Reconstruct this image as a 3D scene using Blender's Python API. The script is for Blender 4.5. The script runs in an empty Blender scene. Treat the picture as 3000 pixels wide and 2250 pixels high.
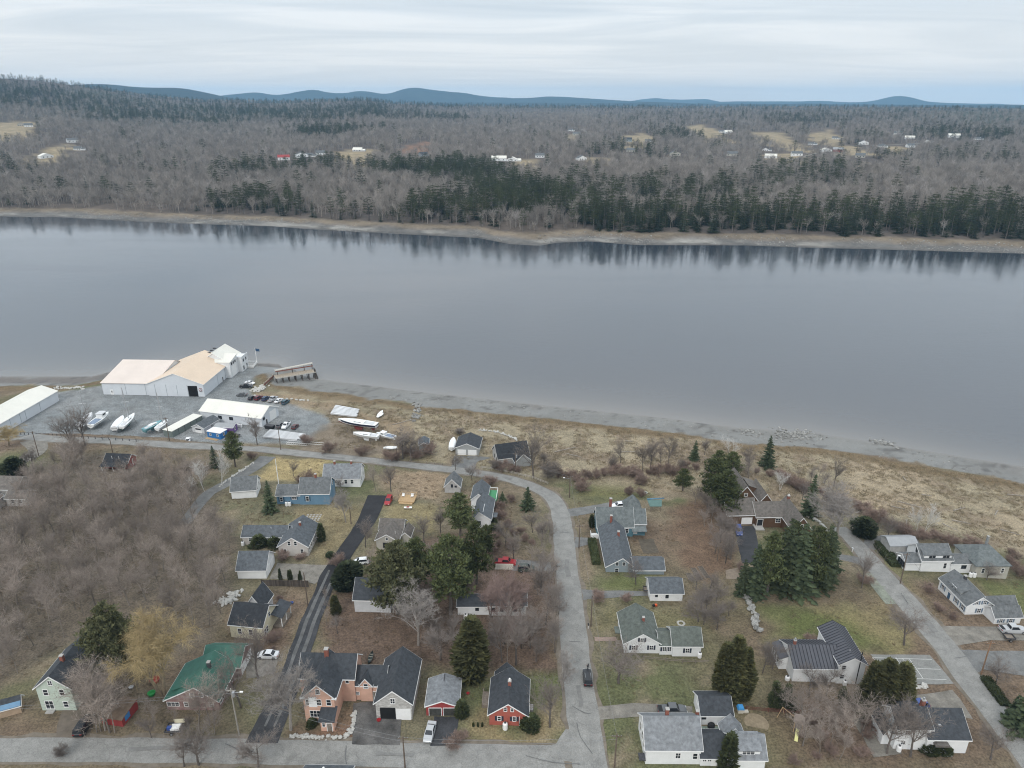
import bpy, math, random
import numpy as np
from mathutils import Vector, Matrix, geometry
R = math.radians
random.seed(7)
C = bpy.context.scene.collection
SC = bpy.context.scene

# ---------------------------------------------------------------- camera
CAMZ, PITCH, FPX, CX, CY = 112.0, R(21.64), 2080.0, 1500.0, 1125.0   # drone 112 m above the upper street
cd = bpy.data.cameras.new('camera')
cd.sensor_width = 36.0
cd.lens = FPX / 3000.0 * 36.0
cd.clip_start, cd.clip_end = 1.0, 120000.0
cam = bpy.data.objects.new('camera', cd)
C.objects.link(cam)
cam.location = (0, 0, CAMZ)
cam.rotation_euler = (R(90) - PITCH, 0, 0)
SC.camera = cam

# ---------------------------------------------------------------- sky and sun (overcast)
SUN_EL, SUN_AZ = R(42), R(200)
w = bpy.data.worlds.new('World')
SC.world = w
w.use_nodes = True
nt = w.node_tree
for n in list(nt.nodes): nt.nodes.remove(n)
def N(t, kind, **k):
    n = t.nodes.new(kind)
    for a, b in k.items(): setattr(n, a, b)
    return n
def LK(t, a, b): t.links.new(a, b)
out = N(nt, 'ShaderNodeOutputWorld')
bg = N(nt, 'ShaderNodeBackground')
LK(nt, bg.outputs[0], out.inputs[0])
sky = N(nt, 'ShaderNodeTexSky', sky_type='NISHITA', sun_disc=False, sun_elevation=SUN_EL, sun_rotation=SUN_AZ)
sky.air_density, sky.dust_density = 1.0, 1.5
sk = N(nt, 'ShaderNodeVectorMath', operation='SCALE'); sk.inputs[3].default_value = 0.07
LK(nt, sky.outputs[0], sk.inputs[0])
tc = N(nt, 'ShaderNodeTexCoord')
sx = N(nt, 'ShaderNodeSeparateXYZ'); LK(nt, tc.outputs['Generated'], sx.inputs[0])
zc = N(nt, 'ShaderNodeMath', operation='MAXIMUM'); zc.inputs[1].default_value = 0.0; LK(nt, sx.outputs[2], zc.inputs[0])
za = N(nt, 'ShaderNodeMath', operation='ADD'); za.inputs[1].default_value = 0.05; LK(nt, zc.outputs[0], za.inputs[0])
dx = N(nt, 'ShaderNodeMath', operation='DIVIDE'); LK(nt, sx.outputs[0], dx.inputs[0]); LK(nt, za.outputs[0], dx.inputs[1])
dy = N(nt, 'ShaderNodeMath', operation='DIVIDE'); LK(nt, sx.outputs[1], dy.inputs[0]); LK(nt, za.outputs[0], dy.inputs[1])
cx_ = N(nt, 'ShaderNodeCombineXYZ'); LK(nt, dx.outputs[0], cx_.inputs[0]); LK(nt, dy.outputs[0], cx_.inputs[1])
mp = N(nt, 'ShaderNodeMapping'); mp.inputs['Scale'].default_value = (0.36, 0.8, 1); mp.inputs['Rotation'].default_value = (0, 0, R(7))
LK(nt, cx_.outputs[0], mp.inputs[0])
n1 = N(nt, 'ShaderNodeTexNoise'); n1.inputs['Scale'].default_value = 0.75; n1.inputs['Detail'].default_value = 7; n1.inputs['Roughness'].default_value = 0.55; n1.inputs['Distortion'].default_value = 0.9
LK(nt, mp.outputs[0], n1.inputs['Vector'])
cr = N(nt, 'ShaderNodeValToRGB')
cr.color_ramp.elements[0].position = 0.36; cr.color_ramp.elements[0].color = (0.68, 0.74, 0.79, 1)
cr.color_ramp.elements[1].position = 0.62; cr.color_ramp.elements[1].color = (0.93, 0.95, 0.96, 1)
e = cr.color_ramp.elements.new(0.5); e.color = (0.79, 0.835, 0.87, 1)
LK(nt, n1.outputs['Fac'], cr.inputs[0])
# bright warm band added low in the sky to offset the haze's blue dimming
mr = N(nt, 'ShaderNodeMapRange'); mr.inputs[1].default_value = 0.0; mr.inputs[2].default_value = 0.10; mr.inputs[3].default_value = 0.8; mr.inputs[4].default_value = 0.0
LK(nt, sx.outputs[2], mr.inputs[0])
mixh = N(nt, 'ShaderNodeMixRGB'); mixh.inputs[2].default_value = (1.2, 1.12, 1.03, 1)
LK(nt, mr.outputs[0], mixh.inputs[0]); LK(nt, cr.outputs[0], mixh.inputs[1])
mixs = N(nt, 'ShaderNodeMixRGB'); mixs.inputs[0].default_value = 0.88
LK(nt, sk.outputs[0], mixs.inputs[1]); LK(nt, mixh.outputs[0], mixs.inputs[2])
LK(nt, mixs.outputs[0], bg.inputs[0])
# an overcast sky grows brighter from the horizon to the zenith
zb = N(nt, 'ShaderNodeMath', operation='MULTIPLY_ADD'); zb.inputs[1].default_value = 1.0; zb.inputs[2].default_value = 1.0
LK(nt, zc.outputs[0], zb.inputs[0]); LK(nt, zb.outputs[0], bg.inputs[1])

sd = bpy.data.lights.new('sun', 'SUN')
sd.energy, sd.angle, sd.color = 1.4, R(14), (1.0, 0.97, 0.93)
sun = bpy.data.objects.new('sun', sd); C.objects.link(sun)
sdir = Vector((math.sin(SUN_AZ) * math.cos(SUN_EL), math.cos(SUN_AZ) * math.cos(SUN_EL), math.sin(SUN_EL)))
sun.rotation_euler = sdir.to_track_quat('Z', 'Y').to_euler()
vs = SC.view_settings
vs.view_transform, vs.look, vs.exposure, vs.gamma, vs.use_curve_mapping = 'Standard', 'None', 0.0, 1.0, False
SC.render.engine = 'CYCLES'
SC.cycles.filter_width = 1.1
SC.cycles.max_bounces = 4
SC.cycles.diffuse_bounces = 2
SC.cycles.glossy_bounces = 2
SC.cycles.use_adaptive_sampling = True
SC.cycles.adaptive_threshold = 0.02
SC.cycles.transparent_max_bounces = 8
SC.cycles.caustics_reflective = SC.cycles.caustics_refractive = False

# ---------------------------------------------------------------- terrain functions
sp, cp = math.sin(PITCH), math.cos(PITCH)
WZ = -11.0
def ray(px, py):
    a = (px - CX) / FPX; b = -(py - CY) / FPX
    return np.array([a, cp + b * sp, -sp + b * cp])
def plane(px, py, z):
    d = ray(px, py); t = (z - CAMZ) / d[2]
    return d[0] * t, d[1] * t
SW = [plane(x, y, WZ) for x, y in [(-500, 1103), (0, 1103), (270, 1103), (340, 1085), (450, 1066), (700, 1062), (815, 1066), (850, 1092), (930, 1110), (1100, 1132), (1258, 1152), (1534, 1182), (1962, 1227), (2142, 1252), (2395, 1271), (2648, 1311), (2838, 1342), (3000, 1368), (3400, 1440)]]
SX = np.array([p[0] for p in SW]); SY = np.array([p[1] for p in SW])
YARD = [plane(x, y, -8.6) for x, y in [(-200, 1300), (0, 1290), (120, 1278), (300, 1286), (480, 1298), (560, 1296), (700, 1302), (900, 1305), (1000, 1270), (960, 1215), (840, 1178), (750, 1160), (730, 1130), (760, 1100), (840, 1078), (690, 1068), (560, 1080), (290, 1130), (150, 1150), (60, 1190), (-60, 1240), (-200, 1270)]]
def inpoly(x, y, P):
    x = np.asarray(x, float); y = np.asarray(y, float)
    r = np.zeros(x.shape, bool); n = len(P)
    for i in range(n):
        x1, y1 = P[i][:2]; x2, y2 = P[(i + 1) % n][:2]
        if y1 == y2: continue
        c = ((y1 > y) != (y2 > y)) & (x < (x2 - x1) * (y - y1) / (y2 - y1) + x1)
        r ^= c
    return r
def pdist(x, y, P):
    """signed distance to polygon, positive inside"""
    x = np.asarray(x, float); y = np.asarray(y, float)
    d = np.full(x.shape, 1e9); n = len(P)
    for i in range(n):
        x1, y1 = P[i][:2]; x2, y2 = P[(i + 1) % n][:2]
        L2 = max(1e-9, (x2 - x1) ** 2 + (y2 - y1) ** 2)
        t = np.clip(((x - x1) * (x2 - x1) + (y - y1) * (y2 - y1)) / L2, 0, 1)
        d = np.minimum(d, np.hypot(x - x1 - t * (x2 - x1), y - y1 - t * (y2 - y1)))
    return np.where(inpoly(x, y, P), d, -d)
def shore_s(x, y):
    ys = np.interp(x, SX, SY)
    sl = np.clip((np.interp(x + 12, SX, SY) - np.interp(x - 12, SX, SY)) / 24, -.6, .6)
    return (ys - y) / np.sqrt(1 + sl * sl)
PS = [-60, -12, 0, 15.5, 17.5, 60, 110, 170, 2000]; PZ = [-14, -12.2, -11, -9.9, -9.2, -8.4, -2.5, 0, 0]
def H(x, y):
    z = np.interp(shore_s(x, y), PS, PZ)
    k = np.clip(pdist(x, y, YARD) / 5.0 + 1.0, 0, 1)
    return z * (1 - k) + (-8.6) * k
def hz(x, y): return float(H(x, y))
def G(px, py):
    d = ray(px, py); t = 60.0
    for i in range(80):
        p = d * t
        dt = (CAMZ + p[2] - hz(p[0], p[1])) / (-d[2])
        t += dt * 0.8
        if abs(dt) < 2e-3: break
    p = d * t
    return float(p[0]), float(p[1]), hz(p[0], p[1])
# far side of the river
FW = [plane(x, y, WZ) for x, y in [(-900, 628), (0, 636), (170, 636), (362, 647), (564, 656), (800, 663), (917, 672), (1062, 680), (1400, 697), (1501, 716), (1581, 720), (1631, 711), (1725, 707), (1870, 718), (2196, 719), (2345, 725), (2562, 730), (3000, 743), (3900, 760)]]
FX = np.array([p[0] for p in FW]); FY = np.array([p[1] for p in FW])
RC = 4500.0
def crest(px, py, r=RC, tree=15.0):
    d = ray(px, py); h = math.hypot(d[0], d[1])
    return d[0] / d[1], CAMZ + r * d[2] / h - tree
CR = [crest(x, y) for x, y in [(-900, 226), (-200, 228), (0, 231), (130, 238), (300, 262), (450, 280), (600, 291), (800, 294), (1000, 288), (1080, 286), (1150, 296), (1300, 303), (1500, 305), (1700, 307), (2000, 309), (2500, 310), (3000, 315), (3900, 316)]]
CRX = np.array([c[0] for c in CR]); CRZ = np.array([c[1] for c in CR])
_ng = np.random.RandomState(3)
_G = [_ng.rand(64, 64) for _ in range(8)]
def vnoise(x, y, k=0):
    g = _G[k]; x = np.asarray(x, float); y = np.asarray(y, float)
    xi = np.floor(x).astype(int); yi = np.floor(y).astype(int)
    fx = x - xi; fy = y - yi
    fx = fx * fx * (3 - 2 * fx); fy = fy * fy * (3 - 2 * fy)
    a = g[xi % 64, yi % 64]; b = g[(xi + 1) % 64, yi % 64]; c = g[xi % 64, (yi + 1) % 64]; d = g[(xi + 1) % 64, (yi + 1) % 64]
    return (a * (1 - fx) + b * fx) * (1 - fy) + (c * (1 - fx) + d * fx) * fy
def fbm(x, y, s, o=4, k=0):
    r = 0; a = 0.5; t = 0
    for i in range(o):
        r = r + a * vnoise(x / s * 2 ** i + 13.7 * i, y / s * 2 ** i + 7.1 * i, (k + i) % 8); t += a; a *= 0.5
    return r / t
def HF(x, y):
    x = np.asarray(x, float); y = np.asarray(y, float)
    yf = np.interp(x, FX, FY)
    s = y - yf
    r = np.hypot(x, y); az = x / np.maximum(y, 1.0)
    zc_ = np.interp(az, CRX, CRZ)
    bank = np.interp(s, [-60, 0, 24, 30, 60], [-14, WZ, -9.6, -7.8, -5.0])
    t = np.clip((s - 70) / (RC - np.hypot(x, yf) - 70), 0, 1)
    amp = np.clip((s - 90) / 300, 0, 1)
    z = bank + (zc_ + 5) * t + amp * (fbm(x, y, 700, 3, 2) - .5) * 34 * (1 - t) + amp * (fbm(x, y, 160, 2, 5) - .5) * 7
    z = z - np.clip(r - RC, 0, 1e9) * 0.05
    return z
def GF(px, py, maxr=5200):
    d = ray(px, py); h = math.hypot(d[0], d[1])
    rr = np.arange(560, maxr, 3.0)
    X = d[0] / h * rr; Y = d[1] / h * rr; Z = CAMZ + d[2] / h * rr
    below = Z < HF(X, Y)
    i = int(np.argmax(below)) if below.any() else len(rr) - 1
    return float(X[i]), float(Y[i]), float(HF(X[i], Y[i]))

# ---------------------------------------------------------------- mesh and object helpers
def mesh(name, V, Fc, mats=(), mi=None, smooth=False):
    m = bpy.data.meshes.new(name)
    m.from_pydata([tuple(v) for v in V], [], [tuple(f) for f in Fc])
    for x in mats: m.materials.append(x)
    if mi is not None: m.polygons.foreach_set('material_index', mi)
    if smooth: m.polygons.foreach_set('use_smooth', [True] * len(m.polygons))
    m.update()
    return m
def ob(name, me, parent=None, loc=None, rot=None, scale=None):
    o = bpy.data.objects.new(name, me); C.objects.link(o)
    if parent is not None: o.parent = parent
    if loc is not None: o.location = loc
    if rot is not None: o.rotation_euler = rot
    if scale is not None: o.scale = scale
    return o
def tag(o, label, cat, group=None):
    o['label'] = label; o['category'] = cat
    if group: o['group'] = group
    return o
def struct(o): o['kind'] = 'structure'; return o
def thing(name, label, cat, loc, rz=0.0, group=None):
    o = ob(name, None, None, loc, (0, 0, rz)); o.empty_display_size = 0.2
    return tag(o, label, cat, group)
class MB:
    def __init__(s): s.v = []; s.f = []; s.m = []
    def add(s, V, Fc, m=0):
        o = len(s.v); s.v += [tuple(p) for p in V]
        s.f += [tuple(i + o for i in f) for f in Fc]; s.m += [m] * len(Fc); return s
    def box(s, x0, y0, z0, x1, y1, z1, m=0):
        V = [(x0, y0, z0), (x1, y0, z0), (x1, y1, z0), (x0, y1, z0), (x0, y0, z1), (x1, y0, z1), (x1, y1, z1), (x0, y1, z1)]
        return s.add(V, [(0, 3, 2, 1), (4, 5, 6, 7), (0, 1, 5, 4), (1, 2, 6, 5), (2, 3, 7, 6), (3, 0, 4, 7)], m)
    def prism(s, P, a, b, axis, m=0):
        """convex or simple polygon P [(u,z)] extruded along axis from a to b"""
        n = len(P)
        f = (lambda u, z, t: (u, t, z)) if axis == 'y' else (lambda u, z, t: (t, u, z))
        V = [f(u, z, a) for u, z in P] + [f(u, z, b) for u, z in P]
        Fc = [tuple(range(n)), tuple(range(2 * n - 1, n - 1, -1))] + [(i, (i + 1) % n, n + (i + 1) % n, n + i) for i in range(n)]
        return s.add(V, Fc, m)
    def tube(s, p0, p1, r0, r1=None, n=6, m=0, cap=True):
        r1 = r0 if r1 is None else r1
        p0 = Vector(p0); p1 = Vector(p1); d = (p1 - p0)
        if d.length < 1e-6: return s
        d.normalize(); a = d.orthogonal().normalized(); b = d.cross(a)
        V = []
        for p, r in ((p0, r0), (p1, r1)):
            for i in range(n):
                t = 2 * math.pi * i / n; V.append(p + a * (r * math.cos(t)) + b * (r * math.sin(t)))
        Fc = [(i, (i + 1) % n, n + (i + 1) % n, n + i) for i in range(n)]
        if cap: Fc += [tuple(range(n - 1, -1, -1)), tuple(range(n, 2 * n))]
        return s.add(V, Fc, m)
    def loft(s, rings, m=0, cap=True):
        n = len(rings[0]); V = [p for r in rings for p in r]; Fc = []
        for k in range(len(rings) - 1):
            for i in range(n): Fc.append((k * n + i, k * n + (i + 1) % n, (k + 1) * n + (i + 1) % n, (k + 1) * n + i))
        if cap: Fc += [tuple(range(n - 1, -1, -1)), tuple(range((len(rings) - 1) * n, len(rings) * n))]
        return s.add(V, Fc, m)
    def mesh(s, name, mats, smooth=False): return mesh(name, s.v, s.f, mats, s.m, smooth)
    def build(s, name, mats, parent=None, **k):
        mats = mats if isinstance(mats, (list, tuple)) else [mats]
        return ob(name, s.mesh(name, mats), parent, **k)

# ---------------------------------------------------------------- materials
MATS = {}
def mat(name, col, rough=0.8, var=0.18, scale=1.2, bump=0.0, bscale=8.0, metal=0.0, kind=None, col2=None, spec=0.3, coord='Object', island=0.0, stretch=None, objvar=0.0):
    if name in MATS: return MATS[name]
    m = bpy.data.materials.new(name); m.use_nodes = True; t = m.node_tree
    p = t.nodes['Principled BSDF']
    p.inputs['Roughness'].default_value = rough; p.inputs['Metallic'].default_value = metal
    p.inputs['Specular IOR Level'].default_value = spec
    c = N(t, 'ShaderNodeTexCoord'); vec = c.outputs[coord]
    if stretch:
        mpn = N(t, 'ShaderNodeMapping'); mpn.inputs['Scale'].default_value = stretch; LK(t, vec, mpn.inputs[0]); vec = mpn.outputs[0]
    nz = N(t, 'ShaderNodeTexNoise'); nz.inputs['Scale'].default_value = scale; nz.inputs['Detail'].default_value = 6; nz.inputs['Roughness'].default_value = 0.65
    LK(t, vec, nz.inputs['Vector'])
    rp = N(t, 'ShaderNodeMapRange'); rp.inputs[1].default_value = 0.3; rp.inputs[2].default_value = 0.7
    LK(t, nz.outputs['Fac'], rp.inputs[0])
    mx = N(t, 'ShaderNodeMixRGB')
    a = tuple(x * (1 - var) for x in col); b = col2 if col2 else tuple(min(1, x * (1 + var)) for x in col)
    mx.inputs[1].default_value = (*a, 1); mx.inputs[2].default_value = (*b, 1)
    LK(t, rp.outputs[0], mx.inputs[0]); o = mx.outputs[0]
    for isl in ([True] if island else []) + ([False] if objvar else []):
        if isl:
            gi = N(t, 'ShaderNodeNewGeometry'); src = gi.outputs['Random Per Island']; amt = island
        else:
            gi = N(t, 'ShaderNodeObjectInfo'); src = gi.outputs['Random']; amt = objvar
        mr2 = N(t, 'ShaderNodeMapRange'); mr2.inputs[3].default_value = 1 - amt; mr2.inputs[4].default_value = 1 + amt
        LK(t, src, mr2.inputs[0])
        vm = N(t, 'ShaderNodeVectorMath', operation='SCALE'); LK(t, o, vm.inputs[0]); LK(t, mr2.outputs[0], vm.inputs[3]); o = vm.outputs[0]
    LK(t, o, p.inputs['Base Color'])
    if kind in ('siding', 'shingle', 'vert', 'rib'):
        wv = N(t, 'ShaderNodeTexWave', wave_type='BANDS', bands_direction={'siding': 'Z', 'shingle': 'Z', 'vert': 'DIAGONAL', 'rib': 'X'}[kind], wave_profile='SAW')
        wv.inputs['Scale'].default_value = {'siding': 2.0, 'shingle': 3.2, 'vert': 1.2, 'rib': 1.6}[kind]
        wv.inputs['Distortion'].default_value = 0.0 if kind != 'shingle' else 0.6
        LK(t, c.outputs['Object'], wv.inputs['Vector'])
        bp = N(t, 'ShaderNodeBump'); bp.inputs['Strength'].default_value = 0.35; bp.inputs['Distance'].default_value = 0.03
        LK(t, wv.outputs['Fac'], bp.inputs['Height']); LK(t, bp.outputs[0], p.inputs['Normal'])
    elif bump:
        nb = N(t, 'ShaderNodeTexNoise'); nb.inputs['Scale'].default_value = bscale; nb.inputs['Detail'].default_value = 5
        LK(t, vec, nb.inputs['Vector'])
        bp = N(t, 'ShaderNodeBump'); bp.inputs['Strength'].default_value = bump; bp.inputs['Distance'].default_value = 0.3
        LK(t, nb.outputs['Fac'], bp.inputs['Height']); LK(t, bp.outputs[0], p.inputs['Normal'])
    MATS[name] = m
    return m
WHITE = mat('white_siding', (0.74, 0.75, 0.75), 0.6, 0.06, 0.6, kind='siding')
TRIM = mat('white_trim', (0.78, 0.78, 0.77), 0.55, 0.05, 1.0)
GLASS = mat('window_glass', (0.02, 0.024, 0.03), 0.08, 0.3, 0.7, spec=0.5)
BRICK = mat('chimney_brick', (0.24, 0.09, 0.065), 0.9, 0.3, 6)
CONC = mat('concrete', (0.36, 0.35, 0.33), 0.9, 0.15, 2)
BLACK = mat('black_rubber', (0.02, 0.02, 0.021), 0.7, 0.2, 3)
DARKM = mat('dark_metal', (0.06, 0.06, 0.065), 0.5, 0.2, 3)
GALV = mat('galvanised_metal', (0.42, 0.43, 0.44), 0.45, 0.12, 3, metal=0.6)
WOOD = mat('weathered_wood', (0.2, 0.17, 0.14), 0.9, 0.3, 3, stretch=(1, 1, 6))
BARK = mat('bark', (0.115, 0.1, 0.09), 0.95, 0.3, 4, objvar=0.22)
TWIG = mat('twigs', (0.185, 0.158, 0.14), 0.95, 0.22, 1.5, objvar=0.2)
STONE = mat('granite', (0.24, 0.235, 0.22), 0.9, 0.35, 2.5, objvar=0.35)
# ================================================================ ground of the village shore
def ground_material():
    m = bpy.data.materials.new('village_ground'); m.use_nodes = True; t = m.node_tree
    p = t.nodes['Principled BSDF']; p.inputs['Specular IOR Level'].default_value = 0.25
    at = N(t, 'ShaderNodeVertexColor', layer_name='Col')
    wet = N(t, 'ShaderNodeAttribute', attribute_name='wet')
    tcn = N(t, 'ShaderNodeTexCoord')
    def nz(s, d, r=0.65):
        n = N(t, 'ShaderNodeTexNoise'); n.inputs['Scale'].default_value = s; n.inputs['Detail'].default_value = d; n.inputs['Roughness'].default_value = r
        LK(t, tcn.outputs['Object'], n.inputs['Vector']); return n
    a = nz(0.28, 8, 0.75); b = nz(2.2, 4)
    m1 = N(t, 'ShaderNodeMapRange'); m1.inputs[1].default_value = 0.3; m1.inputs[2].default_value = 0.7; m1.inputs[3].default_value = 0.66; m1.inputs[4].default_value = 1.3
    LK(t, a.outputs['Fac'], m1.inputs[0])
    m2 = N(t, 'ShaderNodeMapRange'); m2.inputs[1].default_value = 0.25; m2.inputs[2].default_value = 0.75; m2.inputs[3].default_value = 0.42; m2.inputs[4].default_value = 1.5
    LK(t, b.outputs['Fac'], m2.inputs[0])
    mu = N(t, 'ShaderNodeMath', operation='MULTIPLY'); LK(t, m1.outputs[0], mu.inputs[0]); LK(t, m2.outputs[0], mu.inputs[1])
    fl = N(t, 'ShaderNodeMixRGB'); fl.inputs[2].default_value = (1, 1, 1, 1)          # mud is smoother than turf
    hw = N(t, 'ShaderNodeMath', operation='MULTIPLY'); hw.inputs[1].default_value = 0.7; LK(t, wet.outputs['Fac'], hw.inputs[0])
    LK(t, hw.outputs[0], fl.inputs[0]); LK(t, mu.outputs[0], fl.inputs[1])
    vm = N(t, 'ShaderNodeVectorMath', operation='MULTIPLY'); LK(t, at.outputs[0], vm.inputs[0]); LK(t, fl.outputs[0], vm.inputs[1])
    LK(t, vm.outputs[0], p.inputs['Base Color'])
    ro = N(t, 'ShaderNodeMapRange'); ro.inputs[3].default_value = 0.95; ro.inputs[4].default_value = 0.68; LK(t, wet.outputs['Fac'], ro.inputs[0]); LK(t, ro.outputs[0], p.inputs['Roughness'])
    bp = N(t, 'ShaderNodeBump'); bp.inputs['Strength'].default_value = 0.5; bp.inputs['Distance'].default_value = 0.35
    LK(t, b.outputs['Fac'], bp.inputs['Height']); LK(t, bp.outputs[0], p.inputs['Normal'])
    return m
def PW(P): return [G(*p)[:2] for p in P]
gx = np.arange(-345, 320, 1.4); gy = np.arange(60, 345, 1.4)
X, Y = np.meshgrid(gx, gy)
Sd = shore_s(X, Y)
Sj = Sd + (fbm(X, Y, 14, 4, 1) - .5) * 12
Zg = H(X, Y)
col = np.zeros(X.shape + (3,)); wetv = np.zeros(X.shape)
def blend(mask, c):
    global col
    k = np.clip(mask, 0, 1)[..., None]; col[:] = col * (1 - k) + np.array(c) * k
f1 = fbm(X, Y, 26, 4, 0); f2 = fbm(X, Y, 7, 4, 3); f3 = fbm(X, Y, 60, 3, 6)
col[:] = (0.16, 0.14, 0.088)
blend((f1 - .42) * 5, (0.12, 0.126, 0.06)); blend((f2 - .52) * 6, (0.215, 0.175, 0.118)); blend((f3 - .55) * 6, (0.16, 0.115, 0.08))
wx = X + (f2 - .5) * 9; wy = Y + (fbm(X, Y, 7, 3, 5) - .5) * 9
def zone(P, c, soft=2.5, a=1.0): blend(np.clip(pdist(wx, wy, PW(P)) / soft + .5, 0, 1) * a, c)
LITTER = (0.145, 0.117, 0.088)
zone([(-200, 1420), (60, 1400), (240, 1320), (420, 1350), (560, 1400), (640, 1470), (700, 1560), (690, 1730), (600, 1880), (420, 1990), (300, 2010), (190, 1900), (0, 2010), (-300, 2100)], LITTER, 5)
zone([(1000, 1730), (1120, 1640), (1300, 1560), (1420, 1560), (1640, 1700), (1650, 1960), (1480, 1980), (1240, 1960), (960, 1960), (930, 1850)], (0.142, 0.098, 0.072), 5)
zone([(400, 2010), (640, 2060), (720, 2160), (420, 2170), (250, 2160), (280, 2080)], (0.15, 0.12, 0.08), 4, .7)
zone([(660, 1770), (860, 1720), (900, 1800), (800, 1990), (740, 1900)], (0.19, 0.135, 0.095), 4)
zone([(850, 2150), (1010, 2110), (1040, 2060), (1060, 2170), (900, 2185)], (0.20, 0.11, 0.075), 3, .8)
zone([(2130, 1500), (2160, 1650), (2080, 1700), (1990, 1650), (1980, 1480), (2060, 1440)], (0.16, 0.105, 0.07), 5)
zone([(2350, 2010), (2600, 2110), (2620, 2250), (2300, 2250), (2260, 2090)], (0.165, 0.115, 0.085), 5, .8)
zone([(2140, 1700), (2480, 1660), (2560, 1760), (2480, 1770), (2200, 1780)], (0.15, 0.115, 0.08), 4, .8)
GREEN = (0.118, 0.135, 0.046)
zone([(2230, 1790), (2480, 1770), (2600, 1850), (2680, 1900), (2560, 1900), (2380, 1880), (2260, 1850)], GREEN, 6, .95)
zone([(2340, 1760), (2600, 1770), (2700, 1900), (2640, 1915), (2480, 1830)], (0.24, 0.195, 0.10), 8, .7)
zone([(2620, 1640), (2730, 1760), (2740, 1830), (2660, 1760), (2560, 1640)], (0.19, 0.165, 0.085), 5, .7)
zone([(2860, 1700), (3100, 1730), (3100, 1800), (2960, 1790), (2880, 1740)], GREEN, 4, .8)
zone([(1740, 1400), (1900, 1400), (1950, 1440), (1800, 1460), (1690, 1455)], (0.15, 0.142, 0.062), 4, .9)
zone([(1760, 1690), (1920, 1690), (1880, 1720), (1740, 1730)], GREEN, 4, .7)
zone([(1740, 1770), (1900, 1770), (2060, 1800), (2040, 1850), (1940, 1840), (1760, 1850)], (0.165, 0.148, 0.072), 5, .7)
zone([(1350, 2120), (1420, 2050), (1440, 2130), (1560, 2140), (1640, 2040), (1650, 2150), (1600, 2180), (1340, 2180)], (0.25, 0.195, 0.105), 3, .9)
zone([(1540, 1970), (1640, 1960), (1650, 2030), (1560, 2040)], GREEN, 3, .8)
zone([(800, 1345), (960, 1352), (930, 1400), (740, 1410)], (0.34, 0.265, 0.13), 3)
zone([(880, 1485), (1020, 1475), (1070, 1480), (960, 1640), (930, 1640), (940, 1570), (880, 1520)], (0.225, 0.18, 0.10), 3, .9)
zone([(1130, 1480), (1280, 1480), (1290, 1560), (1180, 1540), (1100, 1520)], (0.235, 0.19, 0.10), 3, .9)
zone([(1180, 1378), (1340, 1392), (1290, 1460), (1150, 1455), (1140, 1390)], (0.28, 0.205, 0.135), 4, .9)
zone([(1400, 1265), (1500, 1285), (1490, 1300), (1420, 1320), (1400, 1290)], (0.36, 0.275, 0.15), 3)
zone([(1200, 1325), (1330, 1335), (1330, 1360), (1200, 1355)], (0.22, 0.18, 0.09), 3, .8)
zone([(2040, 2030), (2200, 2070), (2400, 2120), (2380, 2250), (2240, 2250), (2180, 2120)], (0.155, 0.125, 0.07), 4, .6)
# salt marsh, bank and tidal mud
mk = np.clip((Sj - 16) / 3, 0, 1) * np.clip((74 - Sj) / 10, 0, 1) * np.clip((X + 120) / 20, 0, 1)
blend(mk * np.clip((X + 75) / 40, .75, 1), (0.272, 0.228, 0.155))
blend(mk * np.clip((f2 - .5) * 6, 0, 1) * .8, (0.205, 0.155, 0.11)); blend(mk * np.clip((f1 - .55) * 8, 0, 1) * .6, (0.34, 0.27, 0.185))
blend(np.clip((Sj - 14.5) / 1.5, 0, 1) * np.clip((25 - Sj) / 4, 0, 1), (0.165, 0.12, 0.07))
mud = np.clip((16 - Sd - (f2 - .5) * 9 - (f1 - .5) * 8) / 1.2, 0, 1)
blend(mud, (0.19, 0.188, 0.18)); blend(mud * np.clip((fbm(X, Y, 9, 4, 7) - .45) * 6, 0, 1) * .7, (0.225, 0.225, 0.218)); blend(mud * np.clip((f1 - .5) * 8, 0, 1) * np.clip((13 - Sd) / 4, 0, 1), (0.15, 0.135, 0.125)); blend(mud * np.clip((4 - Sd) / 6, 0, 1), (0.21, 0.2, 0.19))
ch = np.abs(fbm(X + Sd * .3, Y * .4, 22, 4, 2) - .5); blend(mud * np.clip((.012 - ch) / .008, 0, 1) * .7, (0.12, 0.115, 0.11))
blend(mud * np.clip((fbm(X, Y, 3.2, 3, 4) - .66) * 12, 0, 1) * np.clip((17 - Sd) / 5, 0, 1) * .8, (0.10, 0.095, 0.09))
wetv = np.clip(mud * 1.2, 0, 1)
# gravel of the boat yard
yd = np.clip(pdist(wx * .4 + X * .6, wy * .4 + Y * .6, YARD) / 2, 0, 1)
blend(yd, (0.205, 0.218, 0.225)); blend(yd * np.clip((f1 - .5) * 6, 0, 1) * .6, (0.255, 0.26, 0.262)); blend(yd * np.clip((f2 - .6) * 8, 0, 1) * .5, (0.17, 0.172, 0.17))
zone([(930, 1190), (1000, 1190), (1100, 1240), (1170, 1320), (1000, 1345), (860, 1320), (920, 1280), (980, 1240)], (0.20, 0.16, 0.118), 4)
zone([(760, 1140), (850, 1160), (1000, 1190), (1200, 1240), (1200, 1290), (1120, 1260), (990, 1200), (830, 1180), (740, 1165)], (0.25, 0.19, 0.125), 3)
zone([(180, 1278), (540, 1290), (540, 1302), (180, 1294)], (0.19, 0.145, 0.10), 2)
lum = col.mean(-1, keepdims=True); col = (lum + (col - lum) * .95) * np.array([1.0, 1.0, .98])
ny, nx = X.shape
idx = np.arange(ny * nx).reshape(ny, nx)
Fq = np.stack([idx[:-1, :-1], idx[:-1, 1:], idx[1:, 1:], idx[1:, :-1]], -1).reshape(-1, 4)
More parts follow.
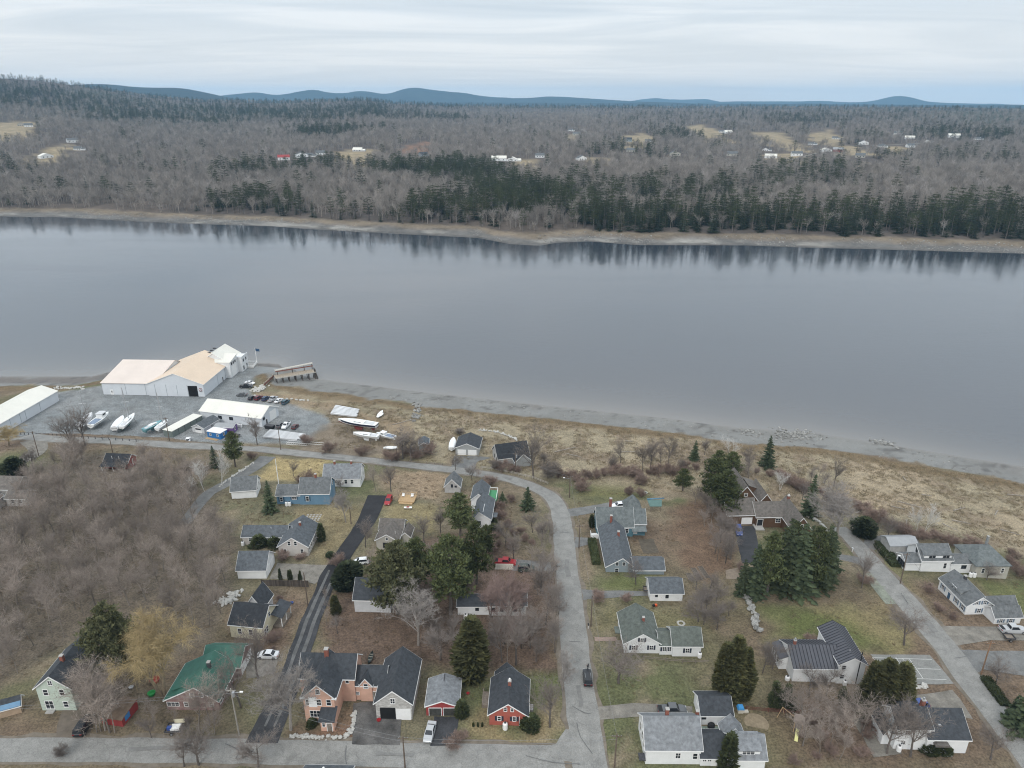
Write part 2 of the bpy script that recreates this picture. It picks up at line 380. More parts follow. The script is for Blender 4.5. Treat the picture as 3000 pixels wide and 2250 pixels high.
gm = bpy.data.meshes.new('ground')
gm.vertices.add(ny * nx); gm.loops.add(Fq.size); gm.polygons.add(len(Fq))
gm.vertices.foreach_set('co', np.stack([X, Y, Zg], -1).reshape(-1).astype(np.float32))
gm.loops.foreach_set('vertex_index', Fq.reshape(-1).astype(np.int32))
gm.polygons.foreach_set('loop_start', np.arange(0, Fq.size, 4, dtype=np.int32))
gm.polygons.foreach_set('use_smooth', np.ones(len(Fq), bool))
gm.update(calc_edges=True)
ca = gm.color_attributes.new('Col', 'FLOAT_COLOR', 'POINT')
ca.data.foreach_set('color', np.concatenate([col, np.ones(X.shape + (1,))], -1).reshape(-1).astype(np.float32))
wa = gm.attributes.new('wet', 'FLOAT', 'POINT'); wa.data.foreach_set('value', wetv.reshape(-1).astype(np.float32))
gm.materials.append(ground_material())
struct(ob('ground', gm))

# ---------------------------------------------------------------- river
def water_material():
    m = bpy.data.materials.new('river_water'); m.use_nodes = True; t = m.node_tree
    p = t.nodes['Principled BSDF']; p.inputs['IOR'].default_value = 1.7
    p.inputs['Roughness'].default_value = 0.13
    tcn = N(t, 'ShaderNodeTexCoord')
    mpn = N(t, 'ShaderNodeMapping'); mpn.inputs['Scale'].default_value = (0.006, 0.02, 1); mpn.inputs['Rotation'].default_value = (0, 0, R(-10)); LK(t, tcn.outputs['Object'], mpn.inputs[0])
    n = N(t, 'ShaderNodeTexNoise'); n.inputs['Scale'].default_value = 1.0; n.inputs['Detail'].default_value = 5; LK(t, mpn.outputs[0], n.inputs['Vector'])
    r = N(t, 'ShaderNodeMapRange'); r.inputs[1].default_value = 0.35; r.inputs[2].default_value = 0.68; r.inputs[3].default_value = 0.05; r.inputs[4].default_value = 0.16
    LK(t, n.outputs['Fac'], r.inputs[0]); LK(t, r.outputs[0], p.inputs['Roughness'])
    mx = N(t, 'ShaderNodeMixRGB'); mx.inputs[1].default_value = (0.034, 0.042, 0.054, 1); mx.inputs[2].default_value = (0.044, 0.053, 0.066, 1)
    LK(t, n.outputs['Fac'], mx.inputs[0])
    sh = N(t, 'ShaderNodeAttribute', attribute_name='shallow'); mx2 = N(t, 'ShaderNodeMixRGB'); mx2.inputs[2].default_value = (0.15, 0.145, 0.135, 1)   # silty water over the mud
    LK(t, sh.outputs['Fac'], mx2.inputs[0]); LK(t, mx.outputs[0], mx2.inputs[1]); LK(t, mx2.outputs[0], p.inputs['Base Color'])
    n2 = N(t, 'ShaderNodeTexNoise'); n2.inputs['Scale'].default_value = 0.4; n2.inputs['Detail'].default_value = 5; mp2 = N(t, 'ShaderNodeMapping'); mp2.inputs['Scale'].default_value = (.45, 1, 1); LK(t, tcn.outputs['Object'], mp2.inputs[0]); LK(t, mp2.outputs[0], n2.inputs['Vector'])
    bp = N(t, 'ShaderNodeBump'); bp.inputs['Strength'].default_value = 0.1; bp.inputs['Distance'].default_value = 0.4
    LK(t, n2.outputs['Fac'], bp.inputs['Height']); LK(t, bp.outputs[0], p.inputs['Normal'])
    return m
wxs = np.concatenate([np.linspace(-2500, -340, 12), np.linspace(-320, 320, 130), np.linspace(340, 2500, 12)])
wof = [-90, -10, 0, 5, 12, 22, 40, 70, 120, 300, 600, 1300]; wsh = [1, 1, .95, .75, .5, .3, .12, .03, 0, 0, 0, 0]
V = []; A_ = []
for j, o_ in enumerate(wof):
    for x_ in wxs: V.append((x_, float(np.interp(x_, SX, SY)) + o_ if o_ < 700 else 1500.0, WZ)); A_.append(wsh[j])
nw = len(wxs)
wm = mesh('river_water', V, [(j * nw + i, j * nw + i + 1, (j + 1) * nw + i + 1, (j + 1) * nw + i) for j in range(len(wof) - 1) for i in range(nw - 1)], [water_material()])
wa = wm.attributes.new('shallow', 'FLOAT', 'POINT'); wa.data.foreach_set('value', np.array(A_, np.float32))
struct(ob('river_water', wm))

# ---------------------------------------------------------------- far shore terrain
FIELDS = [[(-60, 360), (100, 360), (95, 385), (50, 397), (-60, 402)], [(65, 456), (150, 430), (210, 415), (228, 425), (150, 452), (70, 462)], [(985, 446), (1085, 438), (1082, 458), (1060, 477), (985, 470)], [(1180, 427), (1255, 417), (1250, 433), (1180, 441)], [(1815, 402), (1890, 390), (1910, 405), (1900, 425), (1850, 425)], [(2005, 374), (2060, 367), (2120, 380), (2110, 397), (2030, 393)], [(2200, 390), (2290, 388), (2340, 412), (2400, 437), (2300, 430), (2200, 408)], [(2375, 388), (2440, 379), (2475, 405), (2440, 417), (2375, 412)], [(2595, 430), (2660, 430), (2655, 447), (2600, 447)], [(2505, 475), (2570, 477), (2580, 492), (2520, 487)], [(1660, 395), (1700, 392), (1720, 400), (1670, 412)], [(1690, 465), (1760, 458), (1790, 468), (1700, 478)], [(2020, 392), (2110, 396), (2160, 412), (2080, 410)], [(2420, 425), (2500, 430), (2560, 445), (2470, 448)], [(2240, 455), (2330, 450), (2400, 462), (2300, 472)], [(1480, 470), (1580, 468), (1590, 482), (1500, 484)]]
FWP = []
for P in FIELDS:
    Q = [GF(*p)[:2] for p in P]; c = np.mean(Q, 0); u = c / np.linalg.norm(c)
    FWP.append([tuple(np.array(q) - u * (95 if np.dot(np.array(q) - c, u) < 0 else -5)) for q in Q])
ra = np.concatenate([np.arange(520, 960, 6.0), np.geomspace(960, 9500, 110)]); aa = np.tan(np.linspace(R(-48), R(48), 230))
RA, AA = np.meshgrid(ra, aa, indexing='ij')
Yf = RA * 1.0; Xf = Yf * AA
Zf = HF(Xf, Yf)
sf = Yf - np.interp(Xf, FX, FY)
col = np.zeros(Xf.shape + (3,)); col[:] = (0.095, 0.08, 0.07)
q1 = fbm(Xf, Yf, 260, 4, 1); blend((q1 - .5) * 6, (0.11, 0.09, 0.075)); blend((fbm(Xf, Yf, 900, 3, 4) - .52) * 7 * np.clip((RA - 1800) / 1500, 0, 1), (0.045, 0.055, 0.035))
jj = sf + (fbm(Xf, Yf, 18, 3, 2) - .5) * 14
blend(np.clip((44 - jj) / 5, 0, 1), (0.18, 0.148, 0.11)); blend(np.clip((30 - jj) / 5, 0, 1), (0.155, 0.135, 0.115)); blend(np.clip((26 - jj) / 6, 0, 1), (0.135, 0.13, 0.122)); blend(np.clip((24 - jj) / 4, 0, 1) * np.clip((fbm(Xf, Yf, 25, 3, 6) - .52) * 9, 0, 1), (0.235, 0.225, 0.205)); blend(np.clip((7 - jj) / 4, 0, 1), (0.11, 0.105, 0.098))
for i, P in enumerate(FWP): blend(np.clip((pdist(Xf, Yf, P) + (fbm(Xf, Yf, 60, 3, 2) - .5) * 70) / 12 + .6, 0, 1), (0.19, 0.12, 0.085) if i == 3 else (0.265, 0.215, 0.14))
ny, nx = Xf.shape
idx = np.arange(ny * nx).reshape(ny, nx)
Fq = np.stack([idx[:-1, :-1], idx[:-1, 1:], idx[1:, 1:], idx[1:, :-1]], -1).reshape(-1, 4)[:, ::-1]
fm = bpy.data.meshes.new('far_shore')
fm.vertices.add(ny * nx); fm.loops.add(Fq.size); fm.polygons.add(len(Fq))
fm.vertices.foreach_set('co', np.stack([Xf, Yf, Zf], -1).reshape(-1).astype(np.float32))
fm.loops.foreach_set('vertex_index', Fq.reshape(-1).astype(np.int32))
fm.polygons.foreach_set('loop_start', np.arange(0, Fq.size, 4, dtype=np.int32))
fm.polygons.foreach_set('use_smooth', np.ones(len(Fq), bool))
fm.update(calc_edges=True)
ca = fm.color_attributes.new('Col', 'FLOAT_COLOR', 'POINT')
ca.data.foreach_set('color', np.concatenate([col, np.ones(Xf.shape + (1,))], -1).reshape(-1).astype(np.float32))
def far_material():
    m = bpy.data.materials.new('far_shore_ground'); m.use_nodes = True; t = m.node_tree
    p = t.nodes['Principled BSDF']; p.inputs['Specular IOR Level'].default_value = 0.1; p.inputs['Roughness'].default_value = 0.95
    at = N(t, 'ShaderNodeVertexColor', layer_name='Col'); tcn = N(t, 'ShaderNodeTexCoord')
    a = N(t, 'ShaderNodeTexNoise'); a.inputs['Scale'].default_value = 0.05; a.inputs['Detail'].default_value = 8; a.inputs['Roughness'].default_value = 0.8; LK(t, tcn.outputs['Object'], a.inputs['Vector'])
    r = N(t, 'ShaderNodeMapRange'); r.inputs[1].default_value = 0.3; r.inputs[2].default_value = 0.7; r.inputs[3].default_value = 0.55; r.inputs[4].default_value = 1.45; LK(t, a.outputs['Fac'], r.inputs[0])
    v = N(t, 'ShaderNodeVectorMath', operation='SCALE'); LK(t, at.outputs[0], v.inputs[0]); LK(t, r.outputs[0], v.inputs[3]); LK(t, v.outputs[0], p.inputs['Base Color'])
    return m
fm.materials.append(far_material())
struct(ob('far_shore', fm))

# ---------------------------------------------------------------- blue hills beyond
HILL = mat('wooded_hill', (0.04, 0.046, 0.042), 1.0, 0.35, 0.004, spec=0.0)
def ridge(name, prof, dist, depth, seed):
    """a long range of hills: crest heights follow prof [(px, py)], its flanks run down in front and behind"""
    th = [ray(*p) for p in prof]
    azs = np.array([d[0] / d[1] for d in th]); zs = np.array([CAMZ + dist * d[2] / math.hypot(d[0], d[1]) for d in th])
    A = np.linspace(azs[0], azs[-1], 240); Z = np.interp(A, azs, zs)
    k = np.ones(7) / 7; Zp = np.pad(Z, 3, mode='edge'); Z = np.convolve(Zp, k, 'valid')
    base = -60.0; V = []; nb = 11
    for j in range(nb):
        t = -1 + 2 * j / (nb - 1); r = dist + t * depth
        q = math.cos(t * math.pi / 2) ** 1.2 if abs(t) < 1 else 0
        yy = r / np.sqrt(1 + A * A); xx = yy * A
        zz = base + (Z - base) * q * (1 + (0 if j == nb // 2 else 1) * (fbm(xx, yy, 900, 3, seed) - .5) * .5)
        V.append(np.stack([xx, yy, zz], -1))
    V = np.concatenate(V); n = len(A); Fc = []
    for j in range(nb - 1):
        for i in range(n - 1): Fc.append((j * n + i, j * n + i + 1, (j + 1) * n + i + 1, (j + 1) * n + i))
    struct(ob(name, mesh(name, V.tolist(), Fc, [HILL], smooth=True)))
ridge('hills', [(-1200, 232), (-300, 236), (100, 240), (150, 244), (205, 250), (260, 246), (330, 247), (380, 254), (440, 257), (525, 257), (565, 263), (610, 273), (645, 280), (700, 296), (760, 300), (900, 330), (1000, 345)], 8200, 1500, 1)
ridge('hills', [(560, 330), (620, 285), (660, 278), (700, 275), (750, 269), (800, 279), (830, 277), (870, 270), (915, 264), (960, 272), (1000, 276), (1050, 265), (1100, 271), (1130, 278), (1160, 268), (1190, 258), (1215, 256), (1245, 259), (1290, 271), (1340, 278), (1355, 276), (1400, 284), (1480, 288), (1560, 287), (1600, 282), (1660, 284), (1750, 290), (1860, 297), (1950, 300), (2100, 320), (2250, 350)], 12000, 1800, 2)
ridge('hills', [(1700, 340), (1830, 300), (1870, 292), (1920, 287), (1960, 291), (2000, 292), (2070, 290), (2110, 298), (2200, 330)], 16500, 1300, 3)
ridge('hills', [(1900, 330), (2050, 300), (2150, 297), (2400, 297), (2520, 300), (2570, 295), (2610, 287), (2635, 284), (2665, 288), (2700, 296), (2760, 301), (2900, 305), (3100, 309), (3900, 312)], 14500, 1800, 4)
ridge('hills', [(-1200, 300), (0, 300), (1300, 300), (1600, 301), (2200, 304), (2700, 307), (3200, 309), (4000, 310)], 9500, 1300, 5)
# the air between here and the hills
hm = bpy.data.materials.new('haze_air'); hm.use_nodes = True; t = hm.node_tree
t.nodes.remove(t.nodes['Principled BSDF'])
pv = N(t, 'ShaderNodeVolumePrincipled'); pv.inputs['Density'].default_value = HAZE = 6.2e-5; pv.inputs['Color'].default_value = (0.38, 0.69, 1.0, 1)
pv.inputs['Anisotropy'].default_value = 0.0
LK(t, pv.outputs[0], t.nodes['Material Output'].inputs['Volume'])
hb = MB().box(-22000, -300, -75, 22000, 18500, 430).mesh('haze', [hm])
hz_o = ob('haze', hb); hz_o['kind'] = 'stuff'
# ================================================================ trees
NEEDLE = {k: mat('needles_' + k, c, 0.9, 0.35, 0.9, spec=0.15, island=0.3, objvar=.28, col2=c2) for k, c, c2 in [
    ('pine', (0.062, 0.08, 0.034), (0.115, 0.13, 0.056)), ('spruce', (0.04, 0.058, 0.031), (0.076, 0.094, 0.05)),
    ('dark', (0.038, 0.052, 0.028), (0.074, 0.088, 0.045)), ('cedar', (0.07, 0.078, 0.034), (0.125, 0.118, 0.052)),
    ('pale', (0.085, 0.094, 0.045), (0.135, 0.135, 0.07)), ('hedge', (0.045, 0.058, 0.025), (0.08, 0.09, 0.04))]}
def _n(v):
    l = math.sqrt(v[0] * v[0] + v[1] * v[1] + v[2] * v[2]) or 1.0
    return (v[0] / l, v[1] / l, v[2] / l)
def _seg(mb, p, q, r0, r1, n):
    d = _n((q[0] - p[0], q[1] - p[1], q[2] - p[2]))
    a = _n((d[1], -d[0], 0.001) if abs(d[2]) < .99 else (1, 0, 0))
    b = (d[1] * a[2] - d[2] * a[1], d[2] * a[0] - d[0] * a[2], d[0] * a[1] - d[1] * a[0])
    V = []
    for c, r in ((p, r0), (q, r1)):
        for i in range(n):
            t = 6.28318 * i / n; x, y = r * math.cos(t), r * math.sin(t)
            V.append((c[0] + a[0] * x + b[0] * y, c[1] + a[1] * x + b[1] * y, c[2] + a[2] * x + b[2] * y))
    o = len(mb.v); mb.v += V
    for i in range(n): mb.f.append((o + i, o + (i + 1) % n, o + n + (i + 1) % n, o + n + i)); mb.m.append(0)
def _twig(mb, rg, p, d, L, w):
    s = _n((rg.uniform(-1, 1), rg.uniform(-1, 1), rg.uniform(-1, 1)))
    o = len(mb.v)
    mb.v += [(p[0] - s[0] * w, p[1] - s[1] * w, p[2] - s[2] * w), (p[0] + s[0] * w, p[1] + s[1] * w, p[2] + s[2] * w), (p[0] + d[0] * L, p[1] + d[1] * L, p[2] + d[2] * L)]
    mb.f.append((o, o + 1, o + 2)); mb.m.append(0)
def bare_tree(seed, h=11.0, stems=1, spread=0.62, lev=3, kids=(3, 3, 3), tw=5, tww=0.02, droop=0.0, r0=0.16, clear=0.22, tlen=1.0):
    """returns (trunk MB, crown MB)"""
    rg = random.Random(seed); T, K = MB(), MB()
    def grow(p, d, L, r, lv):
        mb = T if lv == 0 else K
        ns = 4 if lv == 0 else (3 if lv == 1 else 2); sd_ = 6 if lv == 0 else (4 if lv == 1 else 3)
        for i in range(ns):
            j = 0.10 + 0.10 * lv
            d = _n((d[0] + rg.uniform(-j, j), d[1] + rg.uniform(-j, j), d[2] + rg.uniform(-j, j) * .6 + (0.05 if lv else .1) - droop * lv * .12))
            q = (p[0] + d[0] * L / ns, p[1] + d[1] * L / ns, p[2] + d[2] * L / ns)
            r2 = r * (0.86 if lv == 0 else 0.78)
            _seg(mb, p, q, r, r2, sd_); p, r = q, r2
            if lv == 0 and i < (2 if clear > .28 else 1) and clear > .15: continue
            if lv < lev:
                for k in range(kids[min(lv, len(kids) - 1)]):
                    a = rg.uniform(0, 6.283); sx_ = spread * rg.uniform(.75, 1.3)
                    e = _n((d[0] + math.cos(a) * sx_ * 1.25, d[1] + math.sin(a) * sx_ * 1.25, d[2] + rg.uniform(-.15, .3)))
                    grow(p, e, L * rg.uniform(.42, .66) * (1.0 if lv else .95), r * rg.uniform(.5, .7), lv + 1)
            if lv >= lev - 1:
                for k in range(tw):
                    a = rg.uniform(0, 6.283); e = _n((d[0] + math.cos(a) * .8, d[1] + math.sin(a) * .8, d[2] + rg.uniform(-.5, .7) - droop))
                    _twig(K, rg, p, e, tlen * rg.uniform(.5, 1.25), tww)
    for s in range(stems):
        a = rg.uniform(0, 6.283); o = 0 if stems == 1 else rg.uniform(.1, .5) * stems * .12
        ln = 0 if stems == 1 else rg.uniform(.15, .5)
        grow((math.cos(a) * o, math.sin(a) * o, -.15), _n((math.cos(a) * ln, math.sin(a) * ln, 1)), h * rg.uniform(.52, .62), r0, 0)
    return T, K
def spruce(seed, h=12.0, r=2.6, whorls=21, per=6, frond=5, droop=0.28, base=0.05, pw=0.85):
    rg = random.Random(seed); T, K = MB(), MB()
    _seg(T, (0, 0, -.2), (0, 0, h * .97), 0.02 * h, 0.01, 6)
    for i in range(whorls):
        t = (i + rg.random() * .5) / whorls; z = h * (base + (1 - base) * t)
        for k in range(per):
            a = 6.283 * (k + rg.random() * .8) / per + i
            L = r * ((1 - t) ** pw) * rg.uniform(.72, 1.18) + .12
            ca_, sa_ = math.cos(a), math.sin(a); z0 = z + rg.uniform(-.2, .2)
            for j in range(frond):
                u = (j + .6) / frond; x = L * u; zz = z0 - droop * L * u * u + rg.uniform(-.1, .1) + (.08 * L if u > .8 else 0)
                wd = (L * .22 + .16) * (1.15 - .55 * u) * rg.uniform(.7, 1.3); ln = L / frond * 1.5 + .12
                c0 = (ca_ * x - ca_ * ln * .4, sa_ * x - sa_ * ln * .4, zz + .05); tp = (ca_ * (x + ln * .7), sa_ * (x + ln * .7), zz - .12 * ln + rg.uniform(-.1, .1))
                for sgn in (-1, 1):
                    K.add([c0, tp, (ca_ * x - sa_ * wd * sgn, sa_ * x + ca_ * wd * sgn, zz - wd * rg.uniform(.2, .6))], [(0, 1, 2)])
    K.add([(-.12, 0, h * .93), (.12, 0, h * .93), (0, 0, h * 1.02)], [(0, 1, 2)])
    return T, K
def puff(K, rg, c, r, n, flat=.6):
    for i in range(n):
        d = _n((rg.gauss(0, 1), rg.gauss(0, 1), rg.gauss(0, flat))); q = r * rg.uniform(.15, 1.0)
        p = (c[0] + d[0] * q, c[1] + d[1] * q, c[2] + d[2] * q * flat)
        s = _n((rg.gauss(0, 1), rg.gauss(0, 1), rg.gauss(0, .5))); w_ = r * rg.uniform(.16, .34); e = _n((d[0] + rg.uniform(-.5, .5), d[1] + rg.uniform(-.5, .5), d[2] + rg.uniform(-.1, .8)))
        K.add([(p[0] - s[0] * w_, p[1] - s[1] * w_, p[2] - s[2] * w_), (p[0] + s[0] * w_, p[1] + s[1] * w_, p[2] + s[2] * w_), (p[0] + e[0] * w_ * 2.2, p[1] + e[1] * w_ * 2.2, p[2] + e[2] * w_ * 2.2)], [(0, 1, 2)])
def pine(seed, h=16.0, r=4.2, tiers=11, limbs=5, pf=5, pn=20, start=0.25):
    rg = random.Random(seed); T, K = MB(), MB()
    p = (0, 0, -.2)
    for i in range(5):
        q = (rg.uniform(-.25, .25), rg.uniform(-.25, .25), h * (i + 1) / 5 * .97); _seg(T, p, q, .026 * h * (1 - i / 5.2), .026 * h * (1 - (i + 1) / 5.2), 6); p = q
    for i in range(tiers):
        t = (i + rg.random() * .6) / tiers; z = h * (start + (1 - start) * t)
        prof = (math.sin(math.pi * min(1, .28 + .72 * t))) ** .7
        for k in range(limbs):
            a = 6.283 * (k + rg.random()) / limbs + i * 1.3; L = r * prof * rg.uniform(.6, 1.2) + .3
            ca_, sa_ = math.cos(a), math.sin(a); up = rg.uniform(-.05, .3)
            _seg(K, (0, 0, z), (ca_ * L * .8, sa_ * L * .8, z + up * L * .8), .05, .02, 3); o = len(K.f)
            for j in range(3): K.m[-1 - j] = 1
            for j in range(pf):
                u = .3 + .75 * (j + rg.random() * .6) / pf; off = rg.uniform(-.25, .25) * L
                puff(K, rg, (ca_ * L * u - sa_ * off * u, sa_ * L * u + ca_ * off * u, z + up * L * u + .15), .5 + .13 * L, pn)
    puff(K, rg, (0, 0, h), .6, pn)
    return T, K
def blob(seed, h, r, n, prof):
    """dense evergreen built of many small scale-leaf triangles on and inside a profile"""
    rg = random.Random(seed); T, K = MB(), MB()
    _seg(T, (0, 0, -.2), (0, 0, h * .7), .03 * h, .02, 5)
    lump = [(rg.uniform(0, 6.28), rg.uniform(0, 1), rg.uniform(.62, 1.32)) for _ in range(18)]
    for i in range(n):
        t = rg.random() ** .9; a = rg.uniform(0, 6.283); f = 1.0
        for la, lt, lf in lump:
            da = (a - la + 3.14159) % 6.28318 - 3.14159
            f *= 1 + (lf - 1) * math.exp(-(da * da) / .5 - ((t - lt) ** 2) / .03)
        rr = r * prof(t) * f * (1 - .6 * rg.random() ** 1.8); z = h * t
        p = (math.cos(a) * rr, math.sin(a) * rr, z); d = _n((math.cos(a) + rg.uniform(-.5, .5), math.sin(a) + rg.uniform(-.5, .5), rg.uniform(.1, 1.2)))
        s = _n((-math.sin(a) + rg.uniform(-.5, .5), math.cos(a) + rg.uniform(-.5, .5), rg.uniform(-.4, .4))); w_ = (r * .09 + .05) * rg.uniform(.7, 1.4)
        K.add([(p[0] - s[0] * w_, p[1] - s[1] * w_, p[2]), (p[0] + s[0] * w_, p[1] + s[1] * w_, p[2]), (p[0] + d[0] * w_ * 2.6, p[1] + d[1] * w_ * 2.6, p[2] + d[2] * w_ * 2.6)], [(0, 1, 2)])
    return T, K
PROTO = {}
def proto(key, TK, mt, mk):
    T, K = TK
    PROTO.setdefault(key, []).append((T.mesh('trunk', [mt]), K.mesh('crown', mk if isinstance(mk, list) else [mk])))
TW2 = {'twig': TWIG, 'red': mat('red_budding_twigs', (0.25, 0.18, 0.158), 0.95, 0.25, 1.5, objvar=.15), 'willow': mat('willow_twigs', (0.34, 0.265, 0.14), 0.95, 0.25, 1.2), 'pale': mat('pale_twigs', (0.27, 0.245, 0.225), 0.95, 0.2, 1.5, objvar=.15), 'birch': mat('birch_bark', (0.55, 0.53, 0.5), 0.9, 0.25, 3), 'brush': mat('brush_twigs', (0.22, 0.16, 0.132), 0.95, 0.25, 1.5, objvar=.2)}
for s in range(5): proto('bare', bare_tree(s + 11, 11, 1, .6, 3, (3, 3, 2), 4, r0=.21), BARK, TWIG)
for s in range(4): proto('wood', bare_tree(s + 31, 10, 1, .36, 3, (3, 2, 2), 3, .018, r0=.10, clear=.3), mat('thicket_bark', (0.2, 0.175, 0.15), .95, .25, 4, objvar=.25), mat('thicket_twigs', (0.255, 0.215, 0.185), .95, .22, 1.5, objvar=.3))
for s in range(4): proto('wood', bare_tree(s + 231, 11, 1, .62, 3, (3, 3, 2), 3, .02, r0=.17, clear=.22), MATS['thicket_bark'], MATS['thicket_twigs'])
for s in range(3): proto('oak', bare_tree(s + 51, 13, 1, .85, 4, (3, 2, 2, 2), 4, .02, r0=.26, tlen=.9), mat('pale_bark', (0.27, 0.245, 0.22), 0.95, 0.25, 4), TW2['pale'])
for s in range(2): proto('red', bare_tree(s + 61, 10, 2, .55, 3, (3, 2, 2), 4, .02, r0=.14), BARK, TW2['red'])
proto('willow', bare_tree(71, 12, 2, .7, 4, (2, 2, 2, 2), 4, .018, .4, .3, tlen=1.5), mat('willow_bark', (0.25, 0.2, 0.14), .95, .25, 4), TW2['willow'])
for s in range(2): proto('birch', bare_tree(s + 81, 10, 2, .35, 3, (2, 2, 2), 3, .016, r0=.09), TW2['birch'], TW2['birch'])
for s in range(4): proto('shrub', bare_tree(s + 91, 3.2, 7, .55, 2, (2, 2), 5, .018, r0=.03, clear=0, tlen=.55), TW2['brush'], TW2['brush'])
for s in range(2): proto('greyshrub', bare_tree(s + 101, 4.0, 6, .6, 2, (3, 2), 6, .016, r0=.035, clear=0, tlen=.6), BARK, TWIG)
for s in range(3): proto('spruce', spruce(s + 3), BARK, NEEDLE['spruce'])
for s in range(2): proto('darkspruce', spruce(s + 8, 12, 2.9, 19, 6, 5, .16, .03, .7), BARK, NEEDLE['dark'])
for s in range(3): proto('pine', pine(s + 5), BARK, [NEEDLE['pine'], BARK])
proto('palepine', pine(15, 16, 5.2, 11, 6, 6, 20, .2), BARK, [NEEDLE['pale'], BARK])
for s in range(2): proto('cedar', blob(s + 4, 8, 1.7, 3600, lambda t: (1 - t) ** .55 * (0.55 + .45 * min(1, t * 5))), BARK, NEEDLE['cedar'])
for s in range(2): proto('column', blob(s + 14, 4, .55, 900, lambda t: (1 - t) ** .5 * (0.7 + .3 * min(1, t * 5))), BARK, NEEDLE['hedge'])
proto('round', blob(24, 5, 2.2, 3000, lambda t: math.sin(math.pi * min(1, max(.02, .22 + t * .76))) ** .6), BARK, NEEDLE['dark'])
proto('ball', blob(25, 2.0, 1.3, 1300, lambda t: math.sin(math.pi * min(1, max(.02, .28 + t * .72))) ** .5), BARK, NEEDLE['hedge'])
def _old(kind): return {'bare': 11, 'wood': 10, 'oak': 13, 'red': 10, 'willow': 12, 'birch': 10, 'shrub': 3.2, 'greyshrub': 4, 'spruce': 12, 'darkspruce': 12, 'pine': 16, 'palepine': 16, 'cedar': 8, 'column': 4, 'round': 5, 'ball': 2}[kind]
DIM = {}
for k_, L_ in PROTO.items():
    for i_, (tm_, cm_) in enumerate(L_):
        cv = np.empty(len(cm_.vertices) * 3); cm_.vertices.foreach_get('co', cv); cv = cv.reshape(-1, 3); DIM[(k_, i_)] = (float(np.percentile(cv[:, 2], 99.7)), float(np.percentile(np.hypot(cv[:, 0], cv[:, 1]), 95)))
NAMES = {'bare': ('bare_tree', 'tree'), 'wood': ('bare_tree', 'tree'), 'oak': ('bare_tree', 'tree'), 'red': ('red_maple_tree', 'tree'), 'willow': ('willow_tree', 'tree'), 'birch': ('birch_tree', 'tree'), 'shrub': ('bare_shrub', 'shrub'), 'greyshrub': ('bare_shrub', 'shrub'), 'spruce': ('spruce_tree', 'tree'), 'darkspruce': ('spruce_tree', 'tree'), 'pine': ('pine_tree', 'tree'), 'palepine': ('pine_tree', 'tree'), 'cedar': ('cedar_tree', 'tree'), 'column': ('columnar_cedar', 'tree'), 'round': ('yew_bush', 'shrub'), 'ball': ('clipped_bush', 'shrub')}
rt = random.Random(99)
def plant(kind, x, y, z, h, label, group=None, sx_=1.0, var=None, rz=None):
    nm, cat = NAMES[kind]; L = PROTO[kind]; vi = rt.randrange(len(L)) if var is None else var % len(L); tm, cm = L[vi]
    e = thing('thicket_tree' if group == 'trees of the leafless thicket' else nm, label, cat, (x, y, z), rt.uniform(0, 6.28) if rz is None else rz, group)
    k = h / DIM[(kind, vi)][0]; e.scale = (k * sx_, k * sx_, k)
    ob('trunk' if cat == 'tree' else 'stem', tm, e); ob('crown' if cat == 'tree' else 'foliage', cm, e)
    return e
def tree_px(kind, px, py, top, label, group=None, sx_=1.0, var=None):
    """stands where the ground is seen at (px, py); its height follows from where its top is seen"""
    x, y, z = G(px, py); lo, hi = 0.3, 40.0
    for i in range(30):
        m = (lo + hi) / 2; Zr = z + m - CAMZ
        v = CY - FPX * (y * sp + Zr * cp) / (y * cp - Zr * sp)
        if v > top: lo = m
        else: hi = m
    return plant(kind, x, y, z, lo, label, group, sx_, var)

# ---------------------------------------------------------------- the far forest: simple trees set by the thousand
def far_bare(seed, h, pale=False):
    rg = random.Random(seed); T, K = MB(), MB()
    _seg(T, (0, 0, -1), (rg.uniform(-.4, .4), rg.uniform(-.4, .4), h * .62), .24, .12, 3)
    for i in range(26):
        z = h * rg.uniform(.3, .66); a = rg.uniform(0, 6.28); L = h * rg.uniform(.22, .4)
        d = _n((math.cos(a) * .75, math.sin(a) * .75, rg.uniform(.6, 1.3))); _twig(K, rg, (0, 0, z), d, L, .11)
        for j in range(8):
            u = rg.uniform(.35, 1.0); b = rg.uniform(0, 6.28); e = _n((d[0] + math.cos(b) * .7, d[1] + math.sin(b) * .7, d[2] + rg.uniform(-.3, .7)))
            _twig(K, rg, (d[0] * L * u, d[1] * L * u, z + d[2] * L * u), e, rg.uniform(1.3, 2.8), .07)
    T.add(K.v, K.f); return T
def merged(TK, m1):
    T, K = TK; n = len(T.f); T.add(K.v, K.f); T.m = [0] * n + [1] * (len(T.f) - n); return T
FBARE = mat('far_bare_wood', (0.265, 0.24, 0.215), 0.95, 0.2, 0.5, spec=.05, objvar=.34)
FPALE = mat('far_pale_birch', (0.34, 0.315, 0.295), 0.95, 0.2, 0.5, spec=.05, objvar=.2)
FPINE = mat('far_pine_needles', (0.042, 0.055, 0.026), 0.95, 0.3, 0.4, spec=.05, objvar=.3, col2=(0.07, 0.08, 0.036))
FSPR = mat('far_spruce_needles', (0.027, 0.038, 0.021), 0.95, 0.3, 0.4, spec=.05, objvar=.35, col2=(0.042, 0.052, 0.028))
LODS = {'bare': [], 'pale': [], 'pine': [], 'spruce': []}
for s in range(5): LODS['bare'].append(far_bare(s + 1, 16).mesh('far_bare_tree', [FBARE]))
for s in range(2): LODS['pale'].append(far_bare(s + 7, 15).mesh('far_birch_tree', [FPALE]))
for s in range(3): LODS['pine'].append(merged(pine(s + 41, 19, 4.0, 7, 4, 3, 9, .3), 1).mesh('far_pine_tree', [BARK, FPINE]))
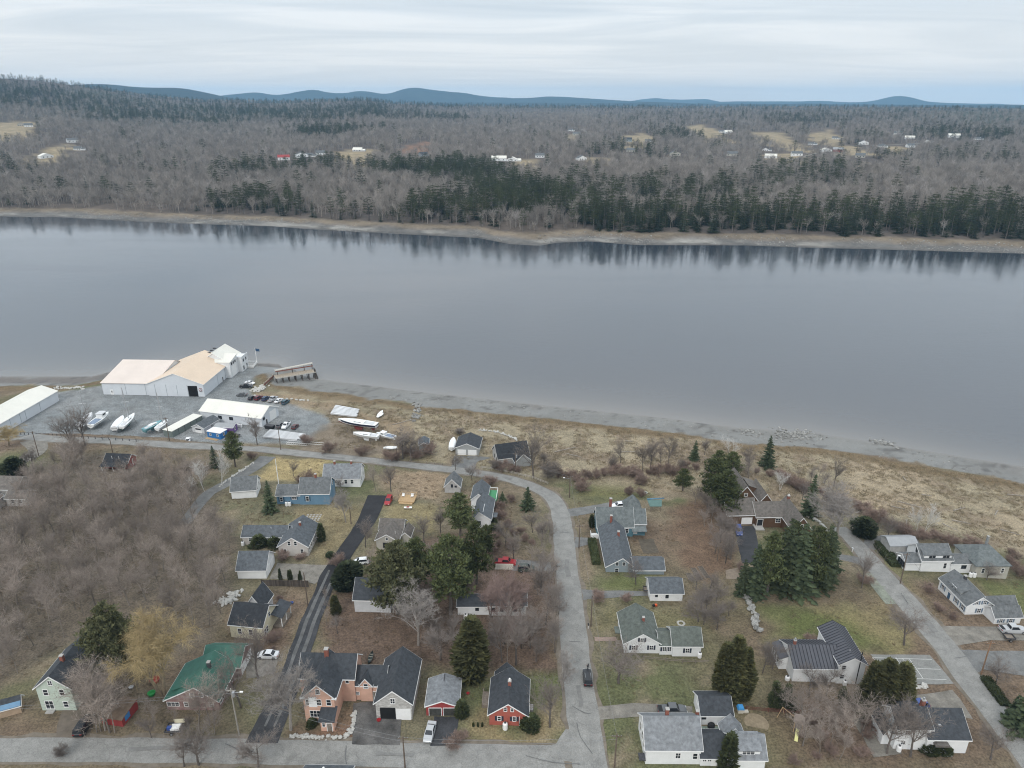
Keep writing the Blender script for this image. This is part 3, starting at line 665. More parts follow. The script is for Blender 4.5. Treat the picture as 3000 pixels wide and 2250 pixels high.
for s in range(3): LODS['spruce'].append(merged(spruce(s + 45, 16, 3.3, 13, 6, 3, .3, .06), 1).mesh('far_spruce_tree', [BARK, FSPR]))
rs = np.random.RandomState(5)
def scatter(r0, r1, cell):
    n = int(0.5 * R(84) * (r1 * r1 - r0 * r0) / (cell * cell))
    r = np.sqrt(rs.uniform(r0 * r0, r1 * r1, n)); a = rs.uniform(R(-42), R(42), n)
    return r * np.sin(a), r * np.cos(a)
P = [scatter(560, 1300, 8.0), scatter(1300, 2300, 11.5), scatter(2300, 3400, 17.0), scatter(3400, 5000, 26.0)]
fx_ = np.concatenate([p[0] for p in P]); fy_ = np.concatenate([p[1] for p in P]); rr_ = np.hypot(fx_, fy_)
sf_ = fy_ - np.interp(fx_, FX, FY)
edge = 42 + (fbm(fx_, fy_, 40, 3, 4) - .5) * 14
keep = sf_ > edge
for Q in FWP: keep &= ~(pdist(fx_, fy_, Q) > -4)
FROADS = [[(1680, 372), (1720, 388), (1755, 402), (1790, 416)], [(2310, 470), (2360, 458), (2410, 447), (2470, 440)], [(2560, 428), (2680, 421), (2730, 418)], [(2080, 470), (2190, 468), (2230, 467)]]
FRW = [[GF(*p) for p in q] for q in FROADS]
for q in FRW:
    for a, b in zip(q[:-1], q[1:]):
        t_ = np.clip(((fx_ - a[0]) * (b[0] - a[0]) + (fy_ - a[1]) * (b[1] - a[1])) / ((b[0] - a[0]) ** 2 + (b[1] - a[1]) ** 2), 0, 1)
        keep &= np.hypot(fx_ - a[0] - t_ * (b[0] - a[0]), fy_ - a[1] - t_ * (b[1] - a[1])) > 14
FARH = [(60, 369), (85, 372), (215, 418), (227, 440), (140, 464), (832, 470), (905, 460), (940, 455), (885, 461), (1046, 444), (1245, 459), (1462, 473), (1500, 473), (1582, 462), (1690, 397), (1670, 384), (1707, 470), (1838, 415), (1897, 416), (1848, 446), (1978, 457), (2112, 388), (2135, 391), (2144, 458), (2242, 443), (2258, 464), (2335, 458), (2375, 425), (2422, 446), (2455, 446), (2445, 408), (2520, 462), (2530, 424), (2580, 432), (2670, 432), (2630, 396), (2715, 418), (2665, 408), (2795, 403), (2860, 410)]
FHW = [GF(*p) for p in FARH]
for hx, hy, hz_ in FHW:
    u = np.array([hx, hy]) / math.hypot(hx, hy); l = (fx_ - hx) * u[0] + (fy_ - hy) * u[1]; t_ = (fx_ - hx) * u[1] - (fy_ - hy) * u[0]
    keep &= ~((l > -120) & (l < 16) & (np.abs(t_) < 17))
fx_, fy_, rr_, sf_ = fx_[keep], fy_[keep], rr_[keep], sf_[keep]
az_ = fx_ / fy_
fz_ = HF(fx_, fy_)
# how likely an evergreen is: groves by noise, a dark belt along the eastern bank, the wooded hills to the west
g1 = fbm(fx_, fy_, 230, 4, 0); g2 = fbm(fx_, fy_, 700, 3, 3)
pe = np.clip((g1 - .57) * 6, 0, .9) * np.where(az_ > .05, .6, 1.0) + .018
belt = np.clip(1 - (sf_ - edge[keep]) / (105 + 150 * fbm(fx_, fy_, 130, 2, 6) * np.clip((az_ - .3) * 3, 0, 1)), 0, 1)
pe = np.maximum(pe, np.where(az_ > .09, .9, np.where(az_ > -.02, .10, np.where(az_ > -.46, .85, .3) * np.clip((fbm(fx_, fy_, 75, 3, 1) - .46) * 9, 0.04, 1))) * np.clip(belt * 3, 0, 1))
pe = np.maximum(pe, np.clip((rr_ - 1700) / 900, 0, 1) * np.clip((g2 - .4) * 3.2, 0, .55) * np.clip((.08 - az_) * 5, .25, 1))
pe = np.maximum(pe, np.clip((rr_ - 3700) / 600, 0, 1) * .55)
pe = np.maximum(pe, np.clip((rr_ - 2400) / 500, 0, 1) * np.exp(-((az_ + .19) / .05) ** 2) * .8)
u_ = rs.rand(len(fx_)); ev = u_ < pe
pineq = rs.rand(len(fx_)) < np.where(sf_ < 260, np.where(az_ > .09, .3, .6), .55)
pale = (~ev) & (rs.rand(len(fx_)) < np.clip((fbm(fx_, fy_, 120, 3, 7) - .5) * .9, .015, .3))
kind = np.where(ev, np.where(pineq, 2, 3), np.where(pale, 1, 0))
hs = 1.32 * np.where(ev & (sf_ < 240) & (az_ > -.3), 1.12, 1.0) * np.where(ev, rs.uniform(.42, 1.25, len(fx_)), rs.uniform(.62, 1.18, len(fx_))) * np.where(kind == 0, .92, 1.0) * np.clip(.55 + sf_ / 130, .6, 1) * np.where(rr_ > 3400, 1.0, 1.0)
order = np.argsort(rr_)
# the nearest evergreens and birches at the water are built one by one
near = np.zeros(len(fx_), bool)
inview = np.abs(az_) < .74
for kd, cnt, nm, lab, cat in ((3, 190, 'spruce_tree', 'dark spruce standing in the belt along the far bank', 'tree'), (2, 110, 'pine_tree', 'tall green pine standing in the belt along the far bank', 'tree')):
    sel = [i for i in order if kind[i] == kd and inview[i]]
    sel = sorted(sel, key=lambda i: sf_[i])[:cnt]
    for i in sel:
        near[i] = True
        L = LODS['spruce' if kd == 3 else 'pine']; k = hs[i] * (1.0 if kd == 3 else .9)
        o = ob(nm, L[rs.randint(len(L))], None, (fx_[i], fy_[i], fz_[i] - .3), (0, 0, rs.uniform(0, 6.28)), (k * rs.uniform(.85, 1.15), k * rs.uniform(.85, 1.15), k))
        tag(o, lab, cat, lab.split(' standing')[0] + 's on the far bank')
def instancer(name, label_kind, meshes, pts, scl):
    """one object that sets copies of a few tree meshes on its points (the wood beyond counting)"""
    me = bpy.data.meshes.new(name); me.vertices.add(len(pts)); me.vertices.foreach_set('co', np.asarray(pts, np.float32).reshape(-1))
    a = me.attributes.new('scl', 'FLOAT', 'POINT'); a.data.foreach_set('value', np.asarray(scl, np.float32))
    a = me.attributes.new('pick', 'INT', 'POINT'); a.data.foreach_set('value', rs.randint(0, len(meshes), len(pts)).astype(np.int32))
    a = me.attributes.new('rot', 'FLOAT', 'POINT'); a.data.foreach_set('value', rs.uniform(0, 6.28, len(pts)).astype(np.float32))
    o = ob(name, me); o['kind'] = 'stuff'
    col_ = bpy.data.collections.new(name + '_kinds')
    for m_ in meshes: col_.objects.link(bpy.data.objects.new(m_.name, m_))
    g = bpy.data.node_groups.new(name, 'GeometryNodeTree')
    g.interface.new_socket('Geometry', in_out='INPUT', socket_type='NodeSocketGeometry'); g.interface.new_socket('Geometry', in_out='OUTPUT', socket_type='NodeSocketGeometry')
    gi, go = N(g, 'NodeGroupInput'), N(g, 'NodeGroupOutput')
    ci = N(g, 'GeometryNodeCollectionInfo'); ci.inputs[0].default_value = col_; ci.inputs['Separate Children'].default_value = True; ci.inputs['Reset Children'].default_value = True
    ip = N(g, 'GeometryNodeInstanceOnPoints'); ip.inputs['Pick Instance'].default_value = True
    def attr(nm_, ty):
        q = N(g, 'GeometryNodeInputNamedAttribute', data_type=ty); q.inputs[0].default_value = nm_; return q
    A1, A2, A3 = attr('scl', 'FLOAT'), attr('pick', 'INT'), attr('rot', 'FLOAT')
    cb = N(g, 'ShaderNodeCombineXYZ'); LK(g, A3.outputs[0], cb.inputs[2])
    LK(g, gi.outputs[0], ip.inputs['Points']); LK(g, ci.outputs[0], ip.inputs['Instance']); LK(g, A2.outputs[0], ip.inputs['Instance Index'])
    LK(g, cb.outputs[0], ip.inputs['Rotation']); LK(g, A1.outputs[0], ip.inputs['Scale']); LK(g, ip.outputs[0], go.inputs[0])
    md = o.modifiers.new('trees', 'NODES'); md.node_group = g
    return o
for kd, nm, key in ((0, 'far_bare_forest', 'bare'), (1, 'far_birch_forest', 'pale'), (2, 'far_pine_forest', 'pine'), (3, 'far_spruce_forest', 'spruce')):
    q = (kind == kd) & ~near
    instancer(nm, key, LODS[key], np.stack([fx_[q], fy_[q], fz_[q] - .3], -1), hs[q] * np.where(rr_[q] > 3400, .85, 1.0))
# ================================================================ roads, drives and yards
def noise_road(name, c, var=.14, s=.35, rough=.9):
    m = mat(name, c, rough, var, s, bump=.15, bscale=6); t = m.node_tree; p = t.nodes['Principled BSDF']
    src = p.inputs['Base Color'].links[0].from_socket; c_ = N(t, 'ShaderNodeTexCoord')
    vo = N(t, 'ShaderNodeTexVoronoi', feature='DISTANCE_TO_EDGE'); vo.inputs['Scale'].default_value = .16; nd = N(t, 'ShaderNodeTexNoise'); nd.inputs['Scale'].default_value = .5; nd.inputs['Detail'].default_value = 4
    LK(t, c_.outputs['Object'], nd.inputs['Vector']); va = N(t, 'ShaderNodeMixRGB'); va.inputs[0].default_value = .06
    sc_ = N(t, 'ShaderNodeVectorMath', operation='SCALE'); sc_.inputs[3].default_value = 60; LK(t, nd.outputs['Color'], sc_.inputs[0]); LK(t, c_.outputs['Object'], va.inputs[1]); LK(t, sc_.outputs[0], va.inputs[2]); LK(t, va.outputs[0], vo.inputs['Vector'])
    r1 = N(t, 'ShaderNodeMapRange'); r1.inputs[1].default_value = .004; r1.inputs[2].default_value = .02; r1.inputs[3].default_value = .84; r1.inputs[4].default_value = 1.0; LK(t, vo.outputs['Distance'], r1.inputs[0])
    n3 = N(t, 'ShaderNodeTexNoise'); n3.inputs['Scale'].default_value = 5.0; n3.inputs['Detail'].default_value = 3; LK(t, c_.outputs['Object'], n3.inputs['Vector'])
    r2 = N(t, 'ShaderNodeMapRange'); r2.inputs[1].default_value = .3; r2.inputs[2].default_value = .7; r2.inputs[3].default_value = .82; r2.inputs[4].default_value = 1.15; LK(t, n3.outputs['Fac'], r2.inputs[0])
    mu = N(t, 'ShaderNodeMath', operation='MULTIPLY'); LK(t, r1.outputs[0], mu.inputs[0]); LK(t, r2.outputs[0], mu.inputs[1])
    vm = N(t, 'ShaderNodeVectorMath', operation='SCALE'); LK(t, src, vm.inputs[0]); LK(t, mu.outputs[0], vm.inputs[3]); LK(t, vm.outputs[0], p.inputs['Base Color'])
    return m
ASPH = noise_road('worn_asphalt', (0.24, 0.236, 0.222), .2); DARK = noise_road('dark_asphalt', (0.05, 0.051, 0.055), .35, .3); NEWA = noise_road('fresh_asphalt', (0.03, 0.03, 0.033), .25, .3); MID = noise_road('grey_asphalt', (0.165, 0.165, 0.16), .25, .4); GRAV = noise_road('gravel_drive', (0.2, 0.185, 0.16), .3, .5); PATCHY = noise_road('patched_asphalt', (0.105, 0.10, 0.095), .55, .25); GREENISH = noise_road('mossy_asphalt', (0.22, 0.235, 0.19), .3, .6); TRACK = mat('worn_wheel_track', (0.12, 0.12, 0.118), .9, .35, .5)
def catmull(P, step):
    P = [Vector(p) for p in P]; Q = [P[0] * 2 - P[1]] + P + [P[-1] * 2 - P[-2]]; o = []
    for i in range(1, len(Q) - 2):
        n = max(2, int((Q[i + 1] - Q[i]).length / step))
        for k in range(n):
            t = k / n; a, b, c, d = Q[i - 1], Q[i], Q[i + 1], Q[i + 2]
            o.append(.5 * ((2 * b) + (c - a) * t + (2 * a - 5 * b + 4 * c - d) * t * t + (3 * b - a - 3 * c + d) * t ** 3))
    o.append(P[-1]); return o
def ribbon(name, px, wd, m, dz, step=2.0, edge=.18, parent=None, world=None, hf=hz, off=0.0):
    P = catmull([(p[0], p[1]) for p in (world or [G(*q) for q in px])], step)
    wds = wd if isinstance(wd, (list, tuple)) else [wd, wd]
    V = []; Fc = []; nc = 5
    for i, p in enumerate(P):
        d = (P[min(i + 1, len(P) - 1)] - P[max(i - 1, 0)]).normalized(); n = Vector((-d.y, d.x))
        hw = np.interp(i / (len(P) - 1), np.linspace(0, 1, len(wds)), wds) / 2
        e1 = (vnoise(p.x * .35, p.y * .35, 1) - .5) * 2 * edge; e2 = (vnoise(p.x * .35 + 9, p.y * .35, 2) - .5) * 2 * edge
        for k in range(nc):
            u = off + (-hw + e1) + ((hw + e2) - (-hw + e1)) * k / (nc - 1); q = p + n * u
            V.append((q.x, q.y, hf(q.x, q.y) + dz))
    for i in range(len(P) - 1):
        for k in range(nc - 1): Fc.append((i * nc + k, i * nc + k + 1, (i + 1) * nc + k + 1, (i + 1) * nc + k))
    Fc = [f[::-1] for f in Fc]
    o = ob(name, mesh(name, V, Fc, [m], smooth=True), parent)
    return o if parent else struct(o)
def patch(name, px, m, dz, cell=3.0, world=None):
    P = [(p[0], p[1]) for p in (world or [G(*q) for q in px])]
    E_ = []
    for i in range(len(P)):
        a, b = Vector(P[i]), Vector(P[(i + 1) % len(P)]); n = max(1, int((b - a).length / cell))
        for k in range(n):
            q = a + (b - a) * (k / n); E_.append(q + Vector(((vnoise(q.x * .4, q.y * .4, 3) - .5) * .5, (vnoise(q.x * .4, q.y * .4, 4) - .5) * .5)))
    n = len(E_); xs = [q.x for q in E_]; ys = [q.y for q in E_]
    gxx, gyy = np.meshgrid(np.arange(min(xs), max(xs), cell), np.arange(min(ys), max(ys), cell))
    ins = pdist(gxx, gyy, [(q.x, q.y) for q in E_]) > cell * .4
    pts = E_ + [Vector((float(a), float(b))) for a, b in zip(gxx[ins], gyy[ins])]
    r = geometry.delaunay_2d_cdt(pts, [(i, (i + 1) % n) for i in range(n)], [], 1, 1e-5)
    V = [(v.x, v.y, hz(v.x, v.y) + dz) for v in r[0]]
    return struct(ob(name, mesh(name, V, [tuple(f) for f in r[2]], [m], smooth=True)))
DIRT = mat('road_shoulder_dirt', (0.17, 0.145, 0.115), .95, .3, .6)
_rb = ribbon
def ribbon(name, px, wd, m, dz, *a, **k):
    if name == 'street': _rb('road_shoulder', px, [q + 1.7 for q in (wd if isinstance(wd, (list, tuple)) else [wd, wd])], DIRT, dz - .035, edge=.7)
    return _rb(name, px, wd, m, dz, *a, **k)
ribbon('street', [(-300, 2198), (0, 2198), (400, 2198), (850, 2204), (1250, 2214), (1500, 2218), (1735, 2218)], 5.4, ASPH, .07)
ribbon('street', [(1745, 2330), (1730, 2240), (1716, 2150), (1700, 2040), (1684, 1900), (1672, 1780), (1662, 1690), (1654, 1600), (1645, 1520), (1628, 1472), (1600, 1446), (1555, 1424), (1500, 1406), (1440, 1393), (1350, 1380), (1200, 1363), (1050, 1346), (850, 1326), (700, 1313), (560, 1306), (450, 1300), (300, 1291), (150, 1286), (0, 1286), (-200, 1292)], [6.4, 6.0, 5.2, 5.0, 5.4, 5.6, 5.8], ASPH, .11)
ribbon('street', [(2455, 1545), (2485, 1570), (2530, 1618), (2600, 1700), (2680, 1790), (2765, 1890), (2850, 2005), (2945, 2125), (3030, 2235), (3120, 2350)], [4.5, 5.2, 5.8, 5.8, 5.8, 6.0], ASPH, .09)
patch('street_corner', [(1560, 2192), (1630, 2180), (1655, 2140), (1690, 2140), (1690, 2235), (1560, 2230)], ASPH, .09, 1.5)
ribbon('driveway', [(768, 2178), (800, 2100), (846, 2000), (919, 1800), (945, 1738)], [6.2, 5.4, 4.8, 4.6, 4.4], DARK, .10)
ribbon('driveway', [(942, 1748), (953, 1715), (962, 1690), (1010, 1622), (1031, 1591), (1079, 1516), (1106, 1452)], [4.2, 4.6, 4.8, 5.0, 5.6, 6.2], NEWA, .12)
for off in (-.85, .95): ribbon('wheel_track', [(790, 2130), (846, 2000), (919, 1800), (950, 1728), (975, 1672)], [.5, .75, .8, .9, .5], TRACK, .145, off=off, edge=.12)
ribbon('driveway', [(785, 1338), (755, 1362), (715, 1388), (640, 1430), (600, 1456), (540, 1535)], [6, 5, 4.5, 4, 3.5], MID, .08)
patch('driveway', [(1272, 2102), (1343, 2102), (1334, 2186), (1264, 2184)], DARK, .12, 2)
patch('driveway', [(1036, 2060), (1112, 2055), (1130, 2100), (1176, 2106), (1172, 2184), (1030, 2182)], PATCHY, .10, 2)
patch('driveway', [(1332, 1335), (1402, 1337), (1440, 1342), (1400, 1352), (1385, 1384), (1318, 1378)], MID, .09, 2)
patch('driveway', [(1702, 1728), (1760, 1731), (1900, 1733), (1900, 1745), (1840, 1750), (1708, 1757)], MID, .08, 2)
patch('driveway', [(1660, 1492), (1745, 1480), (1840, 1462), (1840, 1484), (1750, 1502), (1670, 1514)], MID, .08, 2)
patch('driveway', [(1680, 1574), (1745, 1578), (1745, 1590), (1684, 1606)], MID, .08, 2)
patch('driveway', [(2152, 1541), (2212, 1542), (2222, 1600), (2232, 1650), (2176, 1652), (2162, 1600)], DARK, .1, 2)
ribbon('driveway', [(2400, 1638), (2460, 1632), (2530, 1648), (2570, 1668)], [3, 3.2, 4, 6], MID, .08)
patch('court', [(2550, 1918), (2722, 1920), (2796, 2004), (2656, 2006), (2600, 1970)], noise_road('court_asphalt', (0.225, 0.225, 0.212)), .08, 3)
patch('driveway', [(2660, 2042), (2790, 2020), (2815, 2050), (2850, 2110), (2740, 2080), (2655, 2075)], GRAV, .08, 2)
patch('driveway', [(2500, 2110), (2600, 2070), (2640, 2210), (2560, 2220)], GRAV, .08, 2)
patch('driveway', [(2735, 1836), (2920, 1836), (3080, 1850), (3080, 1880), (2900, 1876), (2790, 1895), (2770, 1890)], GRAV, .08, 3)
patch('driveway', [(2780, 1904), (2900, 1908), (3080, 1905), (3080, 1990), (2960, 1976), (2880, 1960), (2840, 1985)], MID, .08, 3)
patch('driveway', [(2540, 1568), (2690, 1580), (2700, 1602), (2610, 1600), (2560, 1612), (2530, 1600)], MID, .08, 2)
ribbon('driveway', [(2550, 1680), (2580, 1730), (2610, 1770)], [3.0, 3.4, 2.6], GREENISH, .075)
patch('driveway', [(1740, 2075), (1860, 2062), (2030, 2070), (2030, 2095), (1890, 2098), (1745, 2110)], GRAV, .08, 2)
patch('driveway', [(812, 1650), (905, 1655), (960, 1655), (950, 1690), (920, 1712), (880, 1700), (788, 1696)], GRAV, .08, 2)
patch('driveway', [(1490, 1638), (1640, 1650), (1640, 1675), (1500, 1672)], MID, .08, 2)
patch('driveway', [(1045, 1632), (1078, 1632), (1090, 1650), (1035, 1656), (1030, 1645)], MID, .08, 2)
patch('driveway', [(735, 1905), (820, 1905), (800, 1975), (720, 1990), (720, 1950)], GRAV, .08, 2)
patch('driveway', [(180, 2080), (232, 2083), (290, 2010), (300, 2010), (260, 2165), (160, 2175)], mat('dirt_drive', (0.15, 0.125, 0.10), .95, .25, .4), .06, 2)
ribbon('gravel_road', [(95, 1288), (110, 1320), (60, 1352), (0, 1375), (-120, 1400)], [8, 6, 5.5, 5.5], GRAV, .08)
ribbon('footpath', [(1742, 1872), (1806, 1873)], 1.3, mat('brick_path', (0.27, 0.2, 0.165), .9, .2, 2), .06)
patch('driveway', [(1340, 1330), (1290, 1345), (1320, 1378), (1390, 1378)], MID, .085, 2) if False else None
TAR = mat('tar_patch', (0.13, 0.13, 0.128), .9, .25, 1.0); TAR2 = mat('old_asphalt_patch', (0.19, 0.187, 0.178), .9, .2, 1.0)
for i, (q, m_) in enumerate([([(1690, 2010), (1702, 2010), (1706, 2070), (1693, 2072)], TAR2), ([(1655, 1640), (1668, 1640), (1671, 1690), (1657, 1692)], TAR2), ([(380, 2190), (520, 2188), (522, 2198), (380, 2200)], TAR2), ([(2700, 1815), (2716, 1812), (2748, 1852), (2732, 1856)], TAR2), ([(1100, 2205), (1210, 2208), (1210, 2216), (1100, 2214)], TAR2), ([(1480, 1399), (1500, 1402), (1496, 1408), (1478, 1404)], TAR2), ([(950, 1336), (1010, 1342), (1008, 1346), (948, 1340)], TAR2)]): patch('road_patch', q, m_, .16, 1.5)
for q in ([(1015, 2186), (1012, 2215), (1016, 2240)], [(1668, 1880), (1700, 1882)], [(1676, 2070), (1712, 2090), (1730, 2092)], [(2796, 1930), (2830, 1925)], [(660, 2180), (700, 2200), (690, 2225)], [(1640, 1560), (1668, 1562)], [(1690, 2120), (1700, 2160), (1735, 2210)], [(1540, 2215), (1620, 2235), (1700, 2240)], [(2640, 1740), (2660, 1770)]): ribbon('tar_seam', q, .14, TAR, .17, edge=.05)
# lines of the court
LINE = mat('court_line_paint', (0.72, 0.72, 0.69), .8, .15, 3)
for i, (a, b) in enumerate([((2555, 1928), (2730, 1933)), ((2664, 1989), (2772, 1992)), ((2555, 1928), (2600, 1966)), ((2624, 1927), (2664, 1989)), ((2644, 1931), (2684, 1989)), ((2664, 1932), (2704, 1989)), ((2688, 1960), (2755, 1962))]):
    ribbon('court_line', [a, b], .09, LINE, .13, edge=0.01)

# ================================================================ houses
ROOFS = {k: mat('shingles_' + k, c, .92, .34, 1.3, kind='shingle') for k, c in [('charcoal', (0.05, 0.055, 0.062)), ('slate', (0.095, 0.105, 0.115)), ('grey', (0.19, 0.2, 0.21)), ('green', (0.105, 0.118, 0.105)), ('brown', (0.135, 0.122, 0.11)), ('black', (0.03, 0.033, 0.038)), ('mid', (0.125, 0.132, 0.135)), ('teal', (0.13, 0.145, 0.145))]}
ROOFS['greenmetal'] = mat('green_metal_roof', (0.04, 0.125, 0.095), .55, .2, .6, kind='rib')
ROOFS['whitemetal'] = mat('white_metal_roof', (0.68, 0.665, 0.60), .5, .05, .2)
ROOFS['pinkmetal'] = mat('pale_pink_metal_roof', (0.63, 0.55, 0.49), .5, .06, .15)
ROOFS['tanmetal'] = mat('tan_metal_roof', (0.63, 0.505, 0.385), .5, .06, .15)
ROOFS['darkmetal'] = mat('dark_standing_seam', (0.08, 0.082, 0.094), .45, .12, .5)
SEAM_SHADE = mat('roof_seam', (0.018, 0.018, 0.024), .5, .1, 1)  # ribs coloured near black, so the shadow lines beside them are painted in
ROOFS['greysteel'] = mat('grey_metal_roof', (0.30, 0.31, 0.32), .5, .12, .5)
WALLS = {k: mat('siding_' + k, c, .7, .1, .7, kind='siding') for k, c in [('sage', (0.46, 0.53, 0.46)), ('red', (0.30, 0.052, 0.05)), ('peach', (0.60, 0.375, 0.285)), ('cream', (0.66, 0.61, 0.45)), ('blue', (0.135, 0.24, 0.34)), ('teal', (0.105, 0.21, 0.255)), ('greyblue', (0.24, 0.285, 0.31)), ('grey', (0.33, 0.34, 0.335)), ('taupe', (0.52, 0.49, 0.46)), ('tan', (0.40, 0.385, 0.34)), ('brown', (0.11, 0.065, 0.04)), ('palegrey', (0.55, 0.56, 0.57)), ('brick', (0.36, 0.10, 0.075))]}
WALLS['white'] = WHITE
WALLS['barnred'] = mat('old_red_boards', (0.24, 0.10, 0.095), .85, .35, .8, kind='siding', col2=(0.34, 0.25, 0.23))
WALLS['peeling'] = mat('peeling_white_boards', (0.34, 0.32, 0.295), .85, .3, 1.6, kind='siding', col2=(0.62, 0.61, 0.59), stretch=(1, 1, 4))
WALLS['oldgrey'] = mat('silvered_boards', (0.4, 0.395, 0.385), .9, .2, 1.0, kind='siding')
WALLS['cobalt'] = mat('cobalt_blue_boards', (0.03, 0.155, 0.40), .6, .1, 1); WALLS['purple'] = mat('purple_boards', (0.15, 0.085, 0.24), .6, .1, 1)
WMESH = {}
def winmesh(w_, h_, fm, dbl):
    k = (round(w_, 2), round(h_, 2), fm.name, dbl)
    if k not in WMESH:
        f, p = MB(), MB(); t = .1; hw, hh = w_ / 2, h_ / 2
        f.box(-hw - t, -.06, -hh - t, -hw, .05, hh + t); f.box(hw, -.06, -hh - t, hw + t, .05, hh + t); f.box(-hw, -.06, hh, hw, .05, hh + t); f.box(-hw - .02, -.09, -hh - t, hw + .02, .05, -hh)
        f.box(-hw, -.045, -.03, hw, .05, .03)
        for i in range(1, dbl): x = -hw + w_ * i / dbl; f.box(x - .035, -.05, -hh, x + .035, .05, hh)
        p.box(-hw, -.025, -hh, hw, .03, hh)
        WMESH[k] = (f.mesh('window', [fm]), p.mesh('pane', [GLASS]))
    return WMESH[k]
SROT = {'f': 0, 'r': R(90), 'b': R(180), 'l': R(-90)}
SHUT = mat('dark_shutter', (0.025, 0.032, 0.05), .7, .2, 3); SHUTB = mat('blue_grey_shutter', (0.16, 0.21, 0.27), .7, .15, 3); SHUTN = mat('navy_shutter', (0.05, 0.1, 0.16), .7, .15, 3)
class Hs:
    def __init__(s, name, label, cat, A, B, ang=None, group=None, z=None):
        a = G(*A) if len(A) == 2 else A; b = G(*B) if B else None
        s.ang = math.atan2(b[1] - a[1], b[0] - a[0]) if ang is None else R(ang)
        s.w = math.dist(a[:2], b[:2]) if b else 0
        s.z = a[2] if z is None else z
        s.a = a; s.trim = TRIM
        s.e = thing(name, label, cat, (a[0], a[1], s.z), s.ang, group)
    def part(s, name, mb, mats, parent=None, kind=None):
        o = mb.build(name, mats, parent or s.e)
        if kind: o['kind'] = kind
        return o
    def wall(s, x0, x1, y0, y1, ze, zr, ax, m, xm=None, z0=-1.2):
        if zr is None:
            return s.part('wall', MB().box(x0, y0, z0, x1, y1, ze), m)
        u0, u1 = (x0, x1) if ax == 'y' else (y0, y1); um = (u0 + u1) / 2 if xm is None else xm
        P = [(u0, z0), (u1, z0), (u1, ze), (um, zr), (u0, ze)]
        return s.part('wall', MB().prism(P, y0 if ax == 'y' else x0, y1 if ax == 'y' else x1, ax), m)
    def roof(s, x0, x1, y0, y1, ze, zr, ax, m, ov=.35, ovg=.3, t=.16, xm=None, trim=True, seams=0):
        u0, u1 = (x0, x1) if ax == 'y' else (y0, y1); um = (u0 + u1) / 2 if xm is None else xm
        a, b = (y0, y1) if ax == 'y' else (x0, x1); a -= ovg; b += ovg
        sl, sr = (zr - ze) / (um - u0), (zr - ze) / (u1 - um); g = .015
        L = (u0 - ov, ze - sl * ov + g); Rr = (u1 + ov, ze - sr * ov + g); M = (um, zr + g)
        P = [L, M, Rr, (Rr[0], Rr[1] + t), (M[0], M[1] + t * 1.15), (L[0], L[1] + t)]
        mb = MB(); f = (lambda u, z, q: (u, q, z)) if ax == 'y' else (lambda u, z, q: (q, u, z))
        V = [f(u, z, a) for u, z in P] + [f(u, z, b) for u, z in P]
        mb.add(V, [(0, 1, 4, 5), (1, 2, 3, 4), (6, 11, 10, 7), (7, 10, 9, 8), (0, 6, 7, 1), (1, 7, 8, 2), (2, 8, 9, 3), (3, 9, 10, 4), (4, 10, 11, 5), (5, 11, 6, 0)])
        o = s.part('roof', mb, m)
        if trim:
            tb = MB()
            for q0, q1 in ((a - .05, a - .003), (b + .003, b + .05)):
                for S, E_ in ((L, M), (M, Rr)):
                    tb.add([f(S[0], S[1] - .1, q0), f(E_[0], E_[1] - .1, q0), f(E_[0], E_[1] + t * .9, q0), f(S[0], S[1] + t * .9, q0), f(S[0], S[1] - .1, q1), f(E_[0], E_[1] - .1, q1), f(E_[0], E_[1] + t * .9, q1), f(S[0], S[1] + t * .9, q1)], [(0, 1, 2, 3), (7, 6, 5, 4), (0, 4, 5, 1), (1, 5, 6, 2), (2, 6, 7, 3), (3, 7, 4, 0)])
            for S, d in ((L, -1), (Rr, 1)):
                if ax == 'y': tb.box(min(S[0] + d * .004, S[0] + d * .06), a, S[1] - .08, max(S[0] + d * .004, S[0] + d * .06), b, S[1] + t * .8)
                else: tb.box(a, min(S[0] + d * .004, S[0] + d * .06), S[1] - .08, b, max(S[0] + d * .004, S[0] + d * .06), S[1] + t * .8)
            s.part('roof_trim', tb, s.trim)
        if seams:
            sb = MB(); n = max(2, int((b - a) / seams))
            for i in range(n + 1):
                q = a + (b - a) * i / n
                for S, E_ in ((L, M), (M, Rr)):
                    sb.add([f(S[0], S[1] + t, q - .06), f(E_[0], E_[1] + t * 1.15, q - .06), f(E_[0], E_[1] + t * 1.15, q + .06), f(S[0], S[1] + t, q + .06), f(S[0], S[1] + t + .07, q - .055), f(E_[0], E_[1] + t * 1.15 + .07, q - .055), f(E_[0], E_[1] + t * 1.15 + .07, q + .055), f(S[0], S[1] + t + .07, q + .055)], [(4, 5, 6, 7), (0, 1, 5, 4), (2, 3, 7, 6), (0, 4, 7, 3), (1, 2, 6, 5)])
            k = s.part('roof_seams', sb, SEAM_SHADE, o, 'stuff')
        return o
    def gable(s, x0, x1, y0, y1, ze, zr, ax, wm, rm, **k):
        xm = k.pop('xm', None); z0 = k.pop('z0', -1.2)
        s.wall(x0, x1, y0, y1, ze, zr, ax, wm, xm, z0); return s.roof(x0, x1, y0, y1, ze, zr, ax, rm, xm=xm, **k)
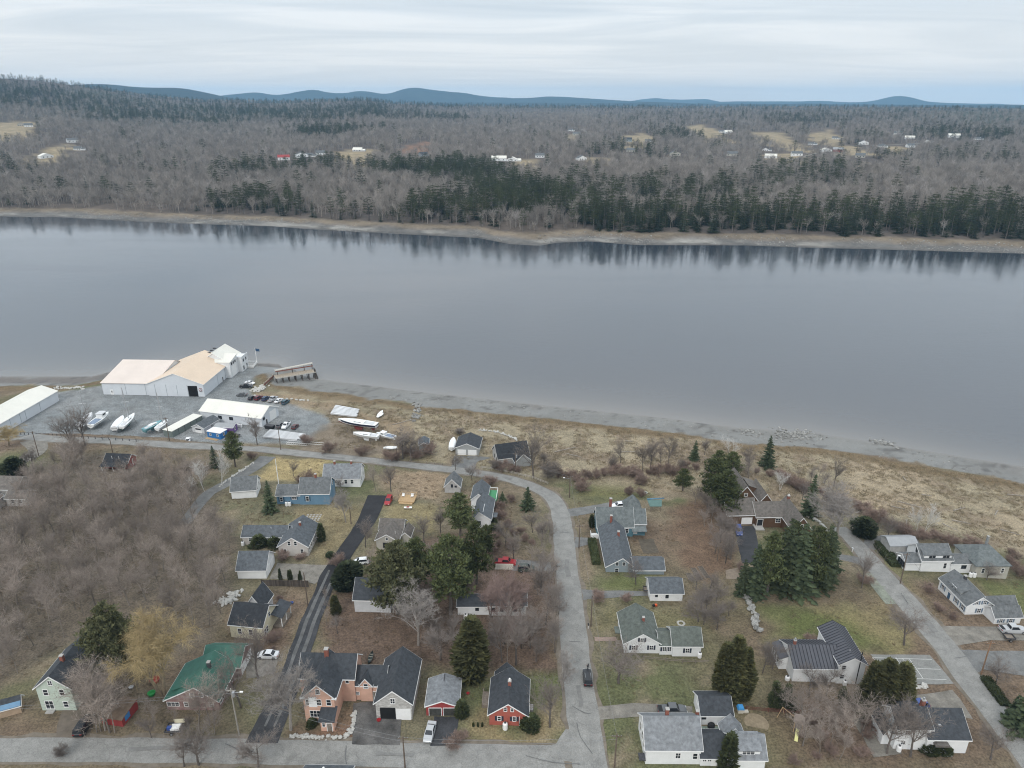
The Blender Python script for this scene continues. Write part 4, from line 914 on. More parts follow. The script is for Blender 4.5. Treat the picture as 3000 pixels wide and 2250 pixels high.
    def shed(s, x0, x1, y0, y1, zf, zb, wm, rm, ov=.25, t=.14, z0=-1.0, ax='y', walls=True):
        """mono-pitch block; zf at the low-coordinate side, zb at the high one, sloping along ax"""
        u0, u1 = (y0, y1) if ax == 'y' else (x0, x1); a, b = (x0, x1) if ax == 'y' else (y0, y1)
        pa = 'x' if ax == 'y' else 'y'
        if walls: s.part('wall', MB().prism([(u0, z0), (u1, z0), (u1, zb), (u0, zf)], a, b, pa), wm)
        sl = (zb - zf) / (u1 - u0)
        P = [(u0 - ov, zf - sl * ov + .015), (u1 + ov, zb + sl * ov + .015), (u1 + ov, zb + sl * ov + t), (u0 - ov, zf - sl * ov + t)]
        return s.part('roof', MB().prism(P, a - ov, b + ov, pa), rm)
    def hip(s, x0, x1, y0, y1, ze, zr, wm, rm, ov=.4, rl=0.0, z0=-1.2):
        s.part('wall', MB().box(x0, y0, z0, x1, y1, ze), wm)
        X0, X1, Y0, Y1 = x0 - ov, x1 + ov, y0 - ov, y1 + ov; mx, my = (x0 + x1) / 2, (y0 + y1) / 2
        V = [(X0, Y0, ze - .1), (X1, Y0, ze - .1), (X1, Y1, ze - .1), (X0, Y1, ze - .1), (X0, Y0, ze + .06), (X1, Y0, ze + .06), (X1, Y1, ze + .06), (X0, Y1, ze + .06), (mx - rl / 2, my, zr), (mx + rl / 2, my, zr)]
        return s.part('roof', MB().add(V, [(3, 2, 1, 0), (0, 1, 5, 4), (1, 2, 6, 5), (2, 3, 7, 6), (3, 0, 4, 7), (4, 5, 9, 8), (5, 6, 9), (6, 7, 8, 9), (7, 4, 8)]), rm)
    def win(s, side, x, y, z, w_=.85, h_=1.35, sh=None, dbl=1, fm=None):
        fmm, pm = winmesh(w_, h_, fm or s.trim, dbl)
        o = ob('window', fmm, s.e, (x, y, z), (0, 0, SROT[side])); ob('pane', pm, o)
        if sh:
            key = ('sh', h_, sh.name)
            if key not in WMESH: WMESH[key] = MB().box(-.2, -.05, -h_ / 2 - .05, .2, .03, h_ / 2 + .05).mesh('shutter', [sh])
            for d in (-1, 1): ob('shutter', WMESH[key], o, (d * (w_ / 2 + .33), 0, 0))
        return o
    def wins(s, side, fixed, cs, z, w_=.85, h_=1.35, sh=None, dbl=1, fm=None):
        for c in cs: s.win(side, *((c, fixed) if side in 'fb' else (fixed, c)), z, w_, h_, sh, dbl, fm)
    def door(s, side, x, y, z=0.0, w_=.95, h_=2.05, m=None, fm=None, panels=0, name='door'):
        e = ob(name, MB().box(-w_ / 2, -.05, 0, w_ / 2, .04, h_).mesh(name, [m or TRIM]), s.e, (x, y, z), (0, 0, SROT[side]))
        t = .11; f = MB().box(-w_ / 2 - t, -.07, 0, -w_ / 2, .05, h_ + t).box(w_ / 2, -.07, 0, w_ / 2 + t, .05, h_ + t).box(-w_ / 2, -.07, h_, w_ / 2, .05, h_ + t)
        ob('door_frame', f.mesh('door_frame', [fm or s.trim]), e)
        if panels:
            for i in range(panels):
                b0 = h_ * i / panels; ob('door_panel', MB().box(-w_ / 2 + .05, -.075, b0 + .04, w_ / 2 - .05, -.045, b0 + h_ / panels - .04).mesh('door_panel', [m or TRIM]), e)
        else: ob('door_handle', MB().box(w_ / 2 - .16, -.11, h_ * .47, w_ / 2 - .08, -.05, h_ * .52).mesh('door_handle', [DARKM]), e)
        return e
    def chimney(s, x, y, z0, z1, a=.65, m=BRICK, cap=CONC, pot=None):
        o = s.part('chimney', MB().box(x - a / 2, y - a / 2, z0, x + a / 2, y + a / 2, z1), m)
        s.part('chimney_cap', MB().box(x - a / 2 - .06, y - a / 2 - .06, z1 + .002, x + a / 2 + .06, y + a / 2 + .06, z1 + .14), cap, o)
        if pot: s.part('chimney_pot', MB().tube((x, y, z1 + .14), (x, y, z1 + .6), .18, .18, 8), pot, o)
    def stack(s, x, y, z0, z1, r=.06, m=None): return s.part('vent_pipe', MB().tube((x, y, z0), (x, y, z1), r, r, 6), m or TRIM)
    def steps(s, x0, x1, y0, n, rise=.18, run=.3, m=CONC, d=-1):
        mb = MB()
        for i in range(n): mb.box(x0, y0 + d * run * (n - i), -.3, x1, y0 + d * run * (n - i - 1), rise * (i + 1)) if d > 0 else mb.box(x0, y0 - run * (i + 1) , -.3, x1, y0 - run * i, rise * (n - i))
        return s.part('steps', mb, m)
W_, RF = WALLS, ROOFS

h = Hs('house', 'tall sage green gabled house with dark roof beside the leafless wood', 'house', (125, 2081), (225, 2081))
h.gable(0, 6.8, 0, 10.5, 5.9, 8.7, 'y', W_['sage'], RF['charcoal'], ov=.45); h.chimney(3.5, 4.2, 7.8, 9.9)
h.wins('f', 0, [1.7, 4.9], 4.6); h.wins('f', 0, [3.1], 7.0, .75, 1.0, dbl=2); h.win('f', 5.0, 0, 1.6); h.win('f', 1.75, 0, 1.45, 1.5, 1.9, dbl=2); h.wins('r', 6.8, [1.6, 5.2], 4.5); h.wins('r', 6.8, [1.7, 6.8], 1.7); h.steps(1.0, 2.6, 0, 1, .2, .9)
h = Hs('house', 'low red house with green metal roof and long rear garage wing', 'house', (491, 2079), (644, 2081))
h.gable(0, 10.4, 0, 9.5, 2.6, 5.9, 'y', W_['barnred'], RF['greenmetal'], xm=6.3); h.gable(3.6, 11.4, 9.0, 15.4, 2.8, 5.1, 'x', W_['barnred'], RF['greenmetal'], ov=.4)
h.shed(.9, 4.4, 1.6, 6.4, 3.5, 4.9, W_['barnred'], RF['greenmetal'], ax='x', z0=2.4)
h.wins('f', 0, [5.5, 7.3], 3.9, .7, .95); h.wins('f', 0, [4.0, 9.0], 1.5, .75, 1.0); h.win('f', 1.4, 0, 1.5, 2.3, .9, dbl=3); h.wins('r', 10.4, [1.2, 2.3], 1.5, .9, 1.2); h.win('r', 10.4, 6.6, 1.5); h.door('r', 10.4, 4.2); h.chimney(6.9, 5.6, 5.0, 6.9, .6, DARKM)
for y in (10.7, 13.7): h.door('r', 11.4, y, 0, 2.5, 2.1, TRIM, panels=4, name='garage_door')
h = Hs('shed', 'small red shed with flat brown roof and blue patch behind bare saplings', 'shed', (301, 2121), (363, 2130))
h.shed(0, 4.4, 0, 4.6, 1.8, 2.4, W_['red'], mat('rusty_flat_roof', (0.2, 0.145, 0.105), .9, .3, .8), ov=.2); h.part('blue_tarp', MB().box(4.42, .8, .6, 4.47, 2.2, 1.9), mat('blue_tarp', (0.06, 0.22, 0.5), .5, .2, 2))
h = Hs('shed', 'little blue fronted shed with dark roof by the left edge of the street', 'shed', (12, 2102), (56, 2090))
h.gable(-1.0, 3.0, 0, 2.6, 1.9, 3.2, 'x', mat('raw_plywood', (0.36, 0.27, 0.19), .9, .2, 1), RF['charcoal'], ov=.2); h.part('blue_roof_sheet', MB().add([(-1.2, -.3, 1.98), (3.2, -.3, 1.98), (3.2, .75, 2.78), (-1.2, .75, 2.78)], [(0, 1, 2, 3)]), mat('blue_roof_sheet', (0.13, 0.24, 0.36), .7, .1, 1))
h = Hs('house', 'weathered cream house with black roof and open side porch', 'house', (678, 1866), (774, 1876))
h.gable(0, 7.8, 0, 7.4, 3.7, 6.6, 'x', W_['cream'], RF['black'], ov=.3); h.gable(.6, 4.6, 6.6, 11.5, 3.4, 6.4, 'y', W_['palegrey'], RF['charcoal'])
h.shed(7.8, 10.2, 4.4, 9.4, 3.6, 2.9, W_['cream'], RF['charcoal'], ax='x', walls=False)
for y in (4.6, 6.9, 9.2): h.part('porch_post', MB().box(9.95, y - .08, -.5, 10.11, y + .08, 2.9), TRIM)
h.part('porch_floor', MB().box(7.82, 4.4, -.8, 10.2, 9.4, .25), WOOD); h.wins('f', 0, [2.3, 4.9], 1.9, .8, 1.35); h.wins('r', 7.8, [1.0, 1.9], 1.6, .7, 1.4); h.wins('r', 7.8, [3.6], 4.3, .7, 1.1)
h = Hs('garage', 'white double garage with grey shingle roof beside a board fence', 'garage', (698, 1695), (781, 1695))
h.gable(0, 7.2, 0, 7.2, 2.7, 5.7, 'x', WHITE, RF['slate'])
for y in (2.0, 5.2): h.door('r', 7.2, y, 0, 2.6, 2.2, TRIM, panels=4, name='garage_door')
h = Hs('house', 'white cape house with long left wing and grey roof above the round bushes', 'house', (819, 1628), (903, 1629))
h.gable(0, 7.8, 0, 10.8, 3.0, 5.7, 'y', W_['taupe'], RF['slate']); h.gable(-11.6, .4, 5.2, 10.4, 2.6, 4.4, 'x', W_['taupe'], RF['slate']); h.shed(.4, 3.0, 4.0, 8.6, 3.2, 5.0, WHITE, RF['slate'], ax='x', z0=2.6); h.chimney(4.4, 6.2, 5.0, 6.5, .5); h.stack(-4, 7, 3.6, 4.5); h.stack(2.2, 6, 4.6, 5.6)
h.wins('f', 0, [3.0, 4.7], 3.9, .7, 1.15); h.wins('f', 0, [1.7, 6.2], 1.5, .7, 1.15); h.wins('f', 5.2, [-9.4], 1.6, .9, 1.0); h.win('f', -4.8, 5.2, 1.7, 1.1, .8, dbl=2); h.wins('r', 7.8, [1.6, 3.4, 5.2, 7.2, 9.2], 1.5, .75, 1.25)
h = Hs('house', 'slate blue house with attached lower wing behind the pointed spruce', 'house', (812, 1478), (966, 1478))
h.gable(7.0, 16.1, 0, 8.0, 3.8, 7.0, 'x', W_['blue'], RF['mid']); h.gable(0, 7.0, .3, 6.5, 3.1, 5.0, 'x', W_['blue'], RF['mid']); h.chimney(11.5, 4, 6.2, 8.2, .6); h.part('skylight', MB().box(8.2, 1.4, 4.95, 9.0, 2.3, 5.2), GLASS)
h.win('f', 1.4, .3, 1.6, .75, 1.3, SHUTN); h.win('f', 5.3, .3, 2.0, 1.2, .9, SHUTN, 2); h.win('f', 9.4, 0, 1.9, .8, 1.45, SHUTN); h.wins('r', 16.1, [2.4, 5.4], 4.4, .7, 1.1)
h = Hs('garage', 'white gabled garage with grey roof at the end of the old lane', 'garage', (680, 1462), (752, 1457))
h.gable(0, 7.4, 0, 7.0, 2.8, 5.6, 'x', WHITE, RF['mid']); h.wins('r', 7.4, [2.0, 5.0], 2.2, .8, 1.2); h.win('r', 7.4, 3.5, 4.2, .6, .9)
h = Hs('house', 'white house with broad pale grey roof and two brick chimneys by the shore road', 'house', (949, 1425), (1054, 1427))
h.gable(0, 11.8, 0, 8.0, 2.9, 6.0, 'x', WHITE, RF['grey']); h.chimney(3.2, 4, 5.2, 7.0, .6); h.chimney(8.6, 4, 5.2, 7.0, .6); h.wins('f', 0, [7.2, 9.2], 1.6, .8, 1.3); h.wins('r', 11.8, [2.2, 5.6], 1.6); h.wins('r', 11.8, [4.0], 4.2, .7, 1.0)
h = Hs('house', 'small olive tan house with cross gabled brown roof beside the dark driveway', 'house', (1104, 1609), (1165, 1612))
h.gable(0, 6.0, 0, 7.5, 3.1, 4.9, 'y', W_['tan'], RF['brown']); h.gable(-.4, 6.2, 5.2, 10.0, 3.0, 5.0, 'x', W_['tan'], RF['brown']); h.gable(6.2, 8.6, 3.0, 7.5, 2.6, 3.8, 'y', W_['tan'], RF['brown']); h.win('f', 3.0, 0, 3.5, .6, .8); h.win('f', 3.2, 0, 1.4, 2.6, 1.5, dbl=3, fm=DARKM); h.stack(4.9, 2, 3.6, 4.8)
h = Hs('barn', 'tiny silver grey barn with steep roof standing by the road bend', 'barn', (1303, 1443), (1348, 1445))
h.gable(0, 5.0, 0, 5.2, 2.2, 4.9, 'y', W_['oldgrey'], RF['mid'], ov=.2); h.win('f', 2.4, 0, 2.5, .55, 1.0, fm=DARKM); h.win('f', 3.6, 0, 2.3, .55, .5, fm=DARKM)
h = Hs('house', 'narrow slate roofed white house with green deck half hidden by pines', 'house', (1388, 1545), (1432, 1548), ang=-4)
h.gable(0, 4.9, 0, 11.0, 3.0, 5.2, 'y', WHITE, RF['slate'], xm=1.6); h.gable(-2.0, 2.6, 10.5, 19.0, 3.0, 5.0, 'y', WHITE, RF['slate']); h.part('deck', MB().box(2.7, 13.0, -.6, 5.4, 18.8, 1.6), mat('green_deck', (0.07, 0.25, 0.12), .8, .15, 2))
dr = MB()
for a in ((2.7, 18.75, 5.4, 18.85), (5.32, 13, 5.42, 18.8)): dr.box(a[0], a[1], 2.4, a[2], a[3], 2.55)
for y in np.arange(13.1, 18.9, .8): dr.box(5.33, y, 1.6, 5.41, y + .1, 2.4)
h.part('deck_railing', dr, TRIM); h.part('dormer_wall', MB().prism([(2.6, 3.6), (4.3, 3.2), (2.6, 4.75)], 1.0, 5.4, 'y'), WHITE); h.win('f', 1.6, 0, 1.6, 1.1, 1.2); h.door('r', 4.9, 3.0); h.part('side_porch_roof', MB().box(4.93, 2.0, 2.35, 6.6, 4.4, 2.5), RF['slate'])
h = Hs('garage', 'grey two door garage with dark shingles beside the shore meadow', 'garage', (1335, 1332), (1402, 1335))
h.gable(0, 8.5, 0, 9.0, 2.9, 4.7, 'y', W_['grey'], RF['charcoal'])
for x in (2.3, 6.2): h.door('f', x, 0, 0, 2.9, 2.1, TRIM, panels=4, name='garage_door')
h = Hs('house', 'grey shingled house with black angled roof behind a split rail fence', 'house', (1440, 1344), (1466, 1361))
h.e.rotation_euler[2] = R(16); h.e.location.x += 1.0; h.gable(0, 11.5, -5.6, 2.4, 2.8, 6.4, 'x', W_['oldgrey'], RF['black']); h.gable(5.4, 11.0, -9.0, -2.0, 2.6, 5.2, 'y', W_['grey'], RF['black']); h.wins('l', 0, [-3.4, -.6], 1.6, .8, 1.2, fm=DARKM); h.win('l', 0, -1.6, 4.4, .6, 1.0, fm=DARKM); h.stack(8.2, -6, 4.4, 5.4)
h = Hs('shed', 'small grey garden shed with two tone roof near the marsh creek', 'shed', (1228, 1321), (1257, 1320))
h.gable(0, 3.7, 0, 5.2, 2.3, 3.4, 'y', W_['grey'], RF['slate'], ov=.2); h.part('red_door_sign', MB().box(1.7, -.06, 1.8, 2.0, -.02, 2.3), W_['red'])
h = Hs('house', 'teal house with grey front ell and white porch beside the curving road', 'house', (1749, 1569), (1849, 1569), ang=0)
h.gable(0, 10.2, 0, 7.5, 3.0, 7.0, 'x', W_['teal'], RF['teal'], ov=.3); h.gable(10.2, 13.8, .8, 7.0, 3.6, 6.4, 'x', W_['teal'], RF['teal']); h.hip(9.0, 13.4, 7.2, 11.6, 4.2, 8.0, W_['teal'], RF['teal']); h.chimney(4.4, 6.6, 4.5, 8.2, .7); h.door('f', 11.0, .8)
h.shed(9.9, 13.6, -1.4, .8, 2.3, 2.9, W_['teal'], RF['teal'], walls=False); h.part('porch', MB().box(-1.9, -1.8, -.8, .2, .4, .6), TRIM); h.part('porch_railing', MB().box(-1.9, -1.8, .6, -1.8, .4, 1.5).box(-1.8, -1.8, .6, .2, -1.7, 1.5), TRIM)
h.win('l', 0, 3.6, 4.6, .8, 1.2); h.wins('f', 0, [1.2, 8.4], 1.6)
h.gable(.2, 7.4, -18.4, -.3, 2.8, 5.4, 'y', W_['greyblue'], RF['slate'], xm=4.4, ov=.25); h.gable(7.4, 15.2, -19.3, -13.6, 2.4, 4.0, 'x', W_['greyblue'], RF['slate'], ov=.25); h.chimney(4.7, -8.0, 4.8, 6.6, .6); h.chimney(3.6, -.9, 4.8, 7.2, .6)
h.wins('f', -18.4, [3.0, 4.8], 3.6, .7, 1.0, fm=W_['palegrey']); h.win('f', 3.0, -18.4, 1.5, .8, 1.3, fm=W_['palegrey']); h.part('gable_trellis', MB().box(.6, -18.5, -.2, 5.0, -18.42, .1), TRIM)
h = Hs('garage', 'white garage with dark pitched roof behind the short grey drive', 'garage', (1904, 1760), (1998, 1761))
h.gable(0, 7.9, 0, 6.0, 2.4, 4.3, 'x', WHITE, RF['slate']); h.win('f', 1.5, 0, 1.5, .5, .5, fm=DARKM); h.win('f', 4.1, 0, 1.4, .6, 1.0, fm=DARKM); h.door('f', 2.4, 0, 0, .85, 1.9); h.part('garage_door', MB().box(-.05, 1.2, 0, -.01, 4.6, 2.0), TRIM)
h = Hs('house', 'white cape with dark shutters and mossy grey roof beside the main road', 'house', (1828, 1913), (1930, 1914))
h.gable(0, 7.7, 0, 9.8, 2.8, 5.3, 'y', WHITE, RF['green']); h.gable(7.7, 11.4, -.4, 5.0, 2.4, 3.9, 'x', WHITE, RF['green'], ov=.2); h.gable(10.4, 16.6, -.9, 4.9, 3.0, 5.3, 'x', WHITE, RF['green']); h.chimney(4.7, 4.6, 4.6, 5.9, .5)
h.wins('f', 0, [3.75], 3.6, .7, .95, SHUT, 2); h.wins('f', 0, [2.0, 5.9], 1.5, .75, 1.1, SHUT, 2); h.wins('f', -.4, [8.7], 1.5, .7, 1.1, SHUT, 2); h.win('f', 9.8, -.4, 1.5, .7, 1.1, None, 2); h.win('f', 13.6, -.9, 1.5, .75, 1.1, SHUT, 2); h.part('porch_roof', MB().box(-1.6, 3.4, 2.35, -.02, 5.6, 2.5), RF['green']); h.part('porch', MB().box(-1.5, 2.2, -.5, -.02, 3.4, .5), WOOD); h.door('l', 0, 4.4)
h = Hs('house', 'large white house with light grey roof and black chimney flashing near the street corner', 'house', (1890, 2238), (2049, 2239))
h.gable(0, 9.9, 0, 8.0, 3.7, 7.2, 'x', WHITE, RF['grey'], ov=.3); h.gable(9.9, 14.6, -.3, 5.6, 2.2, 4.4, 'x', WHITE, RF['charcoal']); h.gable(15.0, 21.0, -1.6, 4.0, 3.4, 6.0, 'x', WHITE, RF['grey']); h.shed(15.9, 20.0, -1.2, 1.6, 4.9, 5.9, WHITE, RF['grey'], z0=3); h.gable(15.0, 18.6, 3.6, 6.4, 3.0, 5.0, 'y', WHITE, RF['grey'])
h.chimney(4.3, 4.6, 6.6, 8.4, .6); h.chimney(10.3, 5.9, 3.6, 6.6, .55); h.wins('f', 0, [5.8], 2.1, .8, 1.2, dbl=2); h.wins('f', 0, [8.9], 2.0, .75, 1.3); h.wins('f', -.3, [10.6, 11.5, 13.1, 14.0], 1.5, .6, .75, dbl=2); h.door('f', 12.3, -.3, 0, .7, 1.9); h.win('f', 17.9, -1.2, 4.3, 2.1, .8, dbl=3); h.wins('l', 0, [2.0, 4.0, 6.0], 2.6, .9, 2.0); h.win('l', 0, 4.0, 5.6, .8, 1.0)
h.part('side_awning', MB().box(-1.2, -.4, 1.2, -.05, 1.2, 1.4), DARKM)
h = Hs('garage', 'small white garage with charcoal roof and painted patio in front', 'garage', (2055, 2123), (2141, 2124))
h.gable(-.2, 5.7, 0, 5.6, 2.6, 4.3, 'x', WHITE, RF['charcoal']); h.win('f', .3, 0, 1.9, .7, .8, fm=DARKM); h.door('f', 4.5, 0, 0, .9, 1.9); h.part('garage_door', MB().box(-.27, 1.0, 0, -.21, 4.4, 2.1), TRIM)
h = Hs('house', 'white house with dark standing seam metal roof by the green lawn', 'house', (2320, 1996), (2446, 1999))
h.gable(0, 9.6, 0, 8.2, 3.6, 5.9, 'x', WHITE, RF['darkmetal'], ov=.3, seams=.7); h.gable(9.0, 14.4, -.3, 10.5, 5.1, 6.7, 'y', WHITE, RF['darkmetal'], ov=.35, seams=.7); h.shed(-1.6, 0, 3.6, 8.2, 2.7, 3.4, WHITE, RF['darkmetal'], ax='x'); h.chimney(1.2, 4.3, 5.4, 7.0, .5, pot=GALV); h.stack(13.0, -.55, 0, 8.4, .1, BLACK); h.stack(11.6, 1.6, 6.3, 7.0, .08)
h.wins('f', -.3, [10.0], 4.1, .75, .95, fm=W_['palegrey']); h.wins('f', -.3, [10.0], 1.7, .75, .95, fm=W_['palegrey']); h.wins('l', -1.6, [4.6, 6.0, 7.4], 1.6, .8, 1.2)
h = Hs('house', 'white two part house with charcoal roof behind two tall bare trees', 'house', (2615, 2194), (2822, 2199))
h.gable(0, 6.2, 0, 5.2, 5.2, 7.0, 'x', WHITE, RF['charcoal'], xm=3.2); h.gable(5.6, 13.1, -.6, 5.2, 3.5, 6.3, 'x', WHITE, RF['charcoal'], xm=3.7); h.chimney(6.4, 4.4, 5.0, 7.6, .7, pot=GALV); h.gable(-1.8, 0, 1.0, 5.4, 2.6, 4.4, 'y', WHITE, RF['charcoal'], ov=.1); h.shed(3.0, 6.2, 5.2, 6.8, 5.4, 4.6, WHITE, RF['charcoal'])
h.wins('f', 0, [1.9, 5.0], 4.2, .7, .8, dbl=2); h.wins('f', 0, [1.6], 1.6, .7, .8, dbl=2); h.win('f', 8.2, -.6, 1.7, .7, 1.1, dbl=2); h.door('f', 7.2, -.6); h.part('door_hood', MB().prism([(6.6, 2.45), (9.4, 2.45), (9.0, 2.9), (7.0, 2.9)], -1.7, -.62, 'y'), RF['brown']); h.part('skylight', MB().box(8.0, 1.0, 4.5, 8.5, 2.4, 4.95), GALV); h.steps(8.8, 10.2, -.6, 3)
h = Hs('house', 'white house with blue grey shutters and long dormer on the grassy rise', 'house', (2747, 1725), (2823, 1798))
h.gable(0, 10.4, 0, 6.4, 3.2, 5.5, 'x', WHITE, RF['mid']); h.gable(7.0, 10.5, 5.6, 12.4, 2.7, 4.3, 'y', WHITE, RF['mid']); h.shed(2.6, 7.0, .5, 3.0, 4.2, 5.3, WHITE, RF['mid'], z0=3); h.gable(10.45, 14.0, 4.6, 11.0, 2.6, 4.2, 'y', WHITE, RF['mid']); h.chimney(3.6, 3.4, 5.0, 6.5, .6, DARKM)
h.wins('f', 0, [1.6, 6.8, 9.2], 1.7, .8, 1.2, SHUTB, 2); h.door('f', 4.2, 0, 0, .95, 2.05, SHUTN); h.wins('f', .5, [4.0, 5.0], 3.9, .6, .7); h.wins('r', 10.4, [2.2, 4.2], 3.9, .7, .95, SHUTB, 2); h.win('r', 10.4, 3.3, 1.6, .8, 1.15, SHUTB, 2); h.wins('r', 14.0, [6.2, 8.6], 1.5, .75, 1.1, SHUTB, 2)
h = Hs('house', 'white house joined by a low link to a grey hip roofed pavilion at the marsh', 'house', (2694, 1674), (2778, 1676))
h.gable(0, 8.0, 0, 7.0, 3.6, 6.2, 'x', WHITE, RF['mid']); h.shed(.5, 7.8, .3, 3.6, 4.9, 5.9, WHITE, RF['mid'], z0=3); h.gable(-3.8, 0, .4, 4.8, 2.6, 3.8, 'x', WHITE, RF['mid']); h.gable(8.0, 14.0, -.2, 4.2, 2.4, 3.9, 'x', WHITE, RF['mid'], ov=.2); h.hip(13.2, 22.0, -2.2, 7.0, 3.2, 6.2, W_['tan'], RF['teal'], rl=3.0); h.gable(-4, 3.6, 8.2, 13.0, 2.5, 3.6, 'x', W_['oldgrey'], RF['greysteel'], trim=False)
h.wins('f', .3, [2.2, 3.1, 5.9, 6.8], 4.3, .6, .6, fm=DARKM); h.win('f', 6.4, 0, 1.7, .7, 1.6); h.win('f', 11.4, -.2, 1.4, 1.2, .9, dbl=2, fm=DARKM); h.wins('f', -2.2, [15.2, 20.4], 1.6, .7, 1.3); h.wins('l', -3.8, [1.2, 2.4, 3.6], 1.3, .9, 1.5, fm=DARKM); h.chimney(19.6, 4.6, 4.6, 7.6, .5, GALV); h.wins('l', 0, [3.0], 4.6, .7, 1.1, fm=DARKM)
h = Hs('house', 'rambling brown shingled house with several gables behind the dark conifers', 'house', (2141, 1542), (2209, 1543), ang=2)
BR = W_['brown']
h.gable(-1.0, 7.6, 1.0, 9.0, 3.4, 6.6, 'x', BR, RF['brown']); h.gable(1.6, 9.4, 5.4, 17.0, 5.4, 10.3, 'y', BR, RF['brown']); h.gable(7.4, 17.6, 0, 7.4, 3.2, 6.0, 'x', BR, RF['brown']); h.gable(8.6, 14.8, 5.0, 14.0, 3.6, 7.8, 'y', BR, RF['brown']); h.gable(15.2, 20.6, -7.0, 5.0, 3.4, 7.0, 'y', BR, RF['brown'])
h.shed(-.4, 2.8, 10.5, 15.5, 6.4, 7.4, BR, RF['brown'], ax='x', z0=4); h.shed(8.2, 11.0, 10.5, 15.5, 7.6, 6.6, BR, RF['brown'], ax='x', z0=4)
h.part('skylight', MB().add([(13.4, 6.6, 5.3), (13.4, 9.2, 5.3), (12.5, 9.2, 6.4), (12.5, 6.6, 6.4)], [(0, 1, 2, 3)]), GLASS)
h.win('f', 5.5, 5.4, 7.5, .9, .9); h.door('f', 5.0, 1.0, 0, 3.0, 2.2, TRIM, panels=4, name='garage_door'); h.door('f', 8.6, 0, 0, 1.6, 2.2, GLASS); h.win('f', 14.0, 0, 1.7, 1.4, 1.3, dbl=2); h.win('f', 17.9, -7.0, 4.0, .8, 1.3); h.chimney(17.9, 3.8, 5.6, 7.8, .7, pot=TRIM); h.part('white_ramp', MB().box(6.8, -2.2, -.4, 9.4, .95, .12), CONC)
h = Hs('house', 'peeling peach farmhouse with dark roofs, dormer link and attached grey barn', 'house', (897, 2113), (986, 2115))
PE, CH = W_['peach'], RF['charcoal']
h.gable(0, 6.0, 0, 9.0, 6.3, 9.3, 'y', PE, CH, ov=.45); h.gable(-2.2, 8.6, 5.2, 11.4, 6.2, 9.2, 'x', PE, CH, ov=.4); h.chimney(2.9, 7.6, 8.8, 11.0, .75)
h.gable(6.0, 14.6, 5.6, 10.8, 4.0, 6.4, 'x', PE, CH, ov=.3); h.gable(9.6, 12.0, 5.3, 8.0, 4.3, 5.9, 'y', PE, CH, ov=.25)
h.gable(13.6, 20.6, 1.0, 12.5, 4.2, 7.2, 'y', W_['peeling'], CH, ov=.35)
h.part('bare_plaster_patch', MB().box(1.0, -.03, 3.7, 2.6, -.004, 6.2), TRIM)
h.wins('f', 0, [.9, 3.0, 4.9], 4.9, .8, 1.35); h.win('f', 3.0, 0, 7.5, .75, 1.1); h.win('f', 2.0, 0, 2.0, 1.9, 1.5, dbl=3); h.win('f', 7.2, 5.2, 5.4, .6, 1.3); h.win('f', 10.8, 5.3, 3.9, .8, 1.1); h.win('f', 8.7, 5.6, 1.7, 1.1, .6); h.door('f', 6.9, 5.6, 0, 1.1, 2.2, TRIM); h.door('f', 12.6, 5.6, 0, 1.0, 2.2, WOOD)
h.part('roof_corbel', MB().box(-.5, -.42, 6.0, .4, -.05, 6.2).box(5.6, -.42, 6.0, 6.5, -.05, 6.2), TRIM)
h.part('entry_porch', MB().box(3.6, -2.2, -.6, 6.1, -.02, 2.6), PE); h.shed(3.5, 6.2, -2.3, -.02, 2.6, 3.6, PE, CH, walls=False); h.win('f', 4.2, -2.2, 1.6, .5, .9); h.door('f', 5.3, -2.2, 0, .9, 2.0, WOOD)
h.part('painted_barn_shade', MB().box(14.4, .93, 0, 17.4, .99, 2.9), mat('painted_opening_shade', (0.012, 0.012, 0.013), .95, .3, 1)); h.part('barn_door', MB().box(17.5, .86, 0, 20.4, .98, 2.7), TRIM); h.win('f', 17.0, 1.0, 4.6, .8, 1.1, dbl=2)  # flat near-black panel on the barn wall paints the shade of an opening
for i in range(6): h.part('ladder_rung', MB().box(8.0 - .35 + .35, 5.5, .4 + i * .38, 8.0 + .35, 5.54, .46 + i * .38), BRICK)
h = Hs('garage', 'red two bay garage with grey gable roof and black driveway', 'garage', (1249, 2099), (1343, 2099))
RD = W_['red']
h.gable(0, 6.3, .25, 7.0, 2.5, 3.8, 'y', RD, RF['grey'], ov=.25)
h.part('painted_bay_shade', MB().box(.6, .21, 0, 2.95, .24, 1.95).box(3.4, .21, 0, 5.7, .24, 1.95), mat('painted_garage_shade', (0.055, 0.055, 0.05), .9, .4, 1.5)); h.part('bay_frame', MB().box(.5, .12, 0, .6, .24, 2.0).box(2.95, .12, 0, 3.05, .24, 2.0).box(3.3, .12, 0, 3.4, .24, 2.0).box(5.7, .12, 0, 5.8, .24, 2.0).box(.6, .12, 1.95, 2.95, .24, 2.04).box(3.4, .12, 1.95, 5.7, .24, 2.04), TRIM); h.part('ridge_vent', MB().box(3.05, 5.2, 3.98, 3.25, 7.0, 4.08), DARKM)  # thin dark panels on the solid wall paint the shade inside the bays
h = Hs('house', 'red brick cottage with dark shutters and white propane tank in front', 'house', (1434, 2123), (1544, 2127))
h.gable(0, 7.3, 0, 9.0, 2.8, 5.5, 'y', W_['brick'], RF['charcoal'], ov=.35); h.gable(.6, 5.0, 8.4, 11.0, 2.6, 4.9, 'y', W_['brick'], RF['charcoal']); h.chimney(3.7, 4.6, 5.0, 6.6, .6, pot=TRIM)
